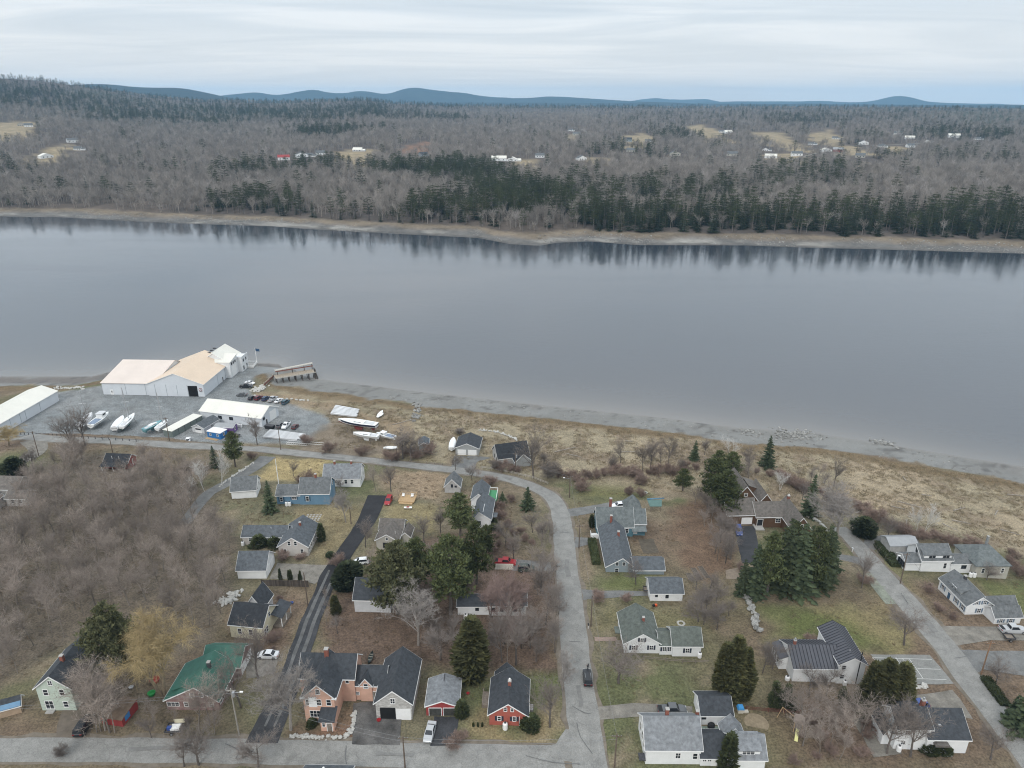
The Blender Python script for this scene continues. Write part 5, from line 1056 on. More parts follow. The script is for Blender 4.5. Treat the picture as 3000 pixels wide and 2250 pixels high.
h.wins('f', 0, [3.1, 4.4], 4.0, .5, .8); h.wins('f', 0, [1.9, 4.8], 1.7, .6, 1.0, SHUT); h.part('drain_pipe', MB().box(5.75, -.12, -.2, 5.83, -.04, 2.4), TRIM); h.part('side_deck', MB().box(-1.8, 4.0, -.5, -.05, 7.6, .7), WOOD); h.part('deck_railing', MB().box(-1.8, 4.0, 1.5, -1.7, 7.6, 1.6).box(-1.8, 4.0, .7, -1.7, 4.1, 1.5).box(-1.8, 5.7, .7, -1.7, 5.8, 1.5).box(-1.8, 7.5, .7, -1.7, 7.6, 1.5), WOOD); h.part('side_steps', MB().box(7.35, 3.4, -.3, 8.4, 5.0, .5), CONC)
h = Hs('house', 'dark roofed house below the street with a white roof vent', 'house', (884, 2335), (1010, 2338), ang=-1)
h.gable(0, 8.2, -3, 4.0, 2.6, 4.6, 'x', WHITE, RF['slate']); h.stack(2.6, 1.4, 3.6, 4.9, .12); h.stack(3.7, 2.0, 3.6, 4.7, .2)
h = Hs('house', 'white shed roofed cottage with dark roof under the big pale pine', 'house', (1040, 1792), (1144, 1795))
h.gable(0, 8.6, 0, 8.0, 3.7, 6.8, 'x', W_['palegrey'], RF['charcoal']); h.win('f', 6.9, 0, 1.5, .9, 1.0)
h = Hs('mobile_home', 'long white mobile home under red budding trees with two gas tanks', 'mobile home', (1341, 1803), (1541, 1804))
h.gable(0, 7.4, .3, 4.4, 2.5, 3.3, 'x', WHITE, RF['charcoal']); h.gable(7.4, 16.2, 0, 4.8, 2.9, 3.7, 'x', WHITE, RF['mid']); h.wins('f', .3, [4.6], 1.6, .7, .8, fm=DARKM); h.wins('f', 0, [8.4, 10.4, 13.6], 1.6, .7, .9, fm=DARKM)
h = Hs('cabin', 'red cabin with black roof and porch posts at the edge of the wood', 'cabin', (300, 1378), (367, 1381))
h.gable(0, 8.2, 1.6, 6.4, 2.4, 4.2, 'x', RD, RF['black']); h.shed(0, 8.2, -.6, 1.6, 1.8, 2.4, RD, RF['black'], walls=False); h.stack(2.6, 2.4, 2.8, 4.2); h.stack(5.0, 2.4, 2.8, 4.2)
for x in (.2, 4.0, 7.9): h.part('porch_post', MB().box(x, -.5, -.6, x + .14, -.36, 1.8), TRIM)
h.part('curved_flue', MB().tube((8.35, 4.0, 1.0), (8.5, 4.0, 2.6), .12).tube((8.25, 4.0, 1.0), (9.0, 3.4, .7), .12), TRIM)
h = Hs('house', 'old white house with grey roof at the left edge beyond the bare thicket', 'house', (-60, 1498), (30, 1500))
h.gable(-4, 8, 6, 13, 4.2, 6.6, 'x', W_['peeling'], RF['brown']); h.gable(6, 12, 3.5, 8, 2.6, 4.0, 'x', W_['peeling'], RF['brown']); h.gable(-2, 5, -3, 4, 3.2, 5.2, 'y', W_['peeling'], RF['brown']); h.wins('f', 3.5, [8.0, 10.4], 1.5, .9, 1.0); h.win('r', 8, 9.5, 4.0, .8, 1.1); h.win('f', 3.2, -3, 2.0)
# ---------------------------------------------------------------- boat yard buildings
def panel_lines(hh, xs, y, z1, side='f'):
    for x in xs: hh.part('wall_seam', MB().box(x - .06, y - .05, 0, x + .06, y - .005, z1) if side == 'f' else MB().box(y + .005, x - .06, 0, y + .05, x + .06, z1), W_['greyblue'])
STEEL = mat('white_steel_cladding', (0.60, 0.63, 0.66), .55, .05, .3, kind='vert'); STEELW = mat('bright_steel_cladding', (0.70, 0.71, 0.71), .55, .05, .3, kind='vert')
h = Hs('boat_shed', 'huge pale boat shed with pink and tan roofs at the water', 'boat shed', (302, 1157), (601, 1162))
h.w = 46.0
h.gable(0, 24.0, .6, 28.0, 5.6, 9.4, 'x', STEEL, RF['pinkmetal'], ov=.5, xm=20.0, trim=False); h.gable(21.0, 46.0, 0, 31.0, 5.8, 10.6, 'y', STEEL, RF['tanmetal'], ov=.4, trim=True)
h.gable(32.5, 46.6, 26.0, 40.0, 6.6, 10.9, 'y', STEELW, RF['whitemetal'], ov=.4); h.shed(38.0, 48.4, 23.0, 31.5, 7.6, 9.0, STEELW, RF['whitemetal']); h.part('wall', MB().box(45.0, 31.5, -3, 50.5, 38.5, 6.8), STEELW); h.part('roof_parapet', MB().box(45.0, 31.4, 6.81, 50.6, 31.6, 7.5).box(50.4, 31.6, 6.81, 50.6, 38.6, 7.5), STEELW)
h.part('painted_door_shade', MB().box(39.0, -.06, 0, 43.2, -.01, 5.0), MATS['painted_opening_shade']); panel_lines(h, [10.5, 19.5], .6, 5.5); panel_lines(h, [24.2, 29.2, 34.0, 38.8], 0, 5.4); panel_lines(h, [14.0, 22.0], 46.0, 5.6, 'r'); h.door('f', 4.0, .6, 0, 1.1, 2.3, TRIM); h.win('f', 4.0, .52, 1.5, .5, .8)  # dark panel on the cladding stands in for the doorway's inner shade
SG = h.part('round_sign', MB().tube((44.6, -.12, 3.3), (44.6, -.02, 3.3), .75, .75, 20), mat('sign_maroon', (0.22, 0.05, 0.05), .6, .2, 1)); h.part('sign_disc', MB().tube((44.6, -.15, 3.3), (44.6, -.125, 3.3), .52, .52, 20), TRIM, SG); h.part('sign_mark', MB().add([(44.15, -.17, 3.05), (45.05, -.17, 3.05), (44.75, -.17, 3.6)], [(0, 1, 2)]), mat('sign_blue', (0.05, 0.09, 0.2), .6, .2, 1), SG); h.part('sign_band', MB().box(43.9, -.1, 2.25, 45.3, -.03, 2.42), DARKM)
h.wins('r', 50.5, [33.5, 36.5], 5.2, .9, 1.2, fm=DARKM); h.wins('r', 50.5, [33.0, 36.8], 1.6, .9, 1.8, fm=DARKM); h.wins('r', 48.4, [25.0, 27.0, 29.0], 6.4, 1.0, 1.1, fm=DARKM); h.door('r', 46.0, 19.0, 0, 1.0, 2.1, DARKM); h.door('r', 48.4, 27.0, 0, 4.5, 4.8, TRIM, panels=5, name='roller_door')
for i in range(3): h.part('roof_vent', MB().box(35.0, 30 + i * 3.2, 9.6, 36.6, 30.5 + i * 3.2, 10.2), DARKM)
h = Hs('workshop', 'long cream roofed workshop with grey walls in the middle of the yard', 'workshop', (590, 1228), (768, 1251))
h.gable(0, 28.5, 0, 11.8, 3.9, 6.6, 'x', STEEL, RF['whitemetal'], ov=.4); h.wins('f', 0, [9.2, 14.4], 2.0, 1.6, 1.2, dbl=2, fm=DARKM); h.door('r', 28.5, 7.8, 0, 4.2, 4.0, TRIM, panels=6, name='roller_door'); h.door('r', 28.5, 3.2, 0, 1.0, 2.1, DARKM); h.win('r', 28.5, 1.6, 3.0, 1.2, 1.0, dbl=2, fm=DARKM)
h = Hs('boat_shed', 'long white storage shed running toward the river at the left edge', 'boat shed', (22, 1264), (157, 1184))
h.gable(-6, 31.0, 0, 13.0, 4.6, 6.8, 'x', STEEL, RF['whitemetal'], ov=.4); panel_lines(h, [2.5, 8.0, 11.0, 19.5], 0, 4.5)
h = Hs('garage', 'pale prefab garage with grey roof beside the white car', 'garage', (565, 1265), (603, 1271))
h.gable(0, 5.6, 0, 9.0, 2.3, 3.6, 'y', W_['palegrey'], RF['slate'], ov=.2); h.door('f', 2.9, 0, 0, 2.8, 2.0, TRIM, panels=4, name='garage_door'); h.win('f', 2.9, -.07, 1.6, 2.4, .4, dbl=4, fm=DARKM); h.win('r', 5.6, 4.5, 1.5, .7, 1.0)
h = Hs('cabin', 'bright cobalt blue cabin with white roof by the shore road', 'cabin', (609, 1281), (648, 1288))
h.part('wall', MB().box(0, 0, -.5, 6.2, 3.8, 2.5), W_['cobalt']); h.part('roof', MB().box(-.15, -.15, 2.51, 6.35, 3.95, 2.75), TRIM); h.wins('f', 0, [1.5, 4.9], 1.5, .7, .85); h.win('r', 6.2, 1.9, 1.5, .7, 1.0); h.part('step_deck', MB().box(-.2, -1.4, -.5, 5.4, -.05, .1), mat('new_lumber', (0.42, 0.29, 0.16), .8, .2, 2))
h = Hs('cabin', 'purple cabin with white trimmed windows behind the blue cabin', 'cabin', (650, 1270), (682, 1271))
h.gable(-2.6, 4.6, 0, 4.2, 2.6, 3.2, 'x', W_['purple'], RF['greysteel'], ov=.15); h.win('r', 4.6, 2.1, 1.5, .9, 1.2); h.win('f', 1.6, 0, 1.6, .7, .8)
h = Hs('storage_container', 'long grey green row of storage lockers with pale roof', 'container', (481, 1277), (510, 1284))
h.e.rotation_euler[2] = R(-20); h.part('wall', MB().box(0, 0, -.6, 4.4, 16.0, 2.6), mat('grey_green_steel', (0.16, 0.19, 0.18), .6, .12, 1)); h.part('roof', MB().box(-.15, -.15, 2.61, 4.55, 16.15, 2.75), RF['whitemetal'])
for y in (3.2, 6.4, 9.6, 12.8): h.part('locker_seam', MB().box(4.405, y - .05, 0, 4.46, y + .05, 2.6), DARKM)

# ---------------------------------------------------------------- houses beyond the river
FCOL = {'w': (WHITE, RF['mid']), 'r': (WHITE, W_['red']), 'g': (W_['tan'], RF['mid']), 'b': (W_['red'], RF['greysteel']), 's': (W_['palegrey'], RF['whitemetal']), 'd': (W_['greyblue'], RF['charcoal']), 'p': (WHITE, RF['whitemetal'])}
fk = 'g w w w p r w w w s d p p w g w w d w g g w p g w p w w p b w g w w w w w s p w'.split()
FLAB = {'w': 'white', 'r': 'red roofed white', 'g': 'tan', 'b': 'barn red', 's': 'pale metal roofed', 'd': 'dark blue grey', 'p': 'all white'}
CNT = {}
PLACE = ['in the left field', 'at the edge of the left field', 'among pines at left', 'below the left pines', 'low among left trees', 'left of the clearing', 'beside the red roofed house', 'at the clearing edge', 'between small roofs left of the clearing', 'on top of the tan clearing', 'among dark pines right of the clearing', 'first of the white roof pair', 'second of the white roof pair', 'in the low brown clearing', 'at the foot of the slanting road', 'at the head of the slanting road', 'alone with a gabled front at mid bank', 'below the reddish field', 'right of the reddish field', 'half hidden below the reddish field', 'left of the dark round pine', 'in the high tan field', 'at the right end of the high tan field', 'by the bend of the far lane', 'left of the far lane', 'at the lane end', 'along the far lane', 'wide at the top of the long field', 'gable end on the far lane', 'beside the lane gable', 'under the round hill field', 'alone below the houses', 'above the lone house', 'in the cluster by the tan strip', 'right of the tan strip', 'highest of the right cluster', 'long at the right of the cluster', 'behind the long roof', 'far right with a bright roof', 'last at the right']
for i, ((hx, hy, hzz), k) in enumerate(zip(FHW, fk)):
    wm_, rm_ = FCOL[k]; big = 1.25 + .35 * ((i * 7) % 3 - 1) + (.8 if k in 'sp' else .3); wd = 11 * big; dp = 7.5 * min(big, 1.4); hh = 3.2 + (i % 3)
    f = Hs('far_house', f'{FLAB[k]} far house {PLACE[i]} across the river', 'house', (hx, hy, hzz), None, ang=[-8, 4, 12, -20, 30, 0][i % 6] - math.degrees(math.atan2(hx, hy)), group='houses across the river', z=hzz)
    f.trim = TRIM
    f.gable(-wd / 2, wd / 2, 0, dp, hh, hh + dp * .38, 'x' if i % 4 else 'y', wm_, rm_, trim=False, z0=-5)
    if i % 3 == 0: f.gable(wd / 2, wd / 2 + 6, 1, dp - 1, hh * .75, hh * .75 + 2.0, 'x', wm_, rm_, trim=False, z0=-5)
    f.wins('f', 0, [-wd * .3, 0, wd * .3], hh * .5, 1.3, 1.6, fm=DARKM)
for q in FRW: ribbon('far_lane', None, 7.0, GRAV, .35, 8.0, .3, None, q, lambda x, y: float(HF(x, y)))
# ================================================================ trees of the village
WP = PW([(60, 1445), (130, 1390), (235, 1330), (285, 1390), (420, 1400), (430, 1365), (540, 1385), (620, 1430), (545, 1530), (560, 1545), (640, 1560), (685, 1600), (672, 1700), (640, 1755), (655, 1815), (640, 1850), (580, 1870), (500, 1800), (340, 1775), (240, 1820), (170, 1890), (90, 1960), (-20, 2020), (-90, 2060), (-140, 1560), (45, 1525)])
rw = random.Random(21); pts_ = []; cabx, caby, _z = G(340, 1380)
xs = [p[0] for p in WP]; ys = [p[1] for p in WP]
for _ in range(9000):
    x, y = rw.uniform(min(xs), max(xs)), rw.uniform(min(ys), max(ys))
    if not bool(inpoly(x, y, WP)) or any((x - a) ** 2 + (y - b) ** 2 < 3.2 ** 2 for a, b in pts_) or (abs(x - cabx) < 9 and 0 < caby - y < 17): continue
    pts_.append((x, y))
    if len(pts_) >= 225: break
for x, y in pts_:
    plant('wood', x, y, hz(x, y), rw.uniform(8.0, 12.5), 'leafless grey brown tree in the dense thicket at left', 'trees of the leafless thicket', rw.uniform(.85, 1.2))
T_ = [
 ('willow', 478, 2040, 1790, 'big yellow twigged willow between the green house and green roof', .68), ('oak', 852, 2138, 1912, 'pale gnarled bare tree beside the peach farmhouse', .95), ('bare', 757, 1988, 1830, 'bare tree in front of the parked white car', 1.0), ('bare', 706, 2072, 1915, 'bare tree at the corner of the green roofed house', 1.0), ('wood', 614, 2126, 1985, 'thin bare tree before the red house gable', 1.3), ('wood', 586, 2148, 2000, 'leaning bare tree by the small trailer', 1.4), ('wood', 630, 2120, 1990, 'slim bare tree under the red house windows', 1.2),
 ('bare', 540, 2246, 2150, 'small bare tree below the street near the bottom left', 1.2), ('bare', 583, 2242, 2135, 'forked bare tree at the lower edge of the street', 1.2), ('bare', 756, 2247, 2150, 'bare tree overhanging the street below the dark drive', 1.4), ('greyshrub', 180, 2215, 2185, 'grey twiggy shrub on the lower verge at left', 1.2),
 ('oak', 1226, 1890, 1728, 'large pale spreading bare tree behind the peach barn', 1.25), ('bare', 1290, 1935, 1838, 'brown fuzzy bare tree right of the peach barn', 1.25), ('red', 1438, 1808, 1690, 'red budding maple in front of the mobile home', 1.1), ('red', 1484, 1838, 1690, 'taller red budding maple before the mobile home', 1.15), ('red', 1530, 1826, 1715, 'rightmost red budding maple by the mobile home', 1.0), ('bare', 1511, 1948, 1760, 'tall bare tree with thick trunk behind the brick cottage', .8), ('bare', 1470, 1940, 1800, 'brown bare tree above the brick cottage roof', 1.0), ('bare', 1555, 1900, 1790, 'bare tree among brush left of the main road', 1.0),
 ('bare', 1599, 1830, 1690, 'bare roadside tree near the grey parked car', .9), ('bare', 1585, 1733, 1632, 'bare tree right of the parked grey car', 1.2), ('bare', 1587, 1600, 1515, 'thin bare tree inside the road bend', .9), ('bare', 1560, 1560, 1490, 'bare sapling left of the bend tree', 1.2), ('bare', 1480, 1600, 1520, 'bare tree on the slope above the red pickup', 1.1), ('bare', 1505, 1640, 1570, 'bare tree beside the red pickup', 1.1),
 ('bare', 1611, 2130, 1990, 'bare multi limbed tree on the brick cottage lawn', 1.05), ('oak', 1648, 2022, 1915, 'pale bare tree leaning over the main road', .75), ('bare', 1812, 2002, 1895, 'broad brown bare tree on the lawn below the shuttered cape', 1.5), ('bare', 2054, 1780, 1718, 'low grey bare tree behind the white cape', 1.8), ('bare', 2046, 1822, 1752, 'spreading grey bare tree right of the white cape', 1.7), ('bare', 2100, 1845, 1775, 'grey bare tree near the cedar clump', 1.3), ('bare', 1863, 1712, 1632, 'bare tree in front of the teal house ell', 1.1),
 ('oak', 2448, 1586, 1412, 'great pale bare maple beside the end of the right road', 1.25), ('bare', 2524, 1723, 1600, 'slender bare tree left of the right road', .8), ('bare', 2648, 1890, 1772, 'low crooked apple tree beside the court', 1.35), ('bare', 2598, 2208, 2066, 'tall bare tree before the white house at lower right', .9), ('bare', 2667, 2217, 2050, 'tallest bare tree before the white house at lower right', .95), ('bare', 2902, 2225, 2125, 'bare tree between white house and right road', 1.2), ('bare', 2914, 2005, 1925, 'bare tree on the bank right of the road', 1.4), ('bare', 2234, 1972, 1868, 'bare tree left of the seam roofed house', .9), ('bare', 2262, 1960, 1880, 'smaller bare tree left of the seam roofed house', 1.1), ('bare', 2370, 2040, 1960, 'thin bare tree in front of the seam roofed house', 1.0), ('bare', 2420, 2040, 1955, 'second thin bare tree in front of the seam roofed house', 1.0),
 ('bare', 1562, 1398, 1248, 'tall vase shaped bare tree by the split rail fence', 1.0), ('bare', 1594, 1372, 1325, 'bare tree right of the tall vase shaped tree', 1.3), ('greyshrub', 1606, 1400, 1355, 'grey shrub under the tall vase shaped tree', 1.4), ('bare', 1383, 1408, 1358, 'bare tree at the road edge behind the tiny barn', 1.2), ('wood', 1398, 1412, 1362, 'bare sapling row tree behind the long grey roof', 1.2), ('bare', 1335, 1378, 1335, 'bare tree at the garage driveway', 1.2), ('greyshrub', 1452, 1376, 1345, 'twiggy shrub before the black roofed house', 1.3),
 ('oak', 1013, 1530, 1430, 'large forked bare tree between blue house and dark drive', .85), ('wood', 1102, 1441, 1348, 'upright bare tree beyond the end of the dark drive', 1.3), ('bare', 1146, 1440, 1360, 'pinkish bare tree beside the upright bare tree', 1.2), ('bare', 1071, 1603, 1513, 'bare tree beside the tan house path', .9), ('bare', 1243, 1593, 1512, 'brown bare tree right of the tan house', 1.2), ('bare', 1290, 1560, 1490, 'bare tree between the pines and tan house', 1.0), ('bare', 860, 1395, 1350, 'small grey bare tree on the yellow lawn', 1.1), ('bare', 1000, 1440, 1395, 'reddish bare tree between blue and grey roofs', 1.3),
 ('bare', 754, 1303, 1225, 'bare tree between the workshop and shore road', .9), ('bare', 216, 1323, 1190, 'dark bare tree at the yard entrance', .9), ('bare', 250, 1306, 1195, 'second dark bare tree at the yard entrance', .85), ('willow', 26, 1306, 1250, 'orange twigged willow shrub at the left road edge', 1.3), ('bare', 100, 1380, 1310, 'pale bare tree beside the gravel road at left', 1.0),
 ('bare', 1883, 1380, 1290, 'tall bare tree at the left of the marsh edge row', .8), ('bare', 1905, 1377, 1284, 'bare tree second in the marsh edge row', .8), ('bare', 1959, 1370, 1276, 'bare tree tallest in the marsh edge row', .8), ('wood', 1936, 1356, 1290, 'thin bare tree between the marsh edge row trees', 1.0), ('bare', 1818, 1356, 1288, 'lone bare tree out on the tan marsh', .9), ('bare', 1793, 1384, 1332, 'short bare tree left of the marsh edge row', 1.1), ('bare', 2064, 1333, 1285, 'bare tree between two shore spruces', 1.0), ('birch', 2140, 1340, 1288, 'pale bare trees near the shore pines', 1.3), ('bare', 2192, 1370, 1305, 'bare tree left of the tall shore spruce', 1.1), ('birch', 2285, 1436, 1386, 'white birch behind the brown house', 1.4), ('bare', 2443, 1424, 1338, 'bare tree standing in the marsh edge at right', .8), ('wood', 2399, 1398, 1352, 'sparse bare tree left of the marsh edge tree', 1.0), ('birch', 2687, 1560, 1482, 'left white birch at the brown marsh brush', .9), ('birch', 2706, 1560, 1478, 'right white birch at the brown marsh brush', .9), ('bare', 2594, 1598, 1512, 'bare tree above the dark hedge by the right road', 1.1), ('bare', 1180, 1345, 1255, 'bare brushy tree by the beached boats', 1.3), ('bare', 1205, 1350, 1275, 'second bare brushy tree by the beached boats', 1.2), ('bare', 2150, 1600, 1520, 'bare tree beside the dark driveway of the brown house', 1.2), ('bare', 2125, 1650, 1575, 'bare tree at the left of the dark conifers', 1.2), ('bare', 2110, 1590, 1500, 'bare tree with tangled crown near the brown house', 1.2), ('wood', 1090, 1660, 1600, 'thin tree beside the white car near the pines', 1.0), ('birch', 560, 1470, 1395, 'left pale sapling by the old lane', .8), ('birch', 600, 1440, 1340, 'white stemmed sapling by the old lane', .8), ('birch', 648, 1420, 1325, 'tall pale sapling beside the roadside spruce', .8), ('bare', 2890, 1700, 1650, 'leafless fruit tree before the grey pavilion', 1.6), ('wood', 1640, 1770, 1700, 'thin bare tree at the left verge of the main road', 1.2), ('wood', 1555, 1680, 1600, 'thin bare tree behind the grey parked car', 1.2)]
for k, px, py, top, lab, sx_ in T_: tree_px(k, px, py, top, lab, None, sx_)
for px, py, top in ((284, 2146, 2010), (296, 2142, 1990), (309, 2140, 1985), (322, 2146, 2000), (336, 2146, 2020), (290, 2100, 1945), (276, 2080, 1940), (300, 2085, 1950)): tree_px('wood', px, py, top, 'grey sapling in the clump beside the black parked van', 'saplings by the red shed', 1.25)
for px, py in ((2355, 2130), (2398, 2160), (2448, 2140), (2482, 2180), (2430, 2195), (2522, 2150), (2352, 2185), (2400, 2215), (2460, 2225), (2380, 2100), (2500, 2110), (2560, 2070), (2590, 2060)): tree_px('wood', px, py, py - rw.uniform(75, 110), 'bare brown sapling in the thicket between the two white houses', 'saplings between the white houses', 1.4)
EV = [('spruce', 793, 1500, 1408, 'pointed dark spruce in front of the slate blue house', 1.05), ('pine', 690, 1368, 1265, 'dark pine at the bend of the shore road by the yard', .9), ('spruce', 630, 1368, 1306, 'small dark spruce left of the roadside pine', 1.2), ('spruce', 652, 1372, 1330, 'smallest dark spruce beside the roadside pine', 1.1), ('spruce', 1546, 1492, 1427, 'dense green spruce inside the road curve', 1.45), ('spruce', 1472, 1472, 1440, 'small round spruce near the green deck', 1.5),
 ('palepine', 1165, 1800, 1592, 'great pale green pine over the white cottage', .88), ('pine', 1225, 1728, 1578, 'dark green pine behind the great pale pine', 1.0), ('pine', 1320, 1800, 1570, 'tall green pine in the middle of the centre grove', .85), ('pine', 1348, 1570, 1445, 'pine left of the narrow slate roofed house', 1.1), ('pine', 1396, 1710, 1530, 'dark pine at the right of the centre grove', .8), ('pine', 1360, 1740, 1600, 'lower dark pine inside the centre grove', .9), ('pine', 1290, 1700, 1600, 'pine between the two tall grove pines', .9), ('pine', 1425, 1640, 1540, 'dark pine beside the red pickup', .8), ('round', 1021, 1718, 1648, 'dark rounded evergreen beside the black driveway', 1.1), ('cedar', 1385, 1985, 1812, 'dense olive cedar left of the brick cottage', 1.25), ('cedar', 985, 1800, 1745, 'olive evergreen right of the black driveway', 1.2),
 ('palepine', 345, 1990, 1775, 'yellow green pine leaning over the green house roof', .72), ('pine', 372, 1950, 1800, 'smaller pine behind the yellow willow', .9),
 ('spruce', 2247, 1368, 1277, 'tall isolated spruce at the marsh shore', 1.15), ('spruce', 2034, 1348, 1290, 'pale green spruce at the marsh edge', 1.2), ('pine', 2100, 1402, 1320, 'deep green pine behind the big shore pine', 1.1), ('pine', 2140, 1410, 1325, 'second deep green pine behind the big shore pine', 1.1), ('pine', 2085, 1490, 1345, 'big yellow green pine left of the brown house', 1.0), ('pine', 2118, 1520, 1380, 'thin crowned pine against the brown house', 1.0), ('pine', 2000, 1438, 1375, 'dark bushy evergreen left of the big shore pine', 1.3), ('spruce', 2370, 1512, 1392, 'ragged spruce right of the brown house', 1.0), ('round', 2530, 1570, 1518, 'large dark juniper beside the end of the right road', 1.3), ('spruce', 2985, 2145, 1995, 'dark spruce cut by the right edge of the picture', 1.2), ('spruce', 2960, 2110, 2040, 'smaller spruce near the right edge', 1.2), ('round', 968, 1634, 1617, 'low spreading blue green juniper by the black driveway', 1.4), ('round', 48, 1395, 1340, 'dark evergreen beside the old house at left', 1.2)]
for k, px, py, top, lab, sx_ in EV: tree_px(k, px, py, top, lab, None, sx_)
for i, (px, py, top) in enumerate(((2172, 1742, 1640), (2205, 1740, 1595), (2245, 1740, 1560), (2290, 1735, 1520), (2330, 1732, 1535), (2375, 1728, 1545), (2405, 1722, 1540), (2250, 1692, 1555), (2310, 1685, 1530), (2360, 1678, 1540), (2425, 1690, 1560))): tree_px(('darkspruce', 'spruce', 'pine')[i % 3], px, py, top, 'dark conifer in the dense grove before the brown house', 'conifer grove before the brown house', (.85, 1.15, .72)[i % 3])
for px, py, top in ((2112, 2045, 1885), (2142, 2048, 1866), (2172, 2045, 1900)): tree_px('cedar', px, py, top, 'olive cedar in the clump right of the shuttered cape', 'cedar clump by the cape', .85)
for px, py, top in ((2540, 2090, 1945), (2575, 2085, 1935), (2625, 2080, 1945)): tree_px('cedar', px, py, top, 'rusty green cedar in the clump by the court', 'cedar clump by the court', 1.15)
for px, py, top in ((2265, 2072, 1996), (2281, 2076, 2019), (2301, 2076, 2005), (2322, 2086, 2043), (2464, 2064, 2013), (2483, 2068, 2038)): tree_px('column', px, py, top, 'narrow dark cedar in the row behind the brown fence', 'cedar row behind the fence', 1.3)
for px, py, top in ((822, 1699, 1666), (848, 1699, 1671), (853, 1699, 1669), (876, 1700, 1682), (881, 1700, 1672)): tree_px('column', px, py, top, 'pointed small cedar along the board fence', 'small cedars along the fence', 1.1)
tree_px('column', 943, 1586, 1534, 'pointed cedar at the corner of the white cape house', None, 1.4); tree_px('column', 2130, 2262, 2150, 'tall pointed cedar before the white house with dormer', None, 1.4); tree_px('column', 1733, 1545, 1508, 'small pointed cedar left of the teal house', None, 1.5); tree_px('column', 1354, 2100, 2052, 'rounded cedar at the corner of the red garage', None, 2.2)
for px, py, top in ((1387, 2129, 2116), (1400, 2129, 2116), (1413, 2129, 2116)): tree_px('column', px, py, top, 'tiny clipped cedar on the brick cottage lawn', 'tiny cedars on the lawn', 1.4)
for px, py, top, lab in ((762, 1600, 1568, 'left clipped round bush before the white cape wing'), (808, 1600, 1572, 'right clipped round bush before the white cape wing'), (1445, 1537, 1520, 'upper clipped bush by the narrow slate house'), (1447, 1556, 1535, 'lower clipped bush by the narrow slate house'), (1552, 2132, 2098, 'rounded bush at the right corner of the brick cottage'), (915, 2126, 2108, 'dark bush under the peach bay window'), (2725, 2205, 2178, 'left dark bush before the white front door'), (2765, 2206, 2182, 'right dark bush before the white front door')): tree_px('ball', px, py, top, lab, None, 1.0)
def hedge(label, A, B, wd, ht):
    a, b = G(*A), G(*B); L = math.dist(a[:2], b[:2]); rg = random.Random(int(A[0])); K = MB()
    for i in range(int(L * ht * 160)):
        x = rg.uniform(0, L); f = rg.random()
        if f < .45: p = (x, rg.uniform(-wd / 2, wd / 2), ht)
        else: p = (x, rg.choice((-1, 1)) * wd / 2, rg.uniform(0, ht))
        if rg.random() < .12: p = (rg.choice((0, L)), rg.uniform(-wd / 2, wd / 2), rg.uniform(0, ht))
        p = tuple(q + rg.gauss(0, .06) for q in p); d = _n((rg.gauss(0, 1), rg.gauss(0, 1), rg.gauss(.4, 1))); s = _n((rg.gauss(0, 1), rg.gauss(0, 1), rg.gauss(0, 1)))
        K.add([tuple(p[j] - s[j] * .12 for j in range(3)), tuple(p[j] + s[j] * .12 for j in range(3)), tuple(p[j] + d[j] * .3 for j in range(3))], [(0, 1, 2)])
    e = thing('hedge', label, 'hedge', a, math.atan2(b[1] - a[1], b[0] - a[0]))
    K.build('foliage', NEEDLE['hedge'], e); MB().box(.1, -wd / 2 + .1, -.2, L - .1, wd / 2 - .1, ht - .1).build('stem_mass', NEEDLE['dark'], e)
hedge('clipped dark hedge beside the main road at the teal house', (1733, 1590), (1747, 1655), 2.0, 1.7); hedge('thick dark hedge along the right road', (2575, 1602), (2628, 1662), 3.0, 2.0)
hedge('brown clipped hedge on the bank of the right road', (2885, 1990), (2945, 2070), 2.0, 1.0)
SH = [(1500, 1380), (1520, 1385), (1470, 1378), (1640, 1395), (1660, 1400), (1690, 1410), (1700, 1440), (1720, 1400), (1745, 1400), (1770, 1395), (1800, 1392), (1830, 1392), (1850, 1398), (1870, 1394), (1900, 1392), (1925, 1396), (1950, 1388), (1975, 1392), (2010, 1380), (2040, 1376), (2160, 1380), (2220, 1385), (2260, 1395), (2290, 1400), (2310, 1420), (2330, 1430), (2350, 1440), (2390, 1440), (2410, 1450), (2430, 1470), (2460, 1480), (2480, 1490), (2510, 1500), (2540, 1520), (2570, 1530), (2600, 1540), (2630, 1560), (2650, 1570), (2670, 1578), (2700, 1580), (2730, 1580), (2760, 1590), (2790, 1600), (2830, 1600), (2860, 1610), (2960, 1660), (2985, 1690), (2975, 1640), (1260, 1330), (1215, 1340), (1195, 1335), (1225, 1345), (1170, 1348), (1150, 1350), (1240, 1305)]
for px, py in SH: tree_px('shrub', px + rw.uniform(-6, 6), py + rw.uniform(-3, 3), py - rw.uniform(16, 34), 'reddish brown leafless shrub in the band along the marsh', 'brown shrubs along the marsh', rw.uniform(1.2, 1.8))
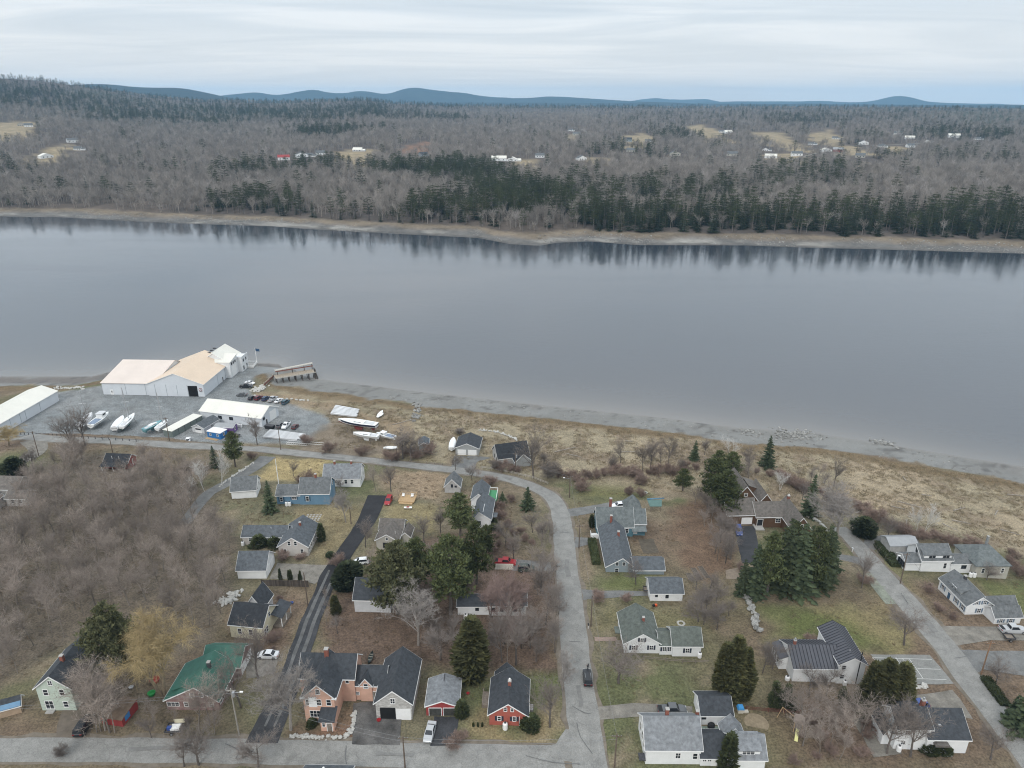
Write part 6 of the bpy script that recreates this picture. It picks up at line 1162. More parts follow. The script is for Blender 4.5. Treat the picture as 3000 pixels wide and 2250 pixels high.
SH2 = [(1440, 1490, 'behind the small round spruce'), (1465, 1495, 'below the small round spruce'), (1500, 1470, 'in the bend left of the spruce'), (1470, 1520, 'on the slope left of the bend'), (1485, 1545, 'lower on the slope left of the bend'), (1755, 1762, 'left on the lawn by the short drive'), (1834, 1762, 'right on the lawn by the short drive'), (2720, 1735, 'round on the lawn of the long dormer house'), (2750, 1790, 'by the wall of the long dormer house'), (2790, 1815, 'at the corner of the long dormer house'), (1840, 1450, 'on the green lawn behind the teal house'), (1880, 1455, 'near the tyre swing'), (2170, 1670, 'beside the tan mulch heap'), (1440, 1420, 'behind the green deck'), (1410, 1440, 'at the road below the tiny barn'), (905, 1415, 'behind the slate blue house'), (880, 1415, 'left behind the slate blue house'), (990, 1655, 'by the pale cape path'), (830, 1640, 'left under the white cape gable'), (880, 1640, 'right under the white cape gable'), (800, 1880, 'below the cream house porch'), (1330, 2185, 'at the mouth of the black garage drive'), (1350, 2165, 'beside the black garage drive'), (1880, 1420, 'out on the green back lawn'), (2380, 1890, 'left of the long lawn'), (2530, 1710, 'reddish by the grey driveway'), (740, 1345, 'at the top of the old lane'), (900, 1300, 'at the yard fence above the road'), (960, 1325, 'at the ditch above the road'), (1060, 1335, 'at the ditch near the beached boats'), (1350, 1275, 'grey and round at the shore meadow')]
for px, py, lab in SH2: tree_px('greyshrub' if lab.startswith('grey') else 'shrub', px, py, py - rw.uniform(18, 30), 'leafless brown shrub ' + lab, None, rw.uniform(1.3, 1.8))

# ================================================================ vehicles
def paint(n, c): return mat('paint_' + n, c, .28, .06, .5, spec=.5)
PAINT = {k: paint(k, c) for k, c in [('white', (.74, .75, .76)), ('black', (.016, .017, .02)), ('silver', (.42, .43, .44)), ('red', (.32, .02, .025)), ('maroon', (.12, .02, .03)), ('blue', (.05, .09, .28)), ('navy', (.03, .05, .10)), ('teal', (.04, .09, .12)), ('grey', (.10, .105, .11)), ('green', (.05, .065, .055)), ('darkred', (.09, .03, .03))]}
HEAD = mat('headlight_glass', (.7, .72, .72), .2, .1, 3); TAIL = mat('tail_light_glass', (.25, .015, .012), .3, .1, 3); CHR = mat('wheel_rim_alloy', (.4, .4, .41), .35, .1, 3, metal=.7)
tyre = MB().tube((0, -.11, 0), (0, .11, 0), .33, .33, 14).mesh('wheel', [BLACK]); rim = MB().tube((0, -.125, 0), (0, .125, 0), .2, .2, 10).mesh('rim', [CHR])
CARM = {}
def car(kind, colr, A, B, label, z=0.0):
    """A: where the rear stands, B: where the nose stands (ground seen in the photograph)"""
    a, b = G(*A), G(*B); x, y = (a[0] + b[0]) / 2, (a[1] + b[1]) / 2; zz = hz(x, y) + .12 + z
    key = (kind, colr)
    if key not in CARM:
        P_ = PAINT[colr]
        L, Wd, hood, roof_, cab, tail, bed = {'sedan': (4.7, 1.8, .95, 1.42, (-1.55, -.85, .35, 1.15), .98, 0), 'suv': (4.6, 1.85, 1.05, 1.72, (-2.2, -1.95, .25, 1.0), 1.05, 0), 'hatch': (4.2, 1.75, .95, 1.52, (-2.0, -1.55, .35, 1.1), .98, 0), 'van': (5.0, 1.95, 1.1, 1.8, (-2.4, -2.2, .7, 1.4), 1.1, 0), 'pickup': (5.7, 1.95, 1.15, 1.85, (-.95, -.75, .75, 1.35), 1.12, 1)}[kind]
        w2 = Wd / 2; hl = L / 2
        st = [(-hl, .86, .42, tail - .15), (-hl + .12, .96, .3, tail), (-1.2, 1, .25, hood + .02), (.9, 1, .25, hood + .04), (hl - .7, .98, .25, hood - .08), (hl - .12, .92, .3, hood - .22), (hl, .82, .4, hood - .34)]
        rings = [[(X_, -w2 * k, z0), (X_, -w2 * k, (z0 + z1) * .55), (X_, -w2 * k * .93, z1), (X_, w2 * k * .93, z1), (X_, w2 * k, (z0 + z1) * .55), (X_, w2 * k, z0)] for X_, k, z0, z1 in st]
        body = MB().loft(rings)
        c0, c1, c2, c3 = cab; bz = hood - .02; wb, wt = w2 * .93, w2 * .76
        Vc = [(c0, -wb, bz), (c3, -wb, bz), (c3, wb, bz), (c0, wb, bz), (c1, -wt, roof_), (c2, -wt, roof_), (c2, wt, roof_), (c1, wt, roof_)]
        Fc = [(0, 1, 5, 4), (1, 2, 6, 5), (2, 3, 7, 6), (3, 0, 4, 7), (4, 5, 6, 7)]
        body.add(Vc, Fc); bm_ = body.mesh('body', [P_])
        gl = []
        for f, nm in ((Fc[1], 'windscreen'), (Fc[3], 'rear_window'), (Fc[0], 'side_window'), (Fc[2], 'side_window')):
            q = [Vector(Vc[i]) for i in f]; c = sum(q, Vector()) / 4; nrm = (q[1] - q[0]).cross(q[3] - q[0]).normalized()
            if nrm.dot(c - Vector((-.3, 0, 1.2))) < 0: nrm = -nrm
            k2 = .86; gl.append((nm, mesh(nm, [(c + (v - c) * k2 + nrm * .015)[:] for v in q], [(0, 1, 2, 3)], [GLASS])))
        bedm = MB().box(-hl + .1, -w2 * .8, tail - .02, -1.05, w2 * .8, tail + .025).mesh('cargo_bed', [BLACK]) if bed else None
        hlm = MB().box(-.05, -.2, -.08, .06, .2, .08)
        CARM[key] = (bm_, gl, bedm, hl, w2, hood, tail, hlm.mesh('headlight', [HEAD]), hlm.mesh('tail_light', [TAIL]))
    bm_, gl, bedm, hl, w2, hood, tail, hm_, tm_ = CARM[key]
    e = thing('parked_' + {'sedan': 'car', 'suv': 'car', 'hatch': 'car', 'van': 'van', 'pickup': 'pickup_truck'}[kind], label, {'van': 'van', 'pickup': 'pickup truck'}.get(kind, 'car'), (x, y, zz), math.atan2(b[1] - a[1], b[0] - a[0]))
    bo = ob('body', bm_, e)
    for nm, gm_ in gl: ob(nm, gm_, e)
    if bedm: ob('cargo_bed', bedm, e)
    for sx_ in (-1, 1):
        for sy_ in (-1, 1):
            wo = ob('wheel', tyre, e, (sx_ * (hl - .9), sy_ * (w2 - .1), .33)); ob('rim', rim, wo)
    for sy_ in (-1, 1):
        ob('headlight', hm_, e, (hl - .06, sy_ * w2 * .62, hood - .36)); ob('tail_light', tm_, e, (-hl + .02, sy_ * w2 * .68, tail - .2))
    return e
car('van', 'black', (238, 2150), (258, 2118), 'black minivan in front of the grey saplings near the green house')
car('sedan', 'white', (815, 1926), (757, 1924), 'white sedan parked by the green roofed house garage doors')
car('sedan', 'silver', (1266, 2128), (1253, 2176), 'silver sedan on the black drive of the red garage')
v4 = car('suv', 'black', (1723, 2012), (1719, 1974), 'black car stopped on the main road with a person at its hood')
rr = MB().box(-1.2, -.62, 1.73, .1, -.56, 1.8).box(-1.2, .56, 1.73, .1, .62, 1.8).build('roof_rack', GALV, v4)
car('pickup', 'grey', (1932, 2088), (2004, 2088), 'dark grey pickup beside the white house near the corner')
car('hatch', 'blue', (2717, 2070), (2657, 2070), 'bright blue hatchback behind the white house at lower right')
car('pickup', 'silver', (2935, 1850), (2992, 1852), 'silver pickup at the right edge below the shuttered house'); car('suv', 'blue', (2160, 1550), (2167, 1572), 'blue car on the black drive of the brown house')
car('suv', 'white', (1835, 1487), (1788, 1488), 'white car behind the teal house'); car('pickup', 'red', (1458, 1652), (1504, 1655), 'red pickup behind the white fence panel'); car('suv', 'green', (1519, 1672), (1566, 1672), 'dark green grey car right of the red pickup'); car('suv', 'red', (1146, 1460), (1131, 1486), 'red car beside the new wooden deck'); car('hatch', 'white', (1072, 1650), (1044, 1652), 'white car half hidden left of the pale pine'); car('sedan', 'white', (557, 1275), (541, 1291), 'white car beside the prefab garage in the yard')
for k, c, A, B, lab in [('sedan', 'white', (719, 1124), (746, 1128), 'white car nearest the pier in the boat yard'), ('pickup', 'black', (704, 1136), (740, 1136), 'black pickup below the white car in the boat yard'), ('sedan', 'grey', (723, 1160), (694, 1160), 'lone dark sedan between the sheds'), ('hatch', 'black', (729, 1176), (747, 1163), 'black car at the left end of the boulder row'), ('suv', 'maroon', (748, 1176), (767, 1164), 'maroon car in the boulder row'), ('suv', 'navy', (770, 1178), (788, 1166), 'dark navy car in the boulder row'), ('pickup', 'silver', (788, 1181), (812, 1167), 'silver pickup in the boulder row'), ('sedan', 'white', (807, 1184), (827, 1172), 'white car in the boulder row'), ('suv', 'teal', (827, 1189), (847, 1176), 'dark teal car at the right end of the boulder row'), ('suv', 'grey', (814, 1258), (829, 1243), 'dark grey car beside the white dock floats'), ('pickup', 'white', (846, 1243), (831, 1259), 'white pickup by the white dock floats'), ('hatch', 'darkred', (858, 1261), (872, 1248), 'dark red car right of the white pickup')]: car(k, c, A, B, lab)
def trailer(A, B, label, wd=1.8, load=None):
    a, b = G(*A), G(*B); L = math.dist(a[:2], b[:2]); e = thing('utility_trailer', label, 'trailer', (a[0], a[1], hz(a[0], a[1]) + .08), math.atan2(b[1] - a[1], b[0] - a[0]))
    MB().box(0, -wd / 2, .5, L, wd / 2, .6).build('bed', WOOD, e)
    for q in ((0, -wd / 2, L, -wd / 2 + .06), (0, wd / 2 - .06, L, wd / 2), (0, -wd / 2 + .06, .06, wd / 2 - .06), (L - .06, -wd / 2 + .06, L, wd / 2 - .06)): MB().box(q[0], q[1], .601, q[2], q[3], .95).build('side_board', DARKM, e)
    MB().tube((L, 0, .5), (L + 1.2, 0, .45), .05).build('tow_bar', DARKM, e)
    for s in (-1, 1): wo = ob('wheel', tyre, e, (L * .45, s * (wd / 2 + .12), .33)); ob('rim', rim, wo)
    if load: load(e, L)
def ld(e, L):
    MB().box(.3, -.6, .62, 1.1, 0, 1.3).build('blue_load', PAINT['blue'], e); MB().box(L - 2.0, -.7, .62, L - .3, .6, 1.1).build('white_load', TRIM, e); MB().box(1.2, .85, .95, 3.2, .95, 1.9).build('cream_panel', W_['cream'], e)
trailer((490, 2142), (536, 2140), 'small trailer with blue and white loads before the red house', 2.2, ld); trailer((1912, 1733), (1884, 1732), 'brown wooden trailer beside the white garage', 1.8); trailer((2940, 1872), (2968, 1874), 'flat trailer below the silver pickup at right', 1.8); trailer((660, 1320 - 42), (700, 1282), 'grey boat trailer with a frame near the purple cabin', 2.4)

# ================================================================ boats
GEL = mat('white_gelcoat', (.74, .75, .74), .3, .05, 1, spec=.5); WRAP = mat('shrink_wrap', (.80, .81, .82), .45, .04, 1.5, bump=.2, bscale=1.5); NAVY = mat('navy_hull_band', (.02, .022, .045), .3, .1, 1); TEALH = mat('teal_hull', (.16, .33, .36), .5, .15, .8); BOTT = mat('red_bottom_paint', (.2, .05, .045), .7, .2, 1); GREENH = mat('green_hull', (.03, .12, .09), .4, .1, 1); SILV = mat('silver_mast', (.5, .51, .52), .4, .08, 2, metal=.5)
def boat(label, S, B, wd, ht=1.4, keel=0.0, hull=GEL, bottom=None, kind='sail', mast=None, band=None, lift=1.2):
    """S: stern, B: bow, as seen on the ground under the boat"""
    a, b = G(*S), G(*B); L = math.dist(a[:2], b[:2]); e = thing({'sail': 'sailboat', 'motor': 'motor_boat', 'wrap': 'wrapped_boat', 'work': 'work_boat', 'dinghy': 'dinghy'}[kind], label, 'boat', (a[0], a[1], hz(a[0], a[1]) + .1), math.atan2(b[1] - a[1], b[0] - a[0]))
    n = 12; R1 = []; W2 = []; SHR = []
    for i in range(n + 1):
        t = i / n; k = (1 - max(0, (t - .45) / .55) ** 2.1) * (.78 + .22 * min(1, t / .35)); k = max(k, .02)
        sh = lift + ht + .35 * max(0, t - .3) ** 1.5; kb = lift + (.0 if t < .75 else (t - .75) ** 2 * 12 * ht * .5)
        x = L * t + (.0); hw = wd / 2 * k; W2.append((x, hw, sh)); mid = kb + (sh - kb) * .35
        R1.append([(x, 0, kb), (x, -hw * .7, mid), (x, -hw, sh), (x, 0, sh - .12), (x, hw, sh), (x, hw * .7, mid)])
    MB().loft(R1).build('hull', hull, e)
    if bottom:
        rb = [[(r[0][0], 0, r[0][2] - .02), (r[1][0], r[1][1] * 1.015, r[1][2] * .98), (r[0][0], 0, r[1][2] * .99), (r[5][0], r[5][1] * 1.015, r[5][2] * .98)] for r in R1]; MB().loft(rb).build('bottom_paint', bottom, e)
    if band: MB().loft([[(x, -hw * 1.012 - .01, sh - .75), (x, -hw * 1.012 - .02, sh - .12), (x, hw * 1.012 + .02, sh - .12), (x, hw * 1.012 + .01, sh - .75)] for x, hw, sh in W2[:-1]]).build('hull_band', band, e)
    if keel:
        MB().prism([(L * .36, lift + .1), (L * .4, lift - keel), (L * .56, lift - keel), (L * .62, lift + .15)], -.12, .12, 'y').build('keel', bottom or hull, e); MB().prism([(L * .06, lift + .2), (L * .07, lift - keel * .6), (L * .13, lift - keel * .6), (L * .16, lift + .2)], -.06, .06, 'y').build('rudder', bottom or hull, e)
    for t in (.25, .7):
        for s in (-1, 1): MB().tube((L * t, s * wd * .38, lift + .5), (L * t, s * wd * .62, -.1), .05, .05, 5).build('jack_stand', DARKM, e)
    zt = lift + ht
    if kind == 'wrap':
        rg = []
        for x, hw, sh in W2[:-1]:
            t = x / L; tp = sh + .9 * (.6 + .4 * math.sin(math.pi * min(1, t * 1.1 + .15)))
            rg.append([(x, -hw * 1.04 - .03, sh - .55), (x, -hw * .9, sh + .35), (x, -hw * .25, tp), (x, hw * .25, tp), (x, hw * .9, sh + .35), (x, hw * 1.04 + .03, sh - .55)])
        MB().loft(rg).build('shrink_wrap_cover', WRAP, e)
    if kind == 'sail':
        MB().loft([[(x, -w_, zt - .05), (x, -w_ * .85, zt + h_), (x, w_ * .85, zt + h_), (x, w_, zt - .05)] for x, w_, h_ in ((L * .3, wd * .3, .4), (L * .5, wd * .3, .45), (L * .72, wd * .16, .25))]).build('cabin_trunk', GEL, e); MB().box(L * .08, -wd * .24, zt - .1, L * .28, wd * .24, zt + .06).build('cockpit', W_['palegrey'], e)
        for s in (-1, 1): MB().box(L * .38, s * wd * .275 - .02, zt + .12, L * .56, s * wd * .275 + .02, zt + .3).build('cabin_window', GLASS, e)
    if kind in ('work', 'motor'):
        MB().box(L * .5, -wd * .32, zt - .1, L * .72, wd * .32, zt + (1.7 if kind == 'work' else .9)).build('wheelhouse', GEL, e); MB().box(L * .722, -wd * .28, zt + (.8 if kind == 'work' else .3), L * .727, wd * .28, zt + (1.5 if kind == 'work' else .8)).build('windscreen', GLASS, e); MB().box(L * .48, -wd * .36, zt + (1.71 if kind == 'work' else .91), L * .75, wd * .36, zt + (1.85 if kind == 'work' else 1.0)).build('wheelhouse_roof', GEL if kind == 'motor' else W_['palegrey'], e); MB().box(L * .06, -wd * .36, zt - .1, L * .46, wd * .36, zt + .03).build('work_deck', mat('blue_grey_deck', (.2, .25, .33), .7, .2, 1), e)
        for s in (-1, 1): MB().box(L * .54, s * wd * .322 - .01, zt + (.8 if kind == 'work' else .3), L * .68, s * wd * .322 + .01, zt + (1.4 if kind == 'work' else .7)).build('side_window', GLASS, e)
    if mast:
        MB().tube((L * .55, 0, zt), (L * .55 - .3, 0, zt + mast), .2, .13, 6).build('mast', SILV, e); MB().tube((L * .55 - .2, -wd * .45, zt + mast * .55), (L * .55 - .2, wd * .45, zt + mast * .55), .06, .06, 5).build('spreader', SILV, e)
        for s in (-1, 1): MB().tube((L * .5, s * wd * .46, zt), (L * .55 - .3, 0, zt + mast), .025, .025, 3).build('shroud', SILV, e)
    return e
boat('white shrink wrapped boat at the left of the yard boats', (236, 1266), (274, 1226), 3.2, 1.6, 0, GEL, None, 'wrap', 12, None, 1.0)
boat('white work boat with wheelhouse and blue deck in the yard', (268, 1262), (322, 1224), 4.0, 1.7, 0, GEL, None, 'work', None, None, .9)
boat('second shrink wrapped boat in the middle of the yard row', (338, 1273), (366, 1238), 3.4, 1.8, 0, GEL, NAVY, 'wrap', None, None, 1.0)
boat('white sailboat with green hull and tall mast in the yard row', (360, 1270), (398, 1230), 3.2, 1.5, 1.0, GEL, GREENH, 'sail', 13.5, None, 1.5)
boat('teal hulled sailboat lying beside the storage lockers', (424, 1275), (478, 1248), 3.0, 1.5, .8, TEALH, TEALH, 'sail', None, None, 1.0)
boat('white sailboat with tall mast next to the storage lockers', (463, 1273), (495, 1248), 3.0, 1.4, .9, GEL, None, 'sail', 13.5, None, 1.3)
boat('large white sailboat with navy band among the beached boats', (1106, 1270), (994, 1254), 4.2, 2.0, 1.6, GEL, BOTT, 'sail', None, NAVY, 2.0)
boat('white sailboat below the navy banded boat', (1110, 1297), (1036, 1287), 3.2, 1.5, 1.2, GEL, None, 'sail', None, None, 1.4)
boat('white motor boat behind the beached sailboats', (1158, 1296), (1104, 1284), 3.0, 1.3, 0, GEL, None, 'motor', None, None, 1.0)
boat('small open boat on a trailer by the shore road', (1164, 1320), (1123, 1320), 2.2, .7, 0, GEL, None, 'dinghy', None, None, .6)
boat('left upturned white dinghy on the shore grass', (1108, 1222), (1122, 1208), 1.6, .5, 0, GEL, None, 'dinghy', None, None, .2); boat('right upturned white dinghy on the shore grass', (1106, 1226), (1124, 1216), 1.6, .5, 0, GEL, None, 'dinghy', None, None, .2)
boat('white boat under a cover beside the grey two door garage', (1323, 1326), (1330, 1296), 2.6, 1.1, 0, GEL, None, 'wrap', None, None, .6)
# canoe on the leaves
a, b = G(1080, 1950), G(1092, 1914); L = math.dist(a[:2], b[:2]); e = thing('canoe', 'dark open canoe lying on the leaves behind the peach house', 'canoe', (a[0], a[1], a[2] + .1), math.atan2(b[1] - a[1], b[0] - a[0]))
rgs = [[(L * t, -.48 * math.sin(math.pi * t) ** .7 - .01, .42 + .2 * abs(2 * t - 1) ** 3), (L * t, -.3 * math.sin(math.pi * t) ** .7 - .005, .05), (L * t, .3 * math.sin(math.pi * t) ** .7 + .005, .05), (L * t, .48 * math.sin(math.pi * t) ** .7 + .01, .42 + .2 * abs(2 * t - 1) ** 3), (L * t, .4 * math.sin(math.pi * t) ** .7, .4), (L * t, .2 * math.sin(math.pi * t) ** .7, .1), (L * t, -.2 * math.sin(math.pi * t) ** .7, .1), (L * t, -.4 * math.sin(math.pi * t) ** .7, .4)] for t in [i / 10 for i in range(11)]]
MB().loft(rgs).build('hull', mat('canoe_dark', (.05, .06, .055), .5, .2, 1), e)
for t in (.3, .55, .75): MB().box(L * t - .05, -.42, .38, L * t + .05, .42, .42).build('thwart', mat('ash_wood', (.5, .45, .36), .7, .1, 2), e)
# dock floats laid up on shore and a gangway
def floats(quad, n, lab):
    q = [G(*p) for p in quad]
    for i in range(n):
        t = (i + .5) / n; a = [q[0][k] + (q[3][k] - q[0][k]) * t for k in range(2)]; b = [q[1][k] + (q[2][k] - q[1][k]) * t for k in range(2)]
        L = math.dist(a, b); wd = math.dist(q[0][:2], q[3][:2]) / n * .5; e = thing('dock_float', lab, 'dock float', (a[0], a[1], hz(*a) + .1), math.atan2(b[1] - a[1], b[0] - a[0]), lab.split(' lying')[0] + 's')
        MB().box(0, -wd / 2, .35, L * rw.uniform(.93, 1.0), wd / 2, .7).build('deck', mat('dock_float_white', (.6, .61, .62), .6, .15, .6), e); MB().box(.1, -wd / 2 + .1, 0, L * .92, -wd / 2 + .35, .349).box(.1, wd / 2 - .35, 0, L * .92, wd / 2 - .1, .349).build('pontoon', W_['palegrey'], e)
floats([(984, 1190), (1056, 1203), (1046, 1226), (968, 1216)], 7, 'long white dock float lying at the head of the gravel yard'); floats([(792, 1262), (900, 1276), (876, 1294), (770, 1284)], 7, 'long white dock float lying beside the shore road')
a, b = G(838, 1302), G(950, 1304); L = math.dist(a[:2], b[:2]); e = thing('gangway', 'white lattice gangway lying along the shore road ditch', 'gangway', (a[0], a[1], a[2] + .05), math.atan2(b[1] - a[1], b[0] - a[0]))
for y in (0, 1.6): MB().box(0, y, .9, L, y + .1, 1.0).box(0, y, 0, L, y + .1, .1).build('chord', TRIM, e)
lt = MB()
for i in range(18):
    x = L * i / 18
    for y in (0.02, 1.62): lt.tube((x, y + .03, .05), (x + L / 18, y + .03, .95), .035, .035, 4)
    lt.box(x, .1, 0, x + .08, 1.6, .08)
o = lt.build('lattice', TRIM, e); o['kind'] = 'stuff'
# pier with tall piles
a = plane(806, 1106, -7.2); b = plane(924, 1087, -7.2); L = math.dist(a, b); e = thing('pier', 'old timber pier on tall piles over the tidal mud', 'pier', (a[0], a[1], -7.2), math.atan2(b[1] - a[1], b[0] - a[0]))
PLK = mat('pier_planks', (.33, .28, .22), .9, .25, 2); PIL = mat('tarred_pile', (.09, .075, .065), .9, .3, 3)
for i in range(int(L / 1.2)): MB().box(i * 1.2, -1.2, -.05, i * 1.2 + 1.17, 3.2, .08).build('plank', PLK, e)
MB().box(0, -1.32, -.35, L, -1.21, .12).build('edge_beam', mat('grey_beam', (.42, .4, .36), .9, .2, 2), e)
for i in range(7):
    x = .5 + (L - 1) * i / 6
    for y in (-1.0, 1.0, 3.0): MB().tube((x, y, -5.4), (x + rw.uniform(-.2, .2), y, -.06), .2, .17, 7).build('pile', PIL, e)
for i in range(7): MB().tube((L + .3 + rw.uniform(0, 1.2), -1 + i * .8, -5.4), (L + rw.uniform(-.2, .3), -1 + i * .8, .5), .18, .15, 7).build('fender_pile', PIL, e)
for x in (1.5, L * .45, L * .75, L * .95):
    for y in (2.9,): MB().box(x, y, .08, x + .3, y + .3, 2.6).build('ramp_post', PIL, e)
MB().add([(.5, 1.6, 2.4), (L - .5, 1.6, 3.2), (L - .5, 3.4, 3.2), (.5, 3.4, 2.4), (.5, 1.6, 2.7), (L - .5, 1.6, 3.5), (L - .5, 3.4, 3.5), (.5, 3.4, 2.7)], [(3, 2, 1, 0), (4, 5, 6, 7), (0, 1, 5, 4), (1, 2, 6, 5), (2, 3, 7, 6), (3, 0, 4, 7)]).build('raised_ramp', MATS['grey_beam'], e); MB().box(.6, 1.55, 2.0, L - .6, 1.59, 2.5).build('ramp_side', mat('rusty_red_beam', (.2, .08, .06), .9, .25, 2), e)
a = G(773, 1133); b = G(802, 1112); L = math.dist(a[:2], b[:2]); e = thing('retaining_wall', 'red brown timber retaining wall leading to the pier', 'retaining wall', (a[0], a[1], -11.0), math.atan2(b[1] - a[1], b[0] - a[0]))
for i in range(int(L / .7)): MB().box(i * .7, -.2, 0, i * .7 + .62, .1, 3.6 + rw.uniform(-.15, .25)).build('board', PLK, e)
MB().box(0, -.35, 2.6, L, -.21, 3.2).build('waler', MATS['rusty_red_beam'], e)
e = thing('viewing_platform', 'white railed platform at the corner of the yard beside the flagpole', 'platform', (*plane(706, 1080, -8.4), -8.4))
q = [plane(x, y, -8.4) for x, y in ((704, 1078), (742, 1078), (754, 1064), (714, 1063))]; o_ = e.location
MB().add([(x - o_[0], y - o_[1], .15) for x, y in q] + [(x - o_[0], y - o_[1], -3) for x, y in q], [(0, 1, 2, 3), (0, 4, 5, 1), (1, 5, 6, 2), (2, 6, 7, 3), (3, 7, 4, 0)]).build('floor', CONC, e)
for i in range(4):
    p, r_ = q[i], q[(i + 1) % 4]
    for z_ in (.6, 1.15): MB().tube((p[0] - o_[0], p[1] - o_[1], z_), (r_[0] - o_[0], r_[1] - o_[1], z_), .09, .09, 4).build('rail', TRIM, e)
    MB().box(p[0] - o_[0] - .1, p[1] - o_[1] - .1, 0, p[0] - o_[0] + .1, p[1] - o_[1] + .1, 1.3).build('post', TRIM, e)
def flagpole(label, base, z, ht, flag):
    e = thing('flagpole', label, 'flagpole', (*base, z)); MB().tube((0, 0, -.3), (0, 0, ht), .14, .08, 7).build('pole', TRIM, e)
    if flag: MB().add([(.1, 0, ht - .3), (1.2, .15, ht - .5), (2.1, -.1, ht - .45), (2.1, -.1, ht - 1.8), (1.2, .15, ht - 1.9), (.1, 0, ht - 1.7)], [(0, 1, 4, 5), (1, 2, 3, 4)]).build('flag', mat('dark_blue_flag', (.03, .07, .14), .8, .3, 1.5), e)
flagpole('white flagpole with dark blue flag at the river edge', plane(753, 1064, -8.4), -8.4, 8.0, True); x, y, z = G(817, 1421); flagpole('white bare flagpole behind the slate blue house', (x, y), z, 9.5, False)
for i in range(15):
    x, y, z = G(735 + i * 12.2 + rw.uniform(-3, 3), 1160 + i * 1.05 + rw.uniform(-1, 1)); V = []
    o = ob('boulder', None)
    bpy.data.objects.remove(o)
def rockmesh(seed):
    import bmesh
    bm = bmesh.new(); bmesh.ops.create_icosphere(bm, subdivisions=1, radius=1.0); rg = random.Random(seed)
    for v in bm.verts: v.co *= rg.uniform(.72, 1.15); v.co.z *= .7
    m = bpy.data.meshes.new('rock'); bm.to_mesh(m); bm.free(); m.materials.append(STONE); return m
ROCKS = [rockmesh(s) for s in range(6)]
BOUL = mat('pale_boulder', (.43, .42, .39), .9, .2, 2)
BROCK = [r.copy() for r in ROCKS]
for r in BROCK: r.materials.clear(); r.materials.append(BOUL)
for i in range(15):
    x, y, z = G(735 + i * 12.0 + rw.uniform(-3, 3), 1160 + i * 1.05 + rw.uniform(-1, 1)); k = rw.uniform(.5, .95)
    tag(ob('boulder', BROCK[i % 6], None, (x, y, z + k * .25), (0, 0, rw.uniform(0, 6)), (k * 1.3, k, k)), 'pale boulder in the row edging the gravel yard', 'boulder', 'boulders edging the yard')
def rocks(name, label, cat, P, n, size, spread, mats=ROCKS, stack=1):
    x0, y0, z0 = G(*P[0]); e = thing(name, label, cat, (x0, y0, z0)); Q = [G(*p) for p in P]
    for i in range(n):
        t = rw.random() * (len(Q) - 1); k = min(int(t), len(Q) - 2) if len(Q) > 1 else 0
        c = [Q[k][j] + (Q[k + 1][j] - Q[k][j]) * (t - k) for j in range(2)] if len(Q) > 1 else list(Q[0][:2])
        c[0] += rw.gauss(0, spread[0]); c[1] += rw.gauss(0, spread[1]); s = size * rw.uniform(.5, 1.35)
        ob('rock', mats[rw.randrange(6)], e, (c[0] - x0, c[1] - y0, hz(*c) - z0 + s * .3 + (size * .6 * rw.randrange(stack))), (rw.uniform(-.4, .4), rw.uniform(-.4, .4), rw.uniform(0, 6)), (s * rw.uniform(.9, 1.6), s, s))
rocks('rock_outcrop', 'large pile of grey rocks in the tidal mud', 'rocks', [(2290, 1278), (2360, 1268)], 190, .5, (3.4, 3.6)); rocks('rock_outcrop', 'smaller pile of grey rocks at the water edge at right', 'rocks', [(2560, 1292), (2610, 1300)], 80, .5, (1.6, 1.9)); rocks('rock_outcrop', 'scattered low rocks left of the large pile', 'rocks', [(2180, 1262), (2230, 1275)], 45, .4, (2.5, 2.0))
rocks('stone_wall', 'low white stone wall along the street before the peach house', 'stone wall', [(852, 2158), (930, 2162), (1010, 2160), (1032, 2140), (1042, 2085)], 120, .32, (.18, .18), BROCK, 2); rocks('stone_wall', 'grey stone wall running down the edge of the green lawn', 'stone wall', [(2175, 1742), (2195, 1760), (2205, 1800), (2216, 1850)], 70, .6, (.4, .3), ROCKS, 2); rocks('stone_wall', 'pale stone wall behind the brown house', 'stone wall', [(2365, 1512), (2400, 1530), (2428, 1562)], 70, .4, (.25, .3), BROCK, 2); rocks('stone_wall', 'curving low stone wall round the shore meadow', 'stone wall', [(1408, 1261), (1450, 1265), (1490, 1278), (1515, 1290)], 70, .4, (.3, .25), BROCK, 2); rocks('rubble_heap', 'heap of white rubble left of the cream house', 'rubble', [(655, 1768), (700, 1735)], 90, .4, (.9, .8), BROCK, 2); rocks('stone_edging', 'line of stones along the old lane', 'stone edging', [(640, 1426), (700, 1385), (745, 1355)], 50, .35, (.3, .3), BROCK); rocks('riprap', 'broken concrete and rocks by the pier wall', 'riprap', [(745, 1148), (775, 1130)], 60, .6, (1.2, 1.0), BROCK); rocks('riprap', 'white stones along the bank left of the boat shed', 'riprap', [(160, 1138), (248, 1138)], 30, .6, (.8, .8), BROCK); rocks('stone_edging', 'row of pale slabs below the court', 'stone edging', [(2668, 2013), (2725, 2013)], 9, .6, (.2, .15), BROCK)
rocks('creek_stones', 'dark stones in the marsh creek mouth', 'rocks', [(1225, 1182), (1222, 1205), (1213, 1235)], 60, .6, (.9, .8))
LOG = mat('driftwood', (.3, .27, .235), .9, .25, 2)
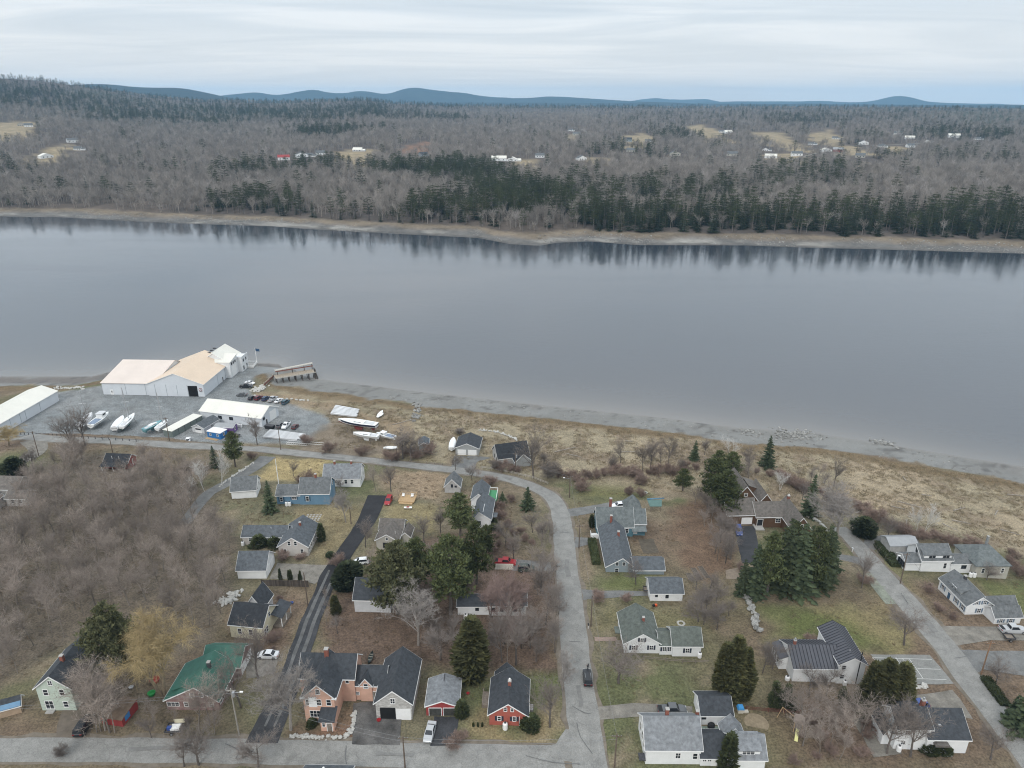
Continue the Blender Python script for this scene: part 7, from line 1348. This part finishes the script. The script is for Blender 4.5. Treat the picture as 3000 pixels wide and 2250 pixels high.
for i, (px, py, l_, a_) in enumerate([(2655, 1540, 4, 60), (2793, 1497, 5, 20), (2760, 1535, 6, -62), (2610, 1484, 4, -30), (2630, 1470, 7, -35), (2914, 1510, 4, 45), (2950, 1449, 12, -14), (2788, 1525, 5, -25), (2654, 1410, 3, 80), (1815, 1325, 6, 0), (1830, 1293, 3, -10), (1625, 1325, 9, 25), (1660, 1330, 6, -30), (1150, 1245, 9, 32), (2930, 1552, 5, -40), (2700, 1450, 3, -20)]):
    x, y, z = G(px, py); e = MB().tube((0, 0, .2), (l_, 0, .25), .17, .1, 7).tube((l_ * .6, 0, .25), (l_ * .75, .7, .5), .08, .04, 5).build('driftwood_log', LOG, None, loc=(x, y, z), rot=(0, 0, R(a_))); tag(e, 'grey driftwood log stranded on the tan marsh', 'log', 'driftwood on the marsh')

# more bare trees and brush through the gardens
def grove(kinds, poly, n, hr, lab, grp, gap=3.2, sxr=(.9, 1.3)):
    W = PW(poly); xs_ = [p[0] for p in W]; ys_ = [p[1] for p in W]; got = []
    for _ in range(6000):
        if len(got) >= n: break
        x, y = rw.uniform(min(xs_), max(xs_)), rw.uniform(min(ys_), max(ys_))
        if not bool(inpoly(x, y, W)) or any((x - a) ** 2 + (y - b) ** 2 < gap * gap for a, b in got): continue
        got.append((x, y)); plant(rw.choice(kinds), x, y, hz(x, y), rw.uniform(*hr), lab, grp, rw.uniform(*sxr))
grove(['bare', 'wood'], [(1250, 1860), (1340, 1840), (1350, 1930), (1240, 1950)], 4, (5, 8), 'bare tree in the brush behind the peach barn', 'brush behind the peach barn')
grove(['bare', 'wood', 'red'], [(1440, 1850), (1630, 1830), (1645, 1930), (1560, 1950), (1430, 1930)], 11, (5, 9), 'bare tree in the brown brush left of the main road', 'brush left of the main road')
grove(['bare', 'wood'], [(1570, 1520), (1610, 1540), (1640, 1700), (1640, 1820), (1580, 1820), (1560, 1650)], 12, (4, 8), 'leafless sapling on the bank of the main road', 'saplings on the road bank')
grove(['bare', 'wood'], [(2010, 1450), (2080, 1500), (2150, 1560), (2150, 1660), (2090, 1640), (2040, 1560)], 12, (5, 9), 'bare tree in the tangle left of the brown house', 'tangle left of the brown house')
grove(['bare', 'wood'], [(1960, 1385), (2060, 1370), (2200, 1390), (2200, 1420), (2040, 1440)], 9, (5, 8), 'bare tree in the belt between lawn and marsh', 'belt between lawn and marsh')
grove(['wood', 'bare'], [(1230, 1620), (1300, 1640), (1400, 1740), (1330, 1820), (1250, 1790)], 6, (5, 8), 'bare understory tree among the centre pines', 'understory of the centre pines')
grove(['bare'], [(2030, 1720), (2120, 1720), (2140, 1830), (2060, 1840)], 7, (4, 6), 'low grey fruit tree in the overgrown garden', 'overgrown garden trees', 3.5, (1.2, 1.6))
grove(['wood', 'bare'], [(940, 1760), (1010, 1790), (1010, 1850), (950, 1870)], 4, (4, 7), 'bare tree on the slope right of the black driveway', 'trees right of the black driveway')
grove(['bare', 'wood'], [(2300, 1400), (2420, 1420), (2440, 1480), (2340, 1470)], 6, (5, 8), 'bare tree in the belt behind the brown house', 'belt behind the brown house')
grove(['wood', 'bare'], [(420, 2080), (480, 2130), (690, 2140), (680, 2165), (400, 2165)], 6, (4, 7), 'thin bare sapling on the verge before the red house', 'saplings before the red house')
grove(['shrub'], [(1420, 1560), (1560, 1560), (1580, 1640), (1440, 1620)], 9, (1.2, 2.6), 'brown shrub on the bank below the narrow slate house', 'shrubs below the slate house', 2.5, (1.2, 1.7))
grove(['shrub'], [(2340, 2080), (2600, 2120), (2560, 2240), (2320, 2240)], 14, (1.2, 2.4), 'brown shrub in the thicket between the two white houses', 'shrubs between the white houses', 2.5, (1.2, 1.7))
grove(['shrub'], [(720, 1800), (850, 1740), (830, 1900), (770, 1940)], 7, (.8, 1.8), 'brown weed shrub on the slope left of the black driveway', 'weeds by the cream house', 2.2, (1.2, 1.7))
# dead grass of the marsh and rough ground
def tuft(seed, n, h_, sp_, w_):
    rg = random.Random(seed); mb = MB()
    for i in range(n):
        a = rg.uniform(0, 6.28); q = sp_ * math.sqrt(rg.random()); x, y = q * math.cos(a), q * math.sin(a); b = rg.uniform(0, 6.28); l_ = h_ * rg.uniform(.5, 1.1)
        mb.add([(x - math.cos(b) * w_, y - math.sin(b) * w_, -.03), (x + math.cos(b) * w_, y + math.sin(b) * w_, -.03), (x + rg.gauss(0, .35) * l_, y + rg.gauss(0, .35) * l_, l_)], [(0, 1, 2)])
    return mb
STRAW = mat('dead_marsh_grass', (.275, .232, .158), .95, .25, .6, spec=.05, objvar=.32); WEED = mat('dead_weeds', (.19, .145, .10), .95, .3, .6, spec=.05, objvar=.35)
def field(name, m, n, test, sz, h_):
    ms = [tuft(s, 26, h_, .8, .07).mesh('tuft', [m]) for s in range(3)]; q = []
    for _ in range(14):
        x = rs.uniform(-190, 240, 9000); y = rs.uniform(90, 320, 9000); k = test(x, y); z = H(x[k], y[k]); q += list(zip(x[k], y[k], z))
        if len(q) > n: break
    q = q[:n]; return instancer(name, 'g', ms, q, rs.uniform(sz[0], sz[1], len(q)))
field('marsh_grass', STRAW, 7000, lambda x, y: (shore_s(x, y) > 19) & (shore_s(x, y) < 66) & (x > -85) & (fbm(x, y, 7, 3, 3) > .42) & (pdist(x, y, YARD) < 1), (.5, 1.3), .45)
ROADM = [o for o in C.objects if o.get('kind') == 'structure' and o.type == 'MESH' and o.name.split('.')[0] in ('street', 'driveway', 'court', 'patio', 'gravel_road', 'street_corner', 'footpath')]
occ = set()
for o in ROADM:
    for v in o.data.vertices: occ.add((int(v.co.x // 1.5), int(v.co.y // 1.5))); [occ.add((int(v.co.x // 1.5) + a, int(v.co.y // 1.5) + b)) for a in (-1, 0, 1) for b in (-1, 0, 1)]
def rough(x, y):
    k = (shore_s(x, y) > 60) & (pdist(x, y, YARD) < -1) & (fbm(x, y, 12, 4, 6) > .5)
    return k & np.array([(int(a // 1.5), int(b // 1.5)) not in occ for a, b in zip(x, y)])
field('rough_weeds', WEED, 5200, rough, (.25, .75), .45)
mdq = rs.uniform(-60, 215, 9000); mdy = rs.uniform(190, 320, 9000); sk2 = shore_s(mdq, mdy); kk = (sk2 > 1) & (sk2 < 15) & (fbm(mdq, mdy, 12, 3, 1) > .5)
instancer('mud_stones', 's', ROCKS[:4], np.stack([mdq[kk], mdy[kk], H(mdq[kk], mdy[kk])], -1)[:900], rs.uniform(.1, .42, min(900, int(kk.sum()))))
fsx = rs.uniform(-560, 560, 6000); fso = rs.uniform(2, 34, 6000); fsy = np.interp(fsx, FX, FY) + fso; kk = fbm(fsx, fsy, 40, 3, 5) > .5
instancer('far_bank_stones', 's', ROCKS[:4], np.stack([fsx[kk], fsy[kk], HF(fsx[kk], fsy[kk])], -1)[:1400], rs.uniform(.25, .9, min(1400, int(kk.sum()))))
# ================================================================ poles, wires, fences
POLE = mat('utility_pole_wood', (.13, .10, .08), .9, .25, 2)
PT = {}
def upole(key, label, base, top, lamp=0, tf=False, arm=True, m=POLE, r=.16):
    x, y, z = G(*base); lo, hi = 3, 16
    for i in range(30):
        mm = (lo + hi) / 2; Zr = z + mm - CAMZ
        if CY - FPX * (y * sp + Zr * cp) / (y * cp - Zr * sp) > top: lo = mm
        else: hi = mm
    ht = min(max(lo, 5.5), 12); e = thing('utility_pole', label, 'utility pole', (x, y, z)); MB().tube((0, 0, -.5), (0, 0, ht), r, r * .7, 8).build('pole', m, e)
    if arm: MB().box(-.9, -.06, ht - .6, .9, .06, ht - .48).build('crossarm', m, e); [MB().tube((q, 0, ht - .48), (q, 0, ht - .3), .05, .04, 6).build('insulator', GALV, e) for q in (-.8, 0.25, .8)]
    if tf: MB().tube((.35, 0, ht - 1.9), (.35, 0, ht - .9), .28, .28, 10).build('transformer', GALV, e)
    if lamp:
        MB().tube((0, 0, ht - 1.2), (lamp * 1.9, 0, ht - .8), .045, .045, 5).build('lamp_arm', GALV, e); MB().box(lamp * 1.9 - .3, -.13, ht - .9, lamp * 1.9 + .3, .13, ht - .72).build('lamp_head', TRIM, e)
    PT[key] = (x, y, z + ht - .35)
upole('a', 'utility pole with street lamp before the red house', (701, 2154), 2017, 1, True, m=mat('grey_pole_wood', (.3, .28, .25), .9, .2, 2)); upole('b', 'dark utility pole at the lower street by the silver car', (1187, 2252), 2156, 0, False); upole('c', 'utility pole at the street corner by the white house', (1800, 2250), 2150); upole('d', 'utility pole on the verge above the shuttered cape', (1731, 1835), 1745, arm=False); upole('e', 'utility pole at the hedge by the teal house', (1696, 1606), 1537); upole('f', 'street lamp pole outside the road bend', (1668, 1458), 1393, -1); upole('g', 'utility pole with transformer before the black roofed house', (1510, 1384), 1326, 0, True); upole('h', 'utility pole beside the laid up dock floats', (823, 1318), 1255, arm=False); upole('i', 'utility pole behind the small open boat', (1164, 1352), 1312, arm=False); upole('j', 'utility pole at the storage lockers', (497, 1292), 1222, 0, True); upole('k', 'grey pole beside the red cabin', (331, 1328), 1298, arm=False); upole('l', 'utility pole at the gravel junction on the left', (114, 1336), 1262); upole('m', 'street lamp pole on the lawn beside the right road', (2637, 1710), 1620, -1); upole('n', 'tall brown utility pole below the gravel drive at right', (2874, 1976), 1878, m=mat('brown_pole_wood', (.26, .16, .10), .9, .2, 2)); upole('o', 'utility pole beside the board fence and black drive', (902, 1774), 1677, arm=False); upole('p', 'short brown pole by the forked tree', (1029, 1536), 1486, arm=False); upole('q', 'dark pole at the workshop wall', (732, 1246), 1210, arm=False)
WIRE = mat('power_cable', (.2, .2, .2), .6, .1, 2)
def wire(A, B, label, sag=1.0, n=2, dx_=.8):
    a, b = Vector(PT.get(A, A)), Vector(PT.get(B, B)); d = (b - a).normalized(); s = Vector((-d.y, d.x, 0))
    for j in range(n):
        mb = MB(); off = s * (dx_ * (2 * j / max(1, n - 1) - 1) if n > 1 else 0) + Vector((0, 0, -.9 * j)); pr = None
        for i in range(17):
            t = i / 16; p = a + (b - a) * t + off - Vector((0, 0, sag * 4 * t * (1 - t)))
            if pr is not None: mb.tube(pr, p, .022, .022, 3, cap=False)
            pr = p
        tag(mb.build('power_line', WIRE), label, 'power line', 'cables ' + label.split('cable ')[-1])
wire('a', 'b', 'thin overhead cable sagging across the peach house drive'); wire('b', 'c', 'thin overhead cable along the lower street'); wire((-110, 100, 8), 'a', 'thin overhead cable before the green house', n=2); wire('c', 'd', 'thin overhead cable beside the main road', n=1); wire('d', 'e', 'thin overhead cable along the verge by the teal house', n=1); wire('e', 'f', 'thin overhead cable at the road bend', n=1); wire('f', 'g', 'thin overhead cable over the split rail fence', n=1); wire('g', 'i', 'thin overhead cable along the shore road', n=1); wire('m', 'n', 'thin overhead cable over the right road', n=1)
e_ = G(766, 1716); f_ = G(906, 1720); L = math.dist(e_[:2], f_[:2]); e = thing('board_fence', 'weathered dark board fence along the garage drive', 'fence', e_, math.atan2(f_[1] - e_[1], f_[0] - e_[0]))
FB = [MB().box(0, 0, -.2, .28, .05, 1.75 + i * .06).mesh('board', [mat('dark_fence_board', (.085, .072, .062), .95, .3, 3, objvar=.35)]) for i in range(3)]
for i in range(int(L / .3)): ob('board', FB[rw.randrange(3)], e, (i * .3, rw.uniform(-.02, .02), 0))
for z_ in (.5, 1.4): MB().box(0, .06, z_, L, .12, z_ + .1).build('fence_rail', WOOD, e)
def railfence(label, P, step=2.6, m=WOOD, ht=1.0, rails=(.45, .85)):
    Q = [Vector(G(*p)) for p in P]; e = thing('rail_fence', label, 'fence', Q[0]); o_ = Q[0]
    for a, b in zip(Q[:-1], Q[1:]):
        n = max(1, int((b - a).length / step))
        for i in range(n):
            p = a + (b - a) * (i / n) - o_; r_ = a + (b - a) * ((i + 1) / n) - o_
            MB().box(p.x - .08, p.y - .08, p.z - .2, p.x + .08, p.y + .08, p.z + ht).build('post', m, e)
            for z_ in rails: MB().tube(p + Vector((0, 0, z_)), r_ + Vector((0, 0, z_)), .06, .06, 4).build('rail', m, e)
railfence('grey split rail fence curving along the outside of the road', [(1412, 1372), (1440, 1376), (1500, 1388), (1560, 1402), (1606, 1420)], m=mat('pale_rail_wood', (.4, .37, .33), .9, .2, 2)); railfence('dark rail fence below the shuttered cape', [(1885, 1932), (1950, 1938), (2000, 1942), (2075, 1944)]); railfence('brown rail fence behind the play yard', [(2185, 2080), (2250, 2086), (2345, 2092)], m=mat('red_brown_rail', (.13, .06, .045), .9, .2, 2), rails=(.3, .6, .9), ht=1.1); railfence('thin dark fence along the road by the garden shed', [(1200, 1355), (1250, 1358), (1320, 1366)], ht=.8, rails=(.6,)); railfence('dark low fence along the front of the boat row', [(50, 1272), (180, 1280), (300, 1288), (420, 1296)], ht=1.1, rails=(.9,), m=DARKM)
# ================================================================ yard things
TNK = []
def tank(px, py, label, r=.42, h_=1.5, grp=None):
    x, y, z = G(px, py); e = thing('propane_tank', label, 'propane tank', (x, y, z), 0, grp)
    MB().loft([[(math.cos(t) * r * k, math.sin(t) * r * k, zz) for t in [6.283 * i / 12 for i in range(12)]] for zz, k in ((0, .85), (.12, 1), (h_ - .25, 1), (h_ - .08, .8), (h_, .45))]).build('tank_body', TRIM, e); MB().tube((0, 0, h_), (0, 0, h_ + .18), r * .45, r * .4, 8).build('valve_cap', DARKM, e)
tank(1480, 2136, 'white propane tank in front of the brick cottage', .5, 1.6); tank(2049, 1926, 'white propane tank between the cape and its link', .45, 1.3); tank(2474, 2007, 'white propane tank at the seam roofed house', .42, 1.2); tank(2632, 2200, 'white propane tank at the white house behind bare trees', .45, 1.3); tank(712, 1598, 'white propane tank at the end of the white cape wing', .45, 1.3); tank(2306, 1992, 'white tank at the left corner of the seam roofed house', .5, 1.0)
for px, py, g in ((840, 1482, 'at the slate blue house wall'), (849, 1482, 'at the slate blue house wall'), (1364, 1814, 'beside the white mobile home'), (1374, 1814, 'beside the white mobile home'), (2842, 1690, 'below the grey pavilion link'), (2853, 1691, 'below the grey pavilion link'), (692, 1249, 'in the row at the workshop wall'), (697, 1250, 'in the row at the workshop wall'), (702, 1251, 'in the row at the workshop wall'), (707, 1252, 'in the row at the workshop wall')): tank(px, py, 'white propane tank standing ' + g, .45, 1.4, 'propane tanks ' + g)
# new deck with chairs
a, b = G(1166, 1473), G(1213, 1476); L = math.dist(a[:2], b[:2]); e = thing('wooden_deck', 'new orange wooden deck with railing beside the red car', 'deck', a, math.atan2(b[1] - a[1], b[0] - a[0])); LUM = MATS['new_lumber']
for i in range(14): MB().box(0, i * .3, .2, L, i * .3 + .28, .55).build('plank', LUM, e)
MB().box(.4, -.8, -.2, L - .4, -.02, .3).build('step', LUM, e)
for p, q in (((0, 1.4), (0, 4.2)), ((0, 4.2), (L, 4.2)), ((L, 4.2), (L, 1.4))): MB().tube((*p, 1.45), (*q, 1.45), .07, .07, 4).build('rail', LUM, e); MB().box(p[0] - .07, p[1] - .07, .5, p[0] + .07, p[1] + .07, 1.5).build('post', LUM, e)
for i, x in enumerate((1.0, L - 1.2)):
    pz = e.matrix_basis @ Vector((x, 2.9, .56)); c = thing('deck_chair', ('left', 'right')[i] + ' white chair on the new wooden deck', 'chair', pz, e.rotation_euler[2]); MB().box(-.4, -.35, .38, .4, .4, .46).build('seat', TRIM, c); MB().box(-.4, .38, .46, .4, .46, 1.05).build('backrest', TRIM, c); [MB().box(q[0] - .04, q[1] - .04, 0, q[0] + .04, q[1] + .04, .38).build('leg', TRIM, c) for q in ((-.35, -.3), (.35, -.3), (-.35, .35), (.35, .35))]
x, y, z = G(1192, 1494); e = thing('picnic_bench', 'white long table bench on the lawn below the new deck', 'bench', (x - .9, y, z)); MB().box(0, 0, .6, 2.4, .8, .7).build('table_top', TRIM, e); MB().box(.2, .2, 0, .35, .6, .6).build('leg', DARKM, e); MB().box(2.05, .2, 0, 2.2, .6, .6).build('leg', DARKM, e); MB().box(.8, .2, .71, 1.6, .6, .9).build('red_cushion', PAINT['red'], e)
a, b = G(1450, 1668), G(1504, 1669); L = math.dist(a[:2], b[:2]); e = thing('fence_panel', 'cream solid fence panel in front of the red pickup', 'fence', a, math.atan2(b[1] - a[1], b[0] - a[0]))
for i in range(8): MB().box(L * i / 8, 0, -.1, L * (i + 1) / 8 - .02, .08, 1.7).build('board', mat('cream_fence_board', (.66, .63, .56), .8, .1, 2), e)
# play yard
x, y, z = G(2216, 2118); MB().tube((0, 0, -.1), (0, 0, .05), 2.3, 2.3, 32).build('sand_circle', mat('pale_sand', (.25, .2, .135), .95, .25, 1.2), None, loc=(x, y, z)); struct(bpy.data.objects['sand_circle'])
x, y, z = G(2336, 2140); e = thing('play_set', 'wooden play set with roof and yellow slide on the brown lawn', 'play set', (x, y, z), R(-25)); 
for q in ((-.7, -.7), (.7, -.7), (.7, .7), (-.7, .7)): MB().box(q[0] - .07, q[1] - .07, 0, q[0] + .07, q[1] + .07, 2.6).build('post', LUM, e)
MB().box(-.75, -.75, 1.15, .75, .75, 1.25).build('platform', WOOD, e); MB().prism([(-1, 2.6), (1, 2.6), (.6, 3.1), (0, 3.3), (-.6, 3.1)], -.9, .9, 'y').build('canopy', mat('tan_canopy', (.34, .28, .24), .85, .15, 1), e); MB().add([(-.35, -.8, 1.25), (.25, -.8, 1.25), (.25, -2.9, .15), (-.35, -2.9, .15), (-.35, -.8, 1.15), (.25, -.8, 1.15), (.25, -2.9, .05), (-.35, -2.9, .05)], [(0, 1, 2, 3), (7, 6, 5, 4), (0, 3, 7, 4), (1, 5, 6, 2), (2, 6, 7, 3), (0, 4, 5, 1)]).build('slide', mat('pale_yellow_slide', (.68, .66, .3), .5, .08, 1), e); MB().tube((-.7, .7, 2.3), (-3.2, 2.2, 2.4), .07, .07, 5).build('swing_beam', LUM, e); MB().tube((-3.2, 2.2, 2.4), (-3.9, 1.6, 0), .06, .06, 5).build('swing_leg', LUM, e); MB().tube((-3.2, 2.2, 2.4), (-2.7, 3.0, 0), .06, .06, 5).build('swing_leg', LUM, e)
x, y, z = G(2168, 2086); e = thing('toy_playhouse', 'blue roofed toy playhouse with slide by the small garage', 'playhouse', (x, y, z)); MB().box(-.5, -.4, 0, .5, .4, 1.0).build('house_wall', mat('toy_tan', (.5, .47, .4), .6, .1, 1), e); MB().prism([(-.7, 1.0), (.7, 1.0), (.45, 1.5), (-.45, 1.5)], -.55, .55, 'y').build('house_roof', mat('toy_blue', (.07, .3, .62), .5, .1, 1), e); MB().box(.5, -.3, 0, 1.6, .3, .35).build('toy_ramp', MATS['toy_tan'], e)
x, y, z = G(2083, 2131); e = thing('grill', 'black covered grill in front of the small white garage', 'grill', (x, y, z)); MB().loft([[(math.cos(t) * k, math.sin(t) * k * .7, zz) for t in [6.283 * i / 12 for i in range(12)]] for zz, k in ((.0, .7), (.7, .72), (1.0, .55), (1.1, .2))]).build('grill_cover', BLACK, e); MB().box(-.5, -.4, -.05, .5, .4, .02).build('base', DARKM, e)
patch('patio', [(2055, 2126), (2138, 2128), (2140, 2148), (2058, 2146)], mat('painted_patio', (.3, .27, .24), .9, .25, .8, col2=(.22, .3, .24)), .06, 1.5)
x, y, z = G(1885, 1465); e = thing('lean_to', 'sagging green tarp lean to behind the teal house', 'lean-to', (*G(1918, 1500)[:2], G(1918, 1500)[2])); MB().add([(-1.6, 0, 2.0), (2.0, 0, 2.0), (2.6, 3.0, 2.6), (-2.0, 3.0, 2.6), (-1.6, 0, 1.92), (2.0, 0, 1.92), (2.6, 3.0, 2.52), (-2.0, 3.0, 2.52)], [(0, 1, 2, 3), (7, 6, 5, 4), (0, 4, 5, 1), (1, 5, 6, 2), (2, 6, 7, 3), (3, 7, 4, 0)]).build('tarp_roof', mat('green_tarp', (.10, .17, .155), .7, .15, 1), e); [MB().box(q[0], q[1], 0, q[0] + .12, q[1] + .12, 1.95).build('post', WOOD, e) for q in ((-1.4, .1), (1.7, .1))]; MB().tube((-2.0, 3.1, 2.7), (3.4, 3.4, 2.9), .2, .15, 6).build('blue_tarp_roll', mat('blue_tarp_roll', (.08, .2, .32), .7, .15, 1), e)
for (ax_, ay_, bx_, by_) in ((2050, 1660, 2078, 1700), (2030, 1665, 2052, 1700), (2016, 1680, 2026, 1700)):
    a, b = G(ax_, ay_), G(bx_, by_); L = math.dist(a[:2], b[:2]); e = thing('garden_bed', 'dark raised vegetable bed in the back garden', 'garden bed', a, math.atan2(b[1] - a[1], b[0] - a[0]), 'vegetable beds in the back garden'); MB().box(0, -.6, -.1, L, .6, .2).build('soil', mat('garden_soil', (.09, .075, .06), .95, .3, 1.5), e); MB().box(0, -.7, -.1, L, -.61, .28).build('bed_board', WOOD, e); MB().box(0, .61, -.1, L, .7, .28).build('bed_board', WOOD, e)
patch('garden_plot', [(1868, 1580), (1915, 1578), (1930, 1620), (1885, 1622)], mat('dug_garden', (.10, .085, .065), .95, .3, .8), .06, 2); patch('mulch_heap', [(2125, 1672), (2165, 1662), (2178, 1680), (2160, 1698), (2128, 1695)], mat('tan_mulch', (.24, .195, .15), .95, .2, 1.2), .1, 1.5)
for i in range(4):
    for j in range(5):
        p = G(902 + j * 9.4 + i * -2.6, 1509 + i * 5); MB().box(-.3, -.26, -.1, .3, .26, .1).build('paving_slab', CONC, None, loc=p); o = bpy.context.scene.objects[-1] if False else None
SL = [o for o in C.objects if o.name.startswith('paving_slab')]
pe_ = thing('slab_patio', 'square grid of pale paving slabs behind the white cape', 'patio', SL[0].location.copy())
for o in SL: o.location = o.location - pe_.location; o.parent = pe_
for px, py, lab in ((1723, 1842, 'white mailbox post by the shuttered cape'), (2496, 1617, 'white mailbox at the fork of the right road')):
    x, y, z = G(px, py); e = thing('mailbox', lab, 'mailbox', (x, y, z)); MB().box(-.06, -.06, 0, .06, .06, 1.1).build('post', TRIM, e); MB().box(-.14, -.3, 1.101, .14, .3, 1.4).build('box', W_['palegrey'] if 'fork' in lab else BLACK, e)
x, y, z = G(791, 1256); e = thing('dumpster', 'black dumpster beside the dock floats', 'dumpster', (x, y, z), R(-15)); MB().prism([(-1.6, .2), (1.6, .2), (1.9, 1.5), (-1.9, 1.5)], -.9, .9, 'y').build('bin', BLACK, e); MB().box(-1.8, -.95, 1.51, 1.8, .95, 1.6).build('lid', DARKM, e)
x, y, z = G(1996, 1772 - 6); e = None
x, y, z = G(1914, 1776); e = thing('bin_bags', 'orange and black sacks at the corner of the white garage', 'sacks', (x, y, z)); ob('black_sack', ROCKS[1].copy(), e, (0, 0, .3), None, (.4, .4, .6)).data.materials[0] = BLACK; ob('orange_sack', ROCKS[2].copy(), e, (.6, 0, .35), None, (.4, .4, .7)).data.materials[0] = mat('orange_sack', (.6, .1, .03), .6, .1, 2)
x, y, z = G(1995, 1827); e = thing('fire_ring', 'white stone fire ring on the lawn behind the cape', 'fire ring', (x, y, z))
for i in range(12): t = 6.283 * i / 12; ob('ring_stone', BROCK[i % 6], e, (math.cos(t) * .75, math.sin(t) * .75, .1), None, (.28, .28, .28))
# tyre swing
x, y, z = G(1891, 1445); e = thing('tractor_tyre', 'pale tyre standing on the lawn behind the teal house', 'tyre', (x, y, z + .1), R(20)); MB().loft([[(math.cos(a) * (.55 + .16 * math.cos(b)), math.sin(a) * (.55 + .16 * math.cos(b)), .12 + .16 * math.sin(b)) for b in [6.283 * j / 8 for j in range(8)]] for a in [6.283 * i / 20 for i in range(21)]], cap=False).build('tread', mat('pale_rubber', (.4, .42, .38), .8, .15, 2), e); MB().tube((0, 0, 0), (0, 0, .08), .4, .4, 14).build('inner_ground', BLACK, e)
# red bucket and junk by the peach barn
for px, py, m_, lab, s_ in ((1110, 2112, PAINT['red'], 'red wheelbarrow tub by the barn opening', .45), (1371, 2033, PAINT['red'], 'red tub beside the gravel walk', .35), (855, 1768, PAINT['blue'], 'blue barrel on the lawn beyond the cream porch', .45), (823, 1801, BLACK, 'black tub at the cream porch', .5), (445, 2036, mat('green_hose', (.04, .3, .08), .6, .1, 2), 'green garden hose heap under the willow', .8), (455, 1998, PAINT['red'], 'red tarp heap under the willow', 1.0), (385, 2016, W_['palegrey'], 'white tank lying behind the red shed', .5)):
    x, y, z = G(px, py); e = thing(lab.split(' ')[1] if False else 'yard_tub', lab, 'yard item', (x, y, z)); MB().loft([[(math.cos(t) * s_ * k, math.sin(t) * s_ * k, zz) for t in [6.283 * i / 10 for i in range(10)]] for zz, k in ((0, .7), (s_ * .8, 1), (s_ * .82, .9), (s_ * .3, .6))]).build('tub', m_, e)
# ---------------------------------------------------------------- the person by the black car
def person(x, y, z, rz):
    e = thing('person', 'person in dark clothes standing at the hood of the black car holding a controller', 'person', (x, y, z), rz)
    J = {'pel': (0, 0, .95, .15), 'waist': (0, 0, 1.12, .14), 'chest': (0, .01, 1.32, .165), 'neck': (0, .02, 1.48, .065), 'head': (0, .03, 1.62, .1), 'top': (0, .02, 1.74, .075), 'hipl': (-.1, 0, .9, .1), 'kneel': (-.11, .02, .5, .07), 'ankl': (-.11, -.02, .09, .05), 'toel': (-.12, .16, .04, .04), 'hipr': (.1, 0, .9, .1), 'kneer': (.12, .03, .5, .07), 'ankr': (.12, -.02, .09, .05), 'toer': (.13, .16, .04, .04), 'shl': (-.19, 0, 1.42, .07), 'ell': (-.25, .06, 1.14, .05), 'wrl': (-.1, .28, 1.16, .035), 'hal': (-.05, .34, 1.18, .04), 'shr': (.19, 0, 1.42, .07), 'elr': (.25, .06, 1.14, .05), 'wrr': (.1, .28, 1.16, .035), 'har': (.05, .34, 1.18, .04)}
    E_ = [('pel', 'waist'), ('waist', 'chest'), ('chest', 'neck'), ('neck', 'head'), ('head', 'top'), ('pel', 'hipl'), ('hipl', 'kneel'), ('kneel', 'ankl'), ('ankl', 'toel'), ('pel', 'hipr'), ('hipr', 'kneer'), ('kneer', 'ankr'), ('ankr', 'toer'), ('chest', 'shl'), ('shl', 'ell'), ('ell', 'wrl'), ('wrl', 'hal'), ('chest', 'shr'), ('shr', 'elr'), ('elr', 'wrr'), ('wrr', 'har')]
    ks = list(J); m = bpy.data.meshes.new('body'); m.from_pydata([J[k][:3] for k in ks], [(ks.index(a), ks.index(b)) for a, b in E_], [])
    o = ob('body', m, e); sm = o.modifiers.new('skin', 'SKIN')
    sv = m.skin_vertices[0].data if m.skin_vertices else None
    if sv is None:
        bpy.context.view_layer.objects.active = o
        import bmesh
        bm = bmesh.new(); bm.from_mesh(m); bm.verts.layers.skin.verify(); bm.to_mesh(m); bm.free(); sv = m.skin_vertices[0].data
    for i, k in enumerate(ks): sv[i].radius = (J[k][3], J[k][3]); sv[i].use_root = (i == 0)
    o.modifiers.new('smooth', 'SUBSURF').levels = 1
    m.materials.append(mat('dark_jacket', (.018, .018, .024), .85, .2, 4))
    sk_ = mat('skin', (.45, .28, .21), .6, .1, 4)
    f = MB().loft([[(math.cos(t) * r, .05 + math.sin(t) * r * .6 + .05, zz) for t in [3.1416 * i / 6 for i in range(7)]] for zz, r in ((1.52, .05), (1.58, .085), (1.66, .09), (1.7, .07))]); f.add([(-.015, .17, 1.6), (.015, .17, 1.6), (0, .19, 1.59), (0, .165, 1.65)], [(0, 1, 2), (0, 3, 1), (0, 2, 3), (1, 3, 2)]); f.build('face', sk_, e)
    hr = MB().loft([[(math.cos(t) * r, math.sin(t) * r - .0, zz) for t in [6.283 * i / 10 for i in range(10)]] for zz, r in ((1.6, .115), (1.7, .118), (1.77, .09), (1.8, .03))]); hr.build('hair', BLACK, e)
    for s in (-1, 1):
        hd = MB().box(s * .06 - .04, .33, 1.15, s * .06 + .04, .41, 1.19)
        for k in range(4): hd.tube((s * .06 - .03 + k * .02, .41, 1.17), (s * (.03) - .02 + k * .014, .47, 1.155), .009, .008, 5)
        hd.tube((s * .02, .36, 1.185), (s * .005, .41, 1.2), .011, .009, 5); hd.build('hand', sk_, e)
    MB().box(-.09, .42, 1.15, .09, .52, 1.18).build('held_controller', BLACK, e)
x, y, z = G(1721, 1977); person(x + .2, y + 1.2, hz(x, y) + .12, R(60))
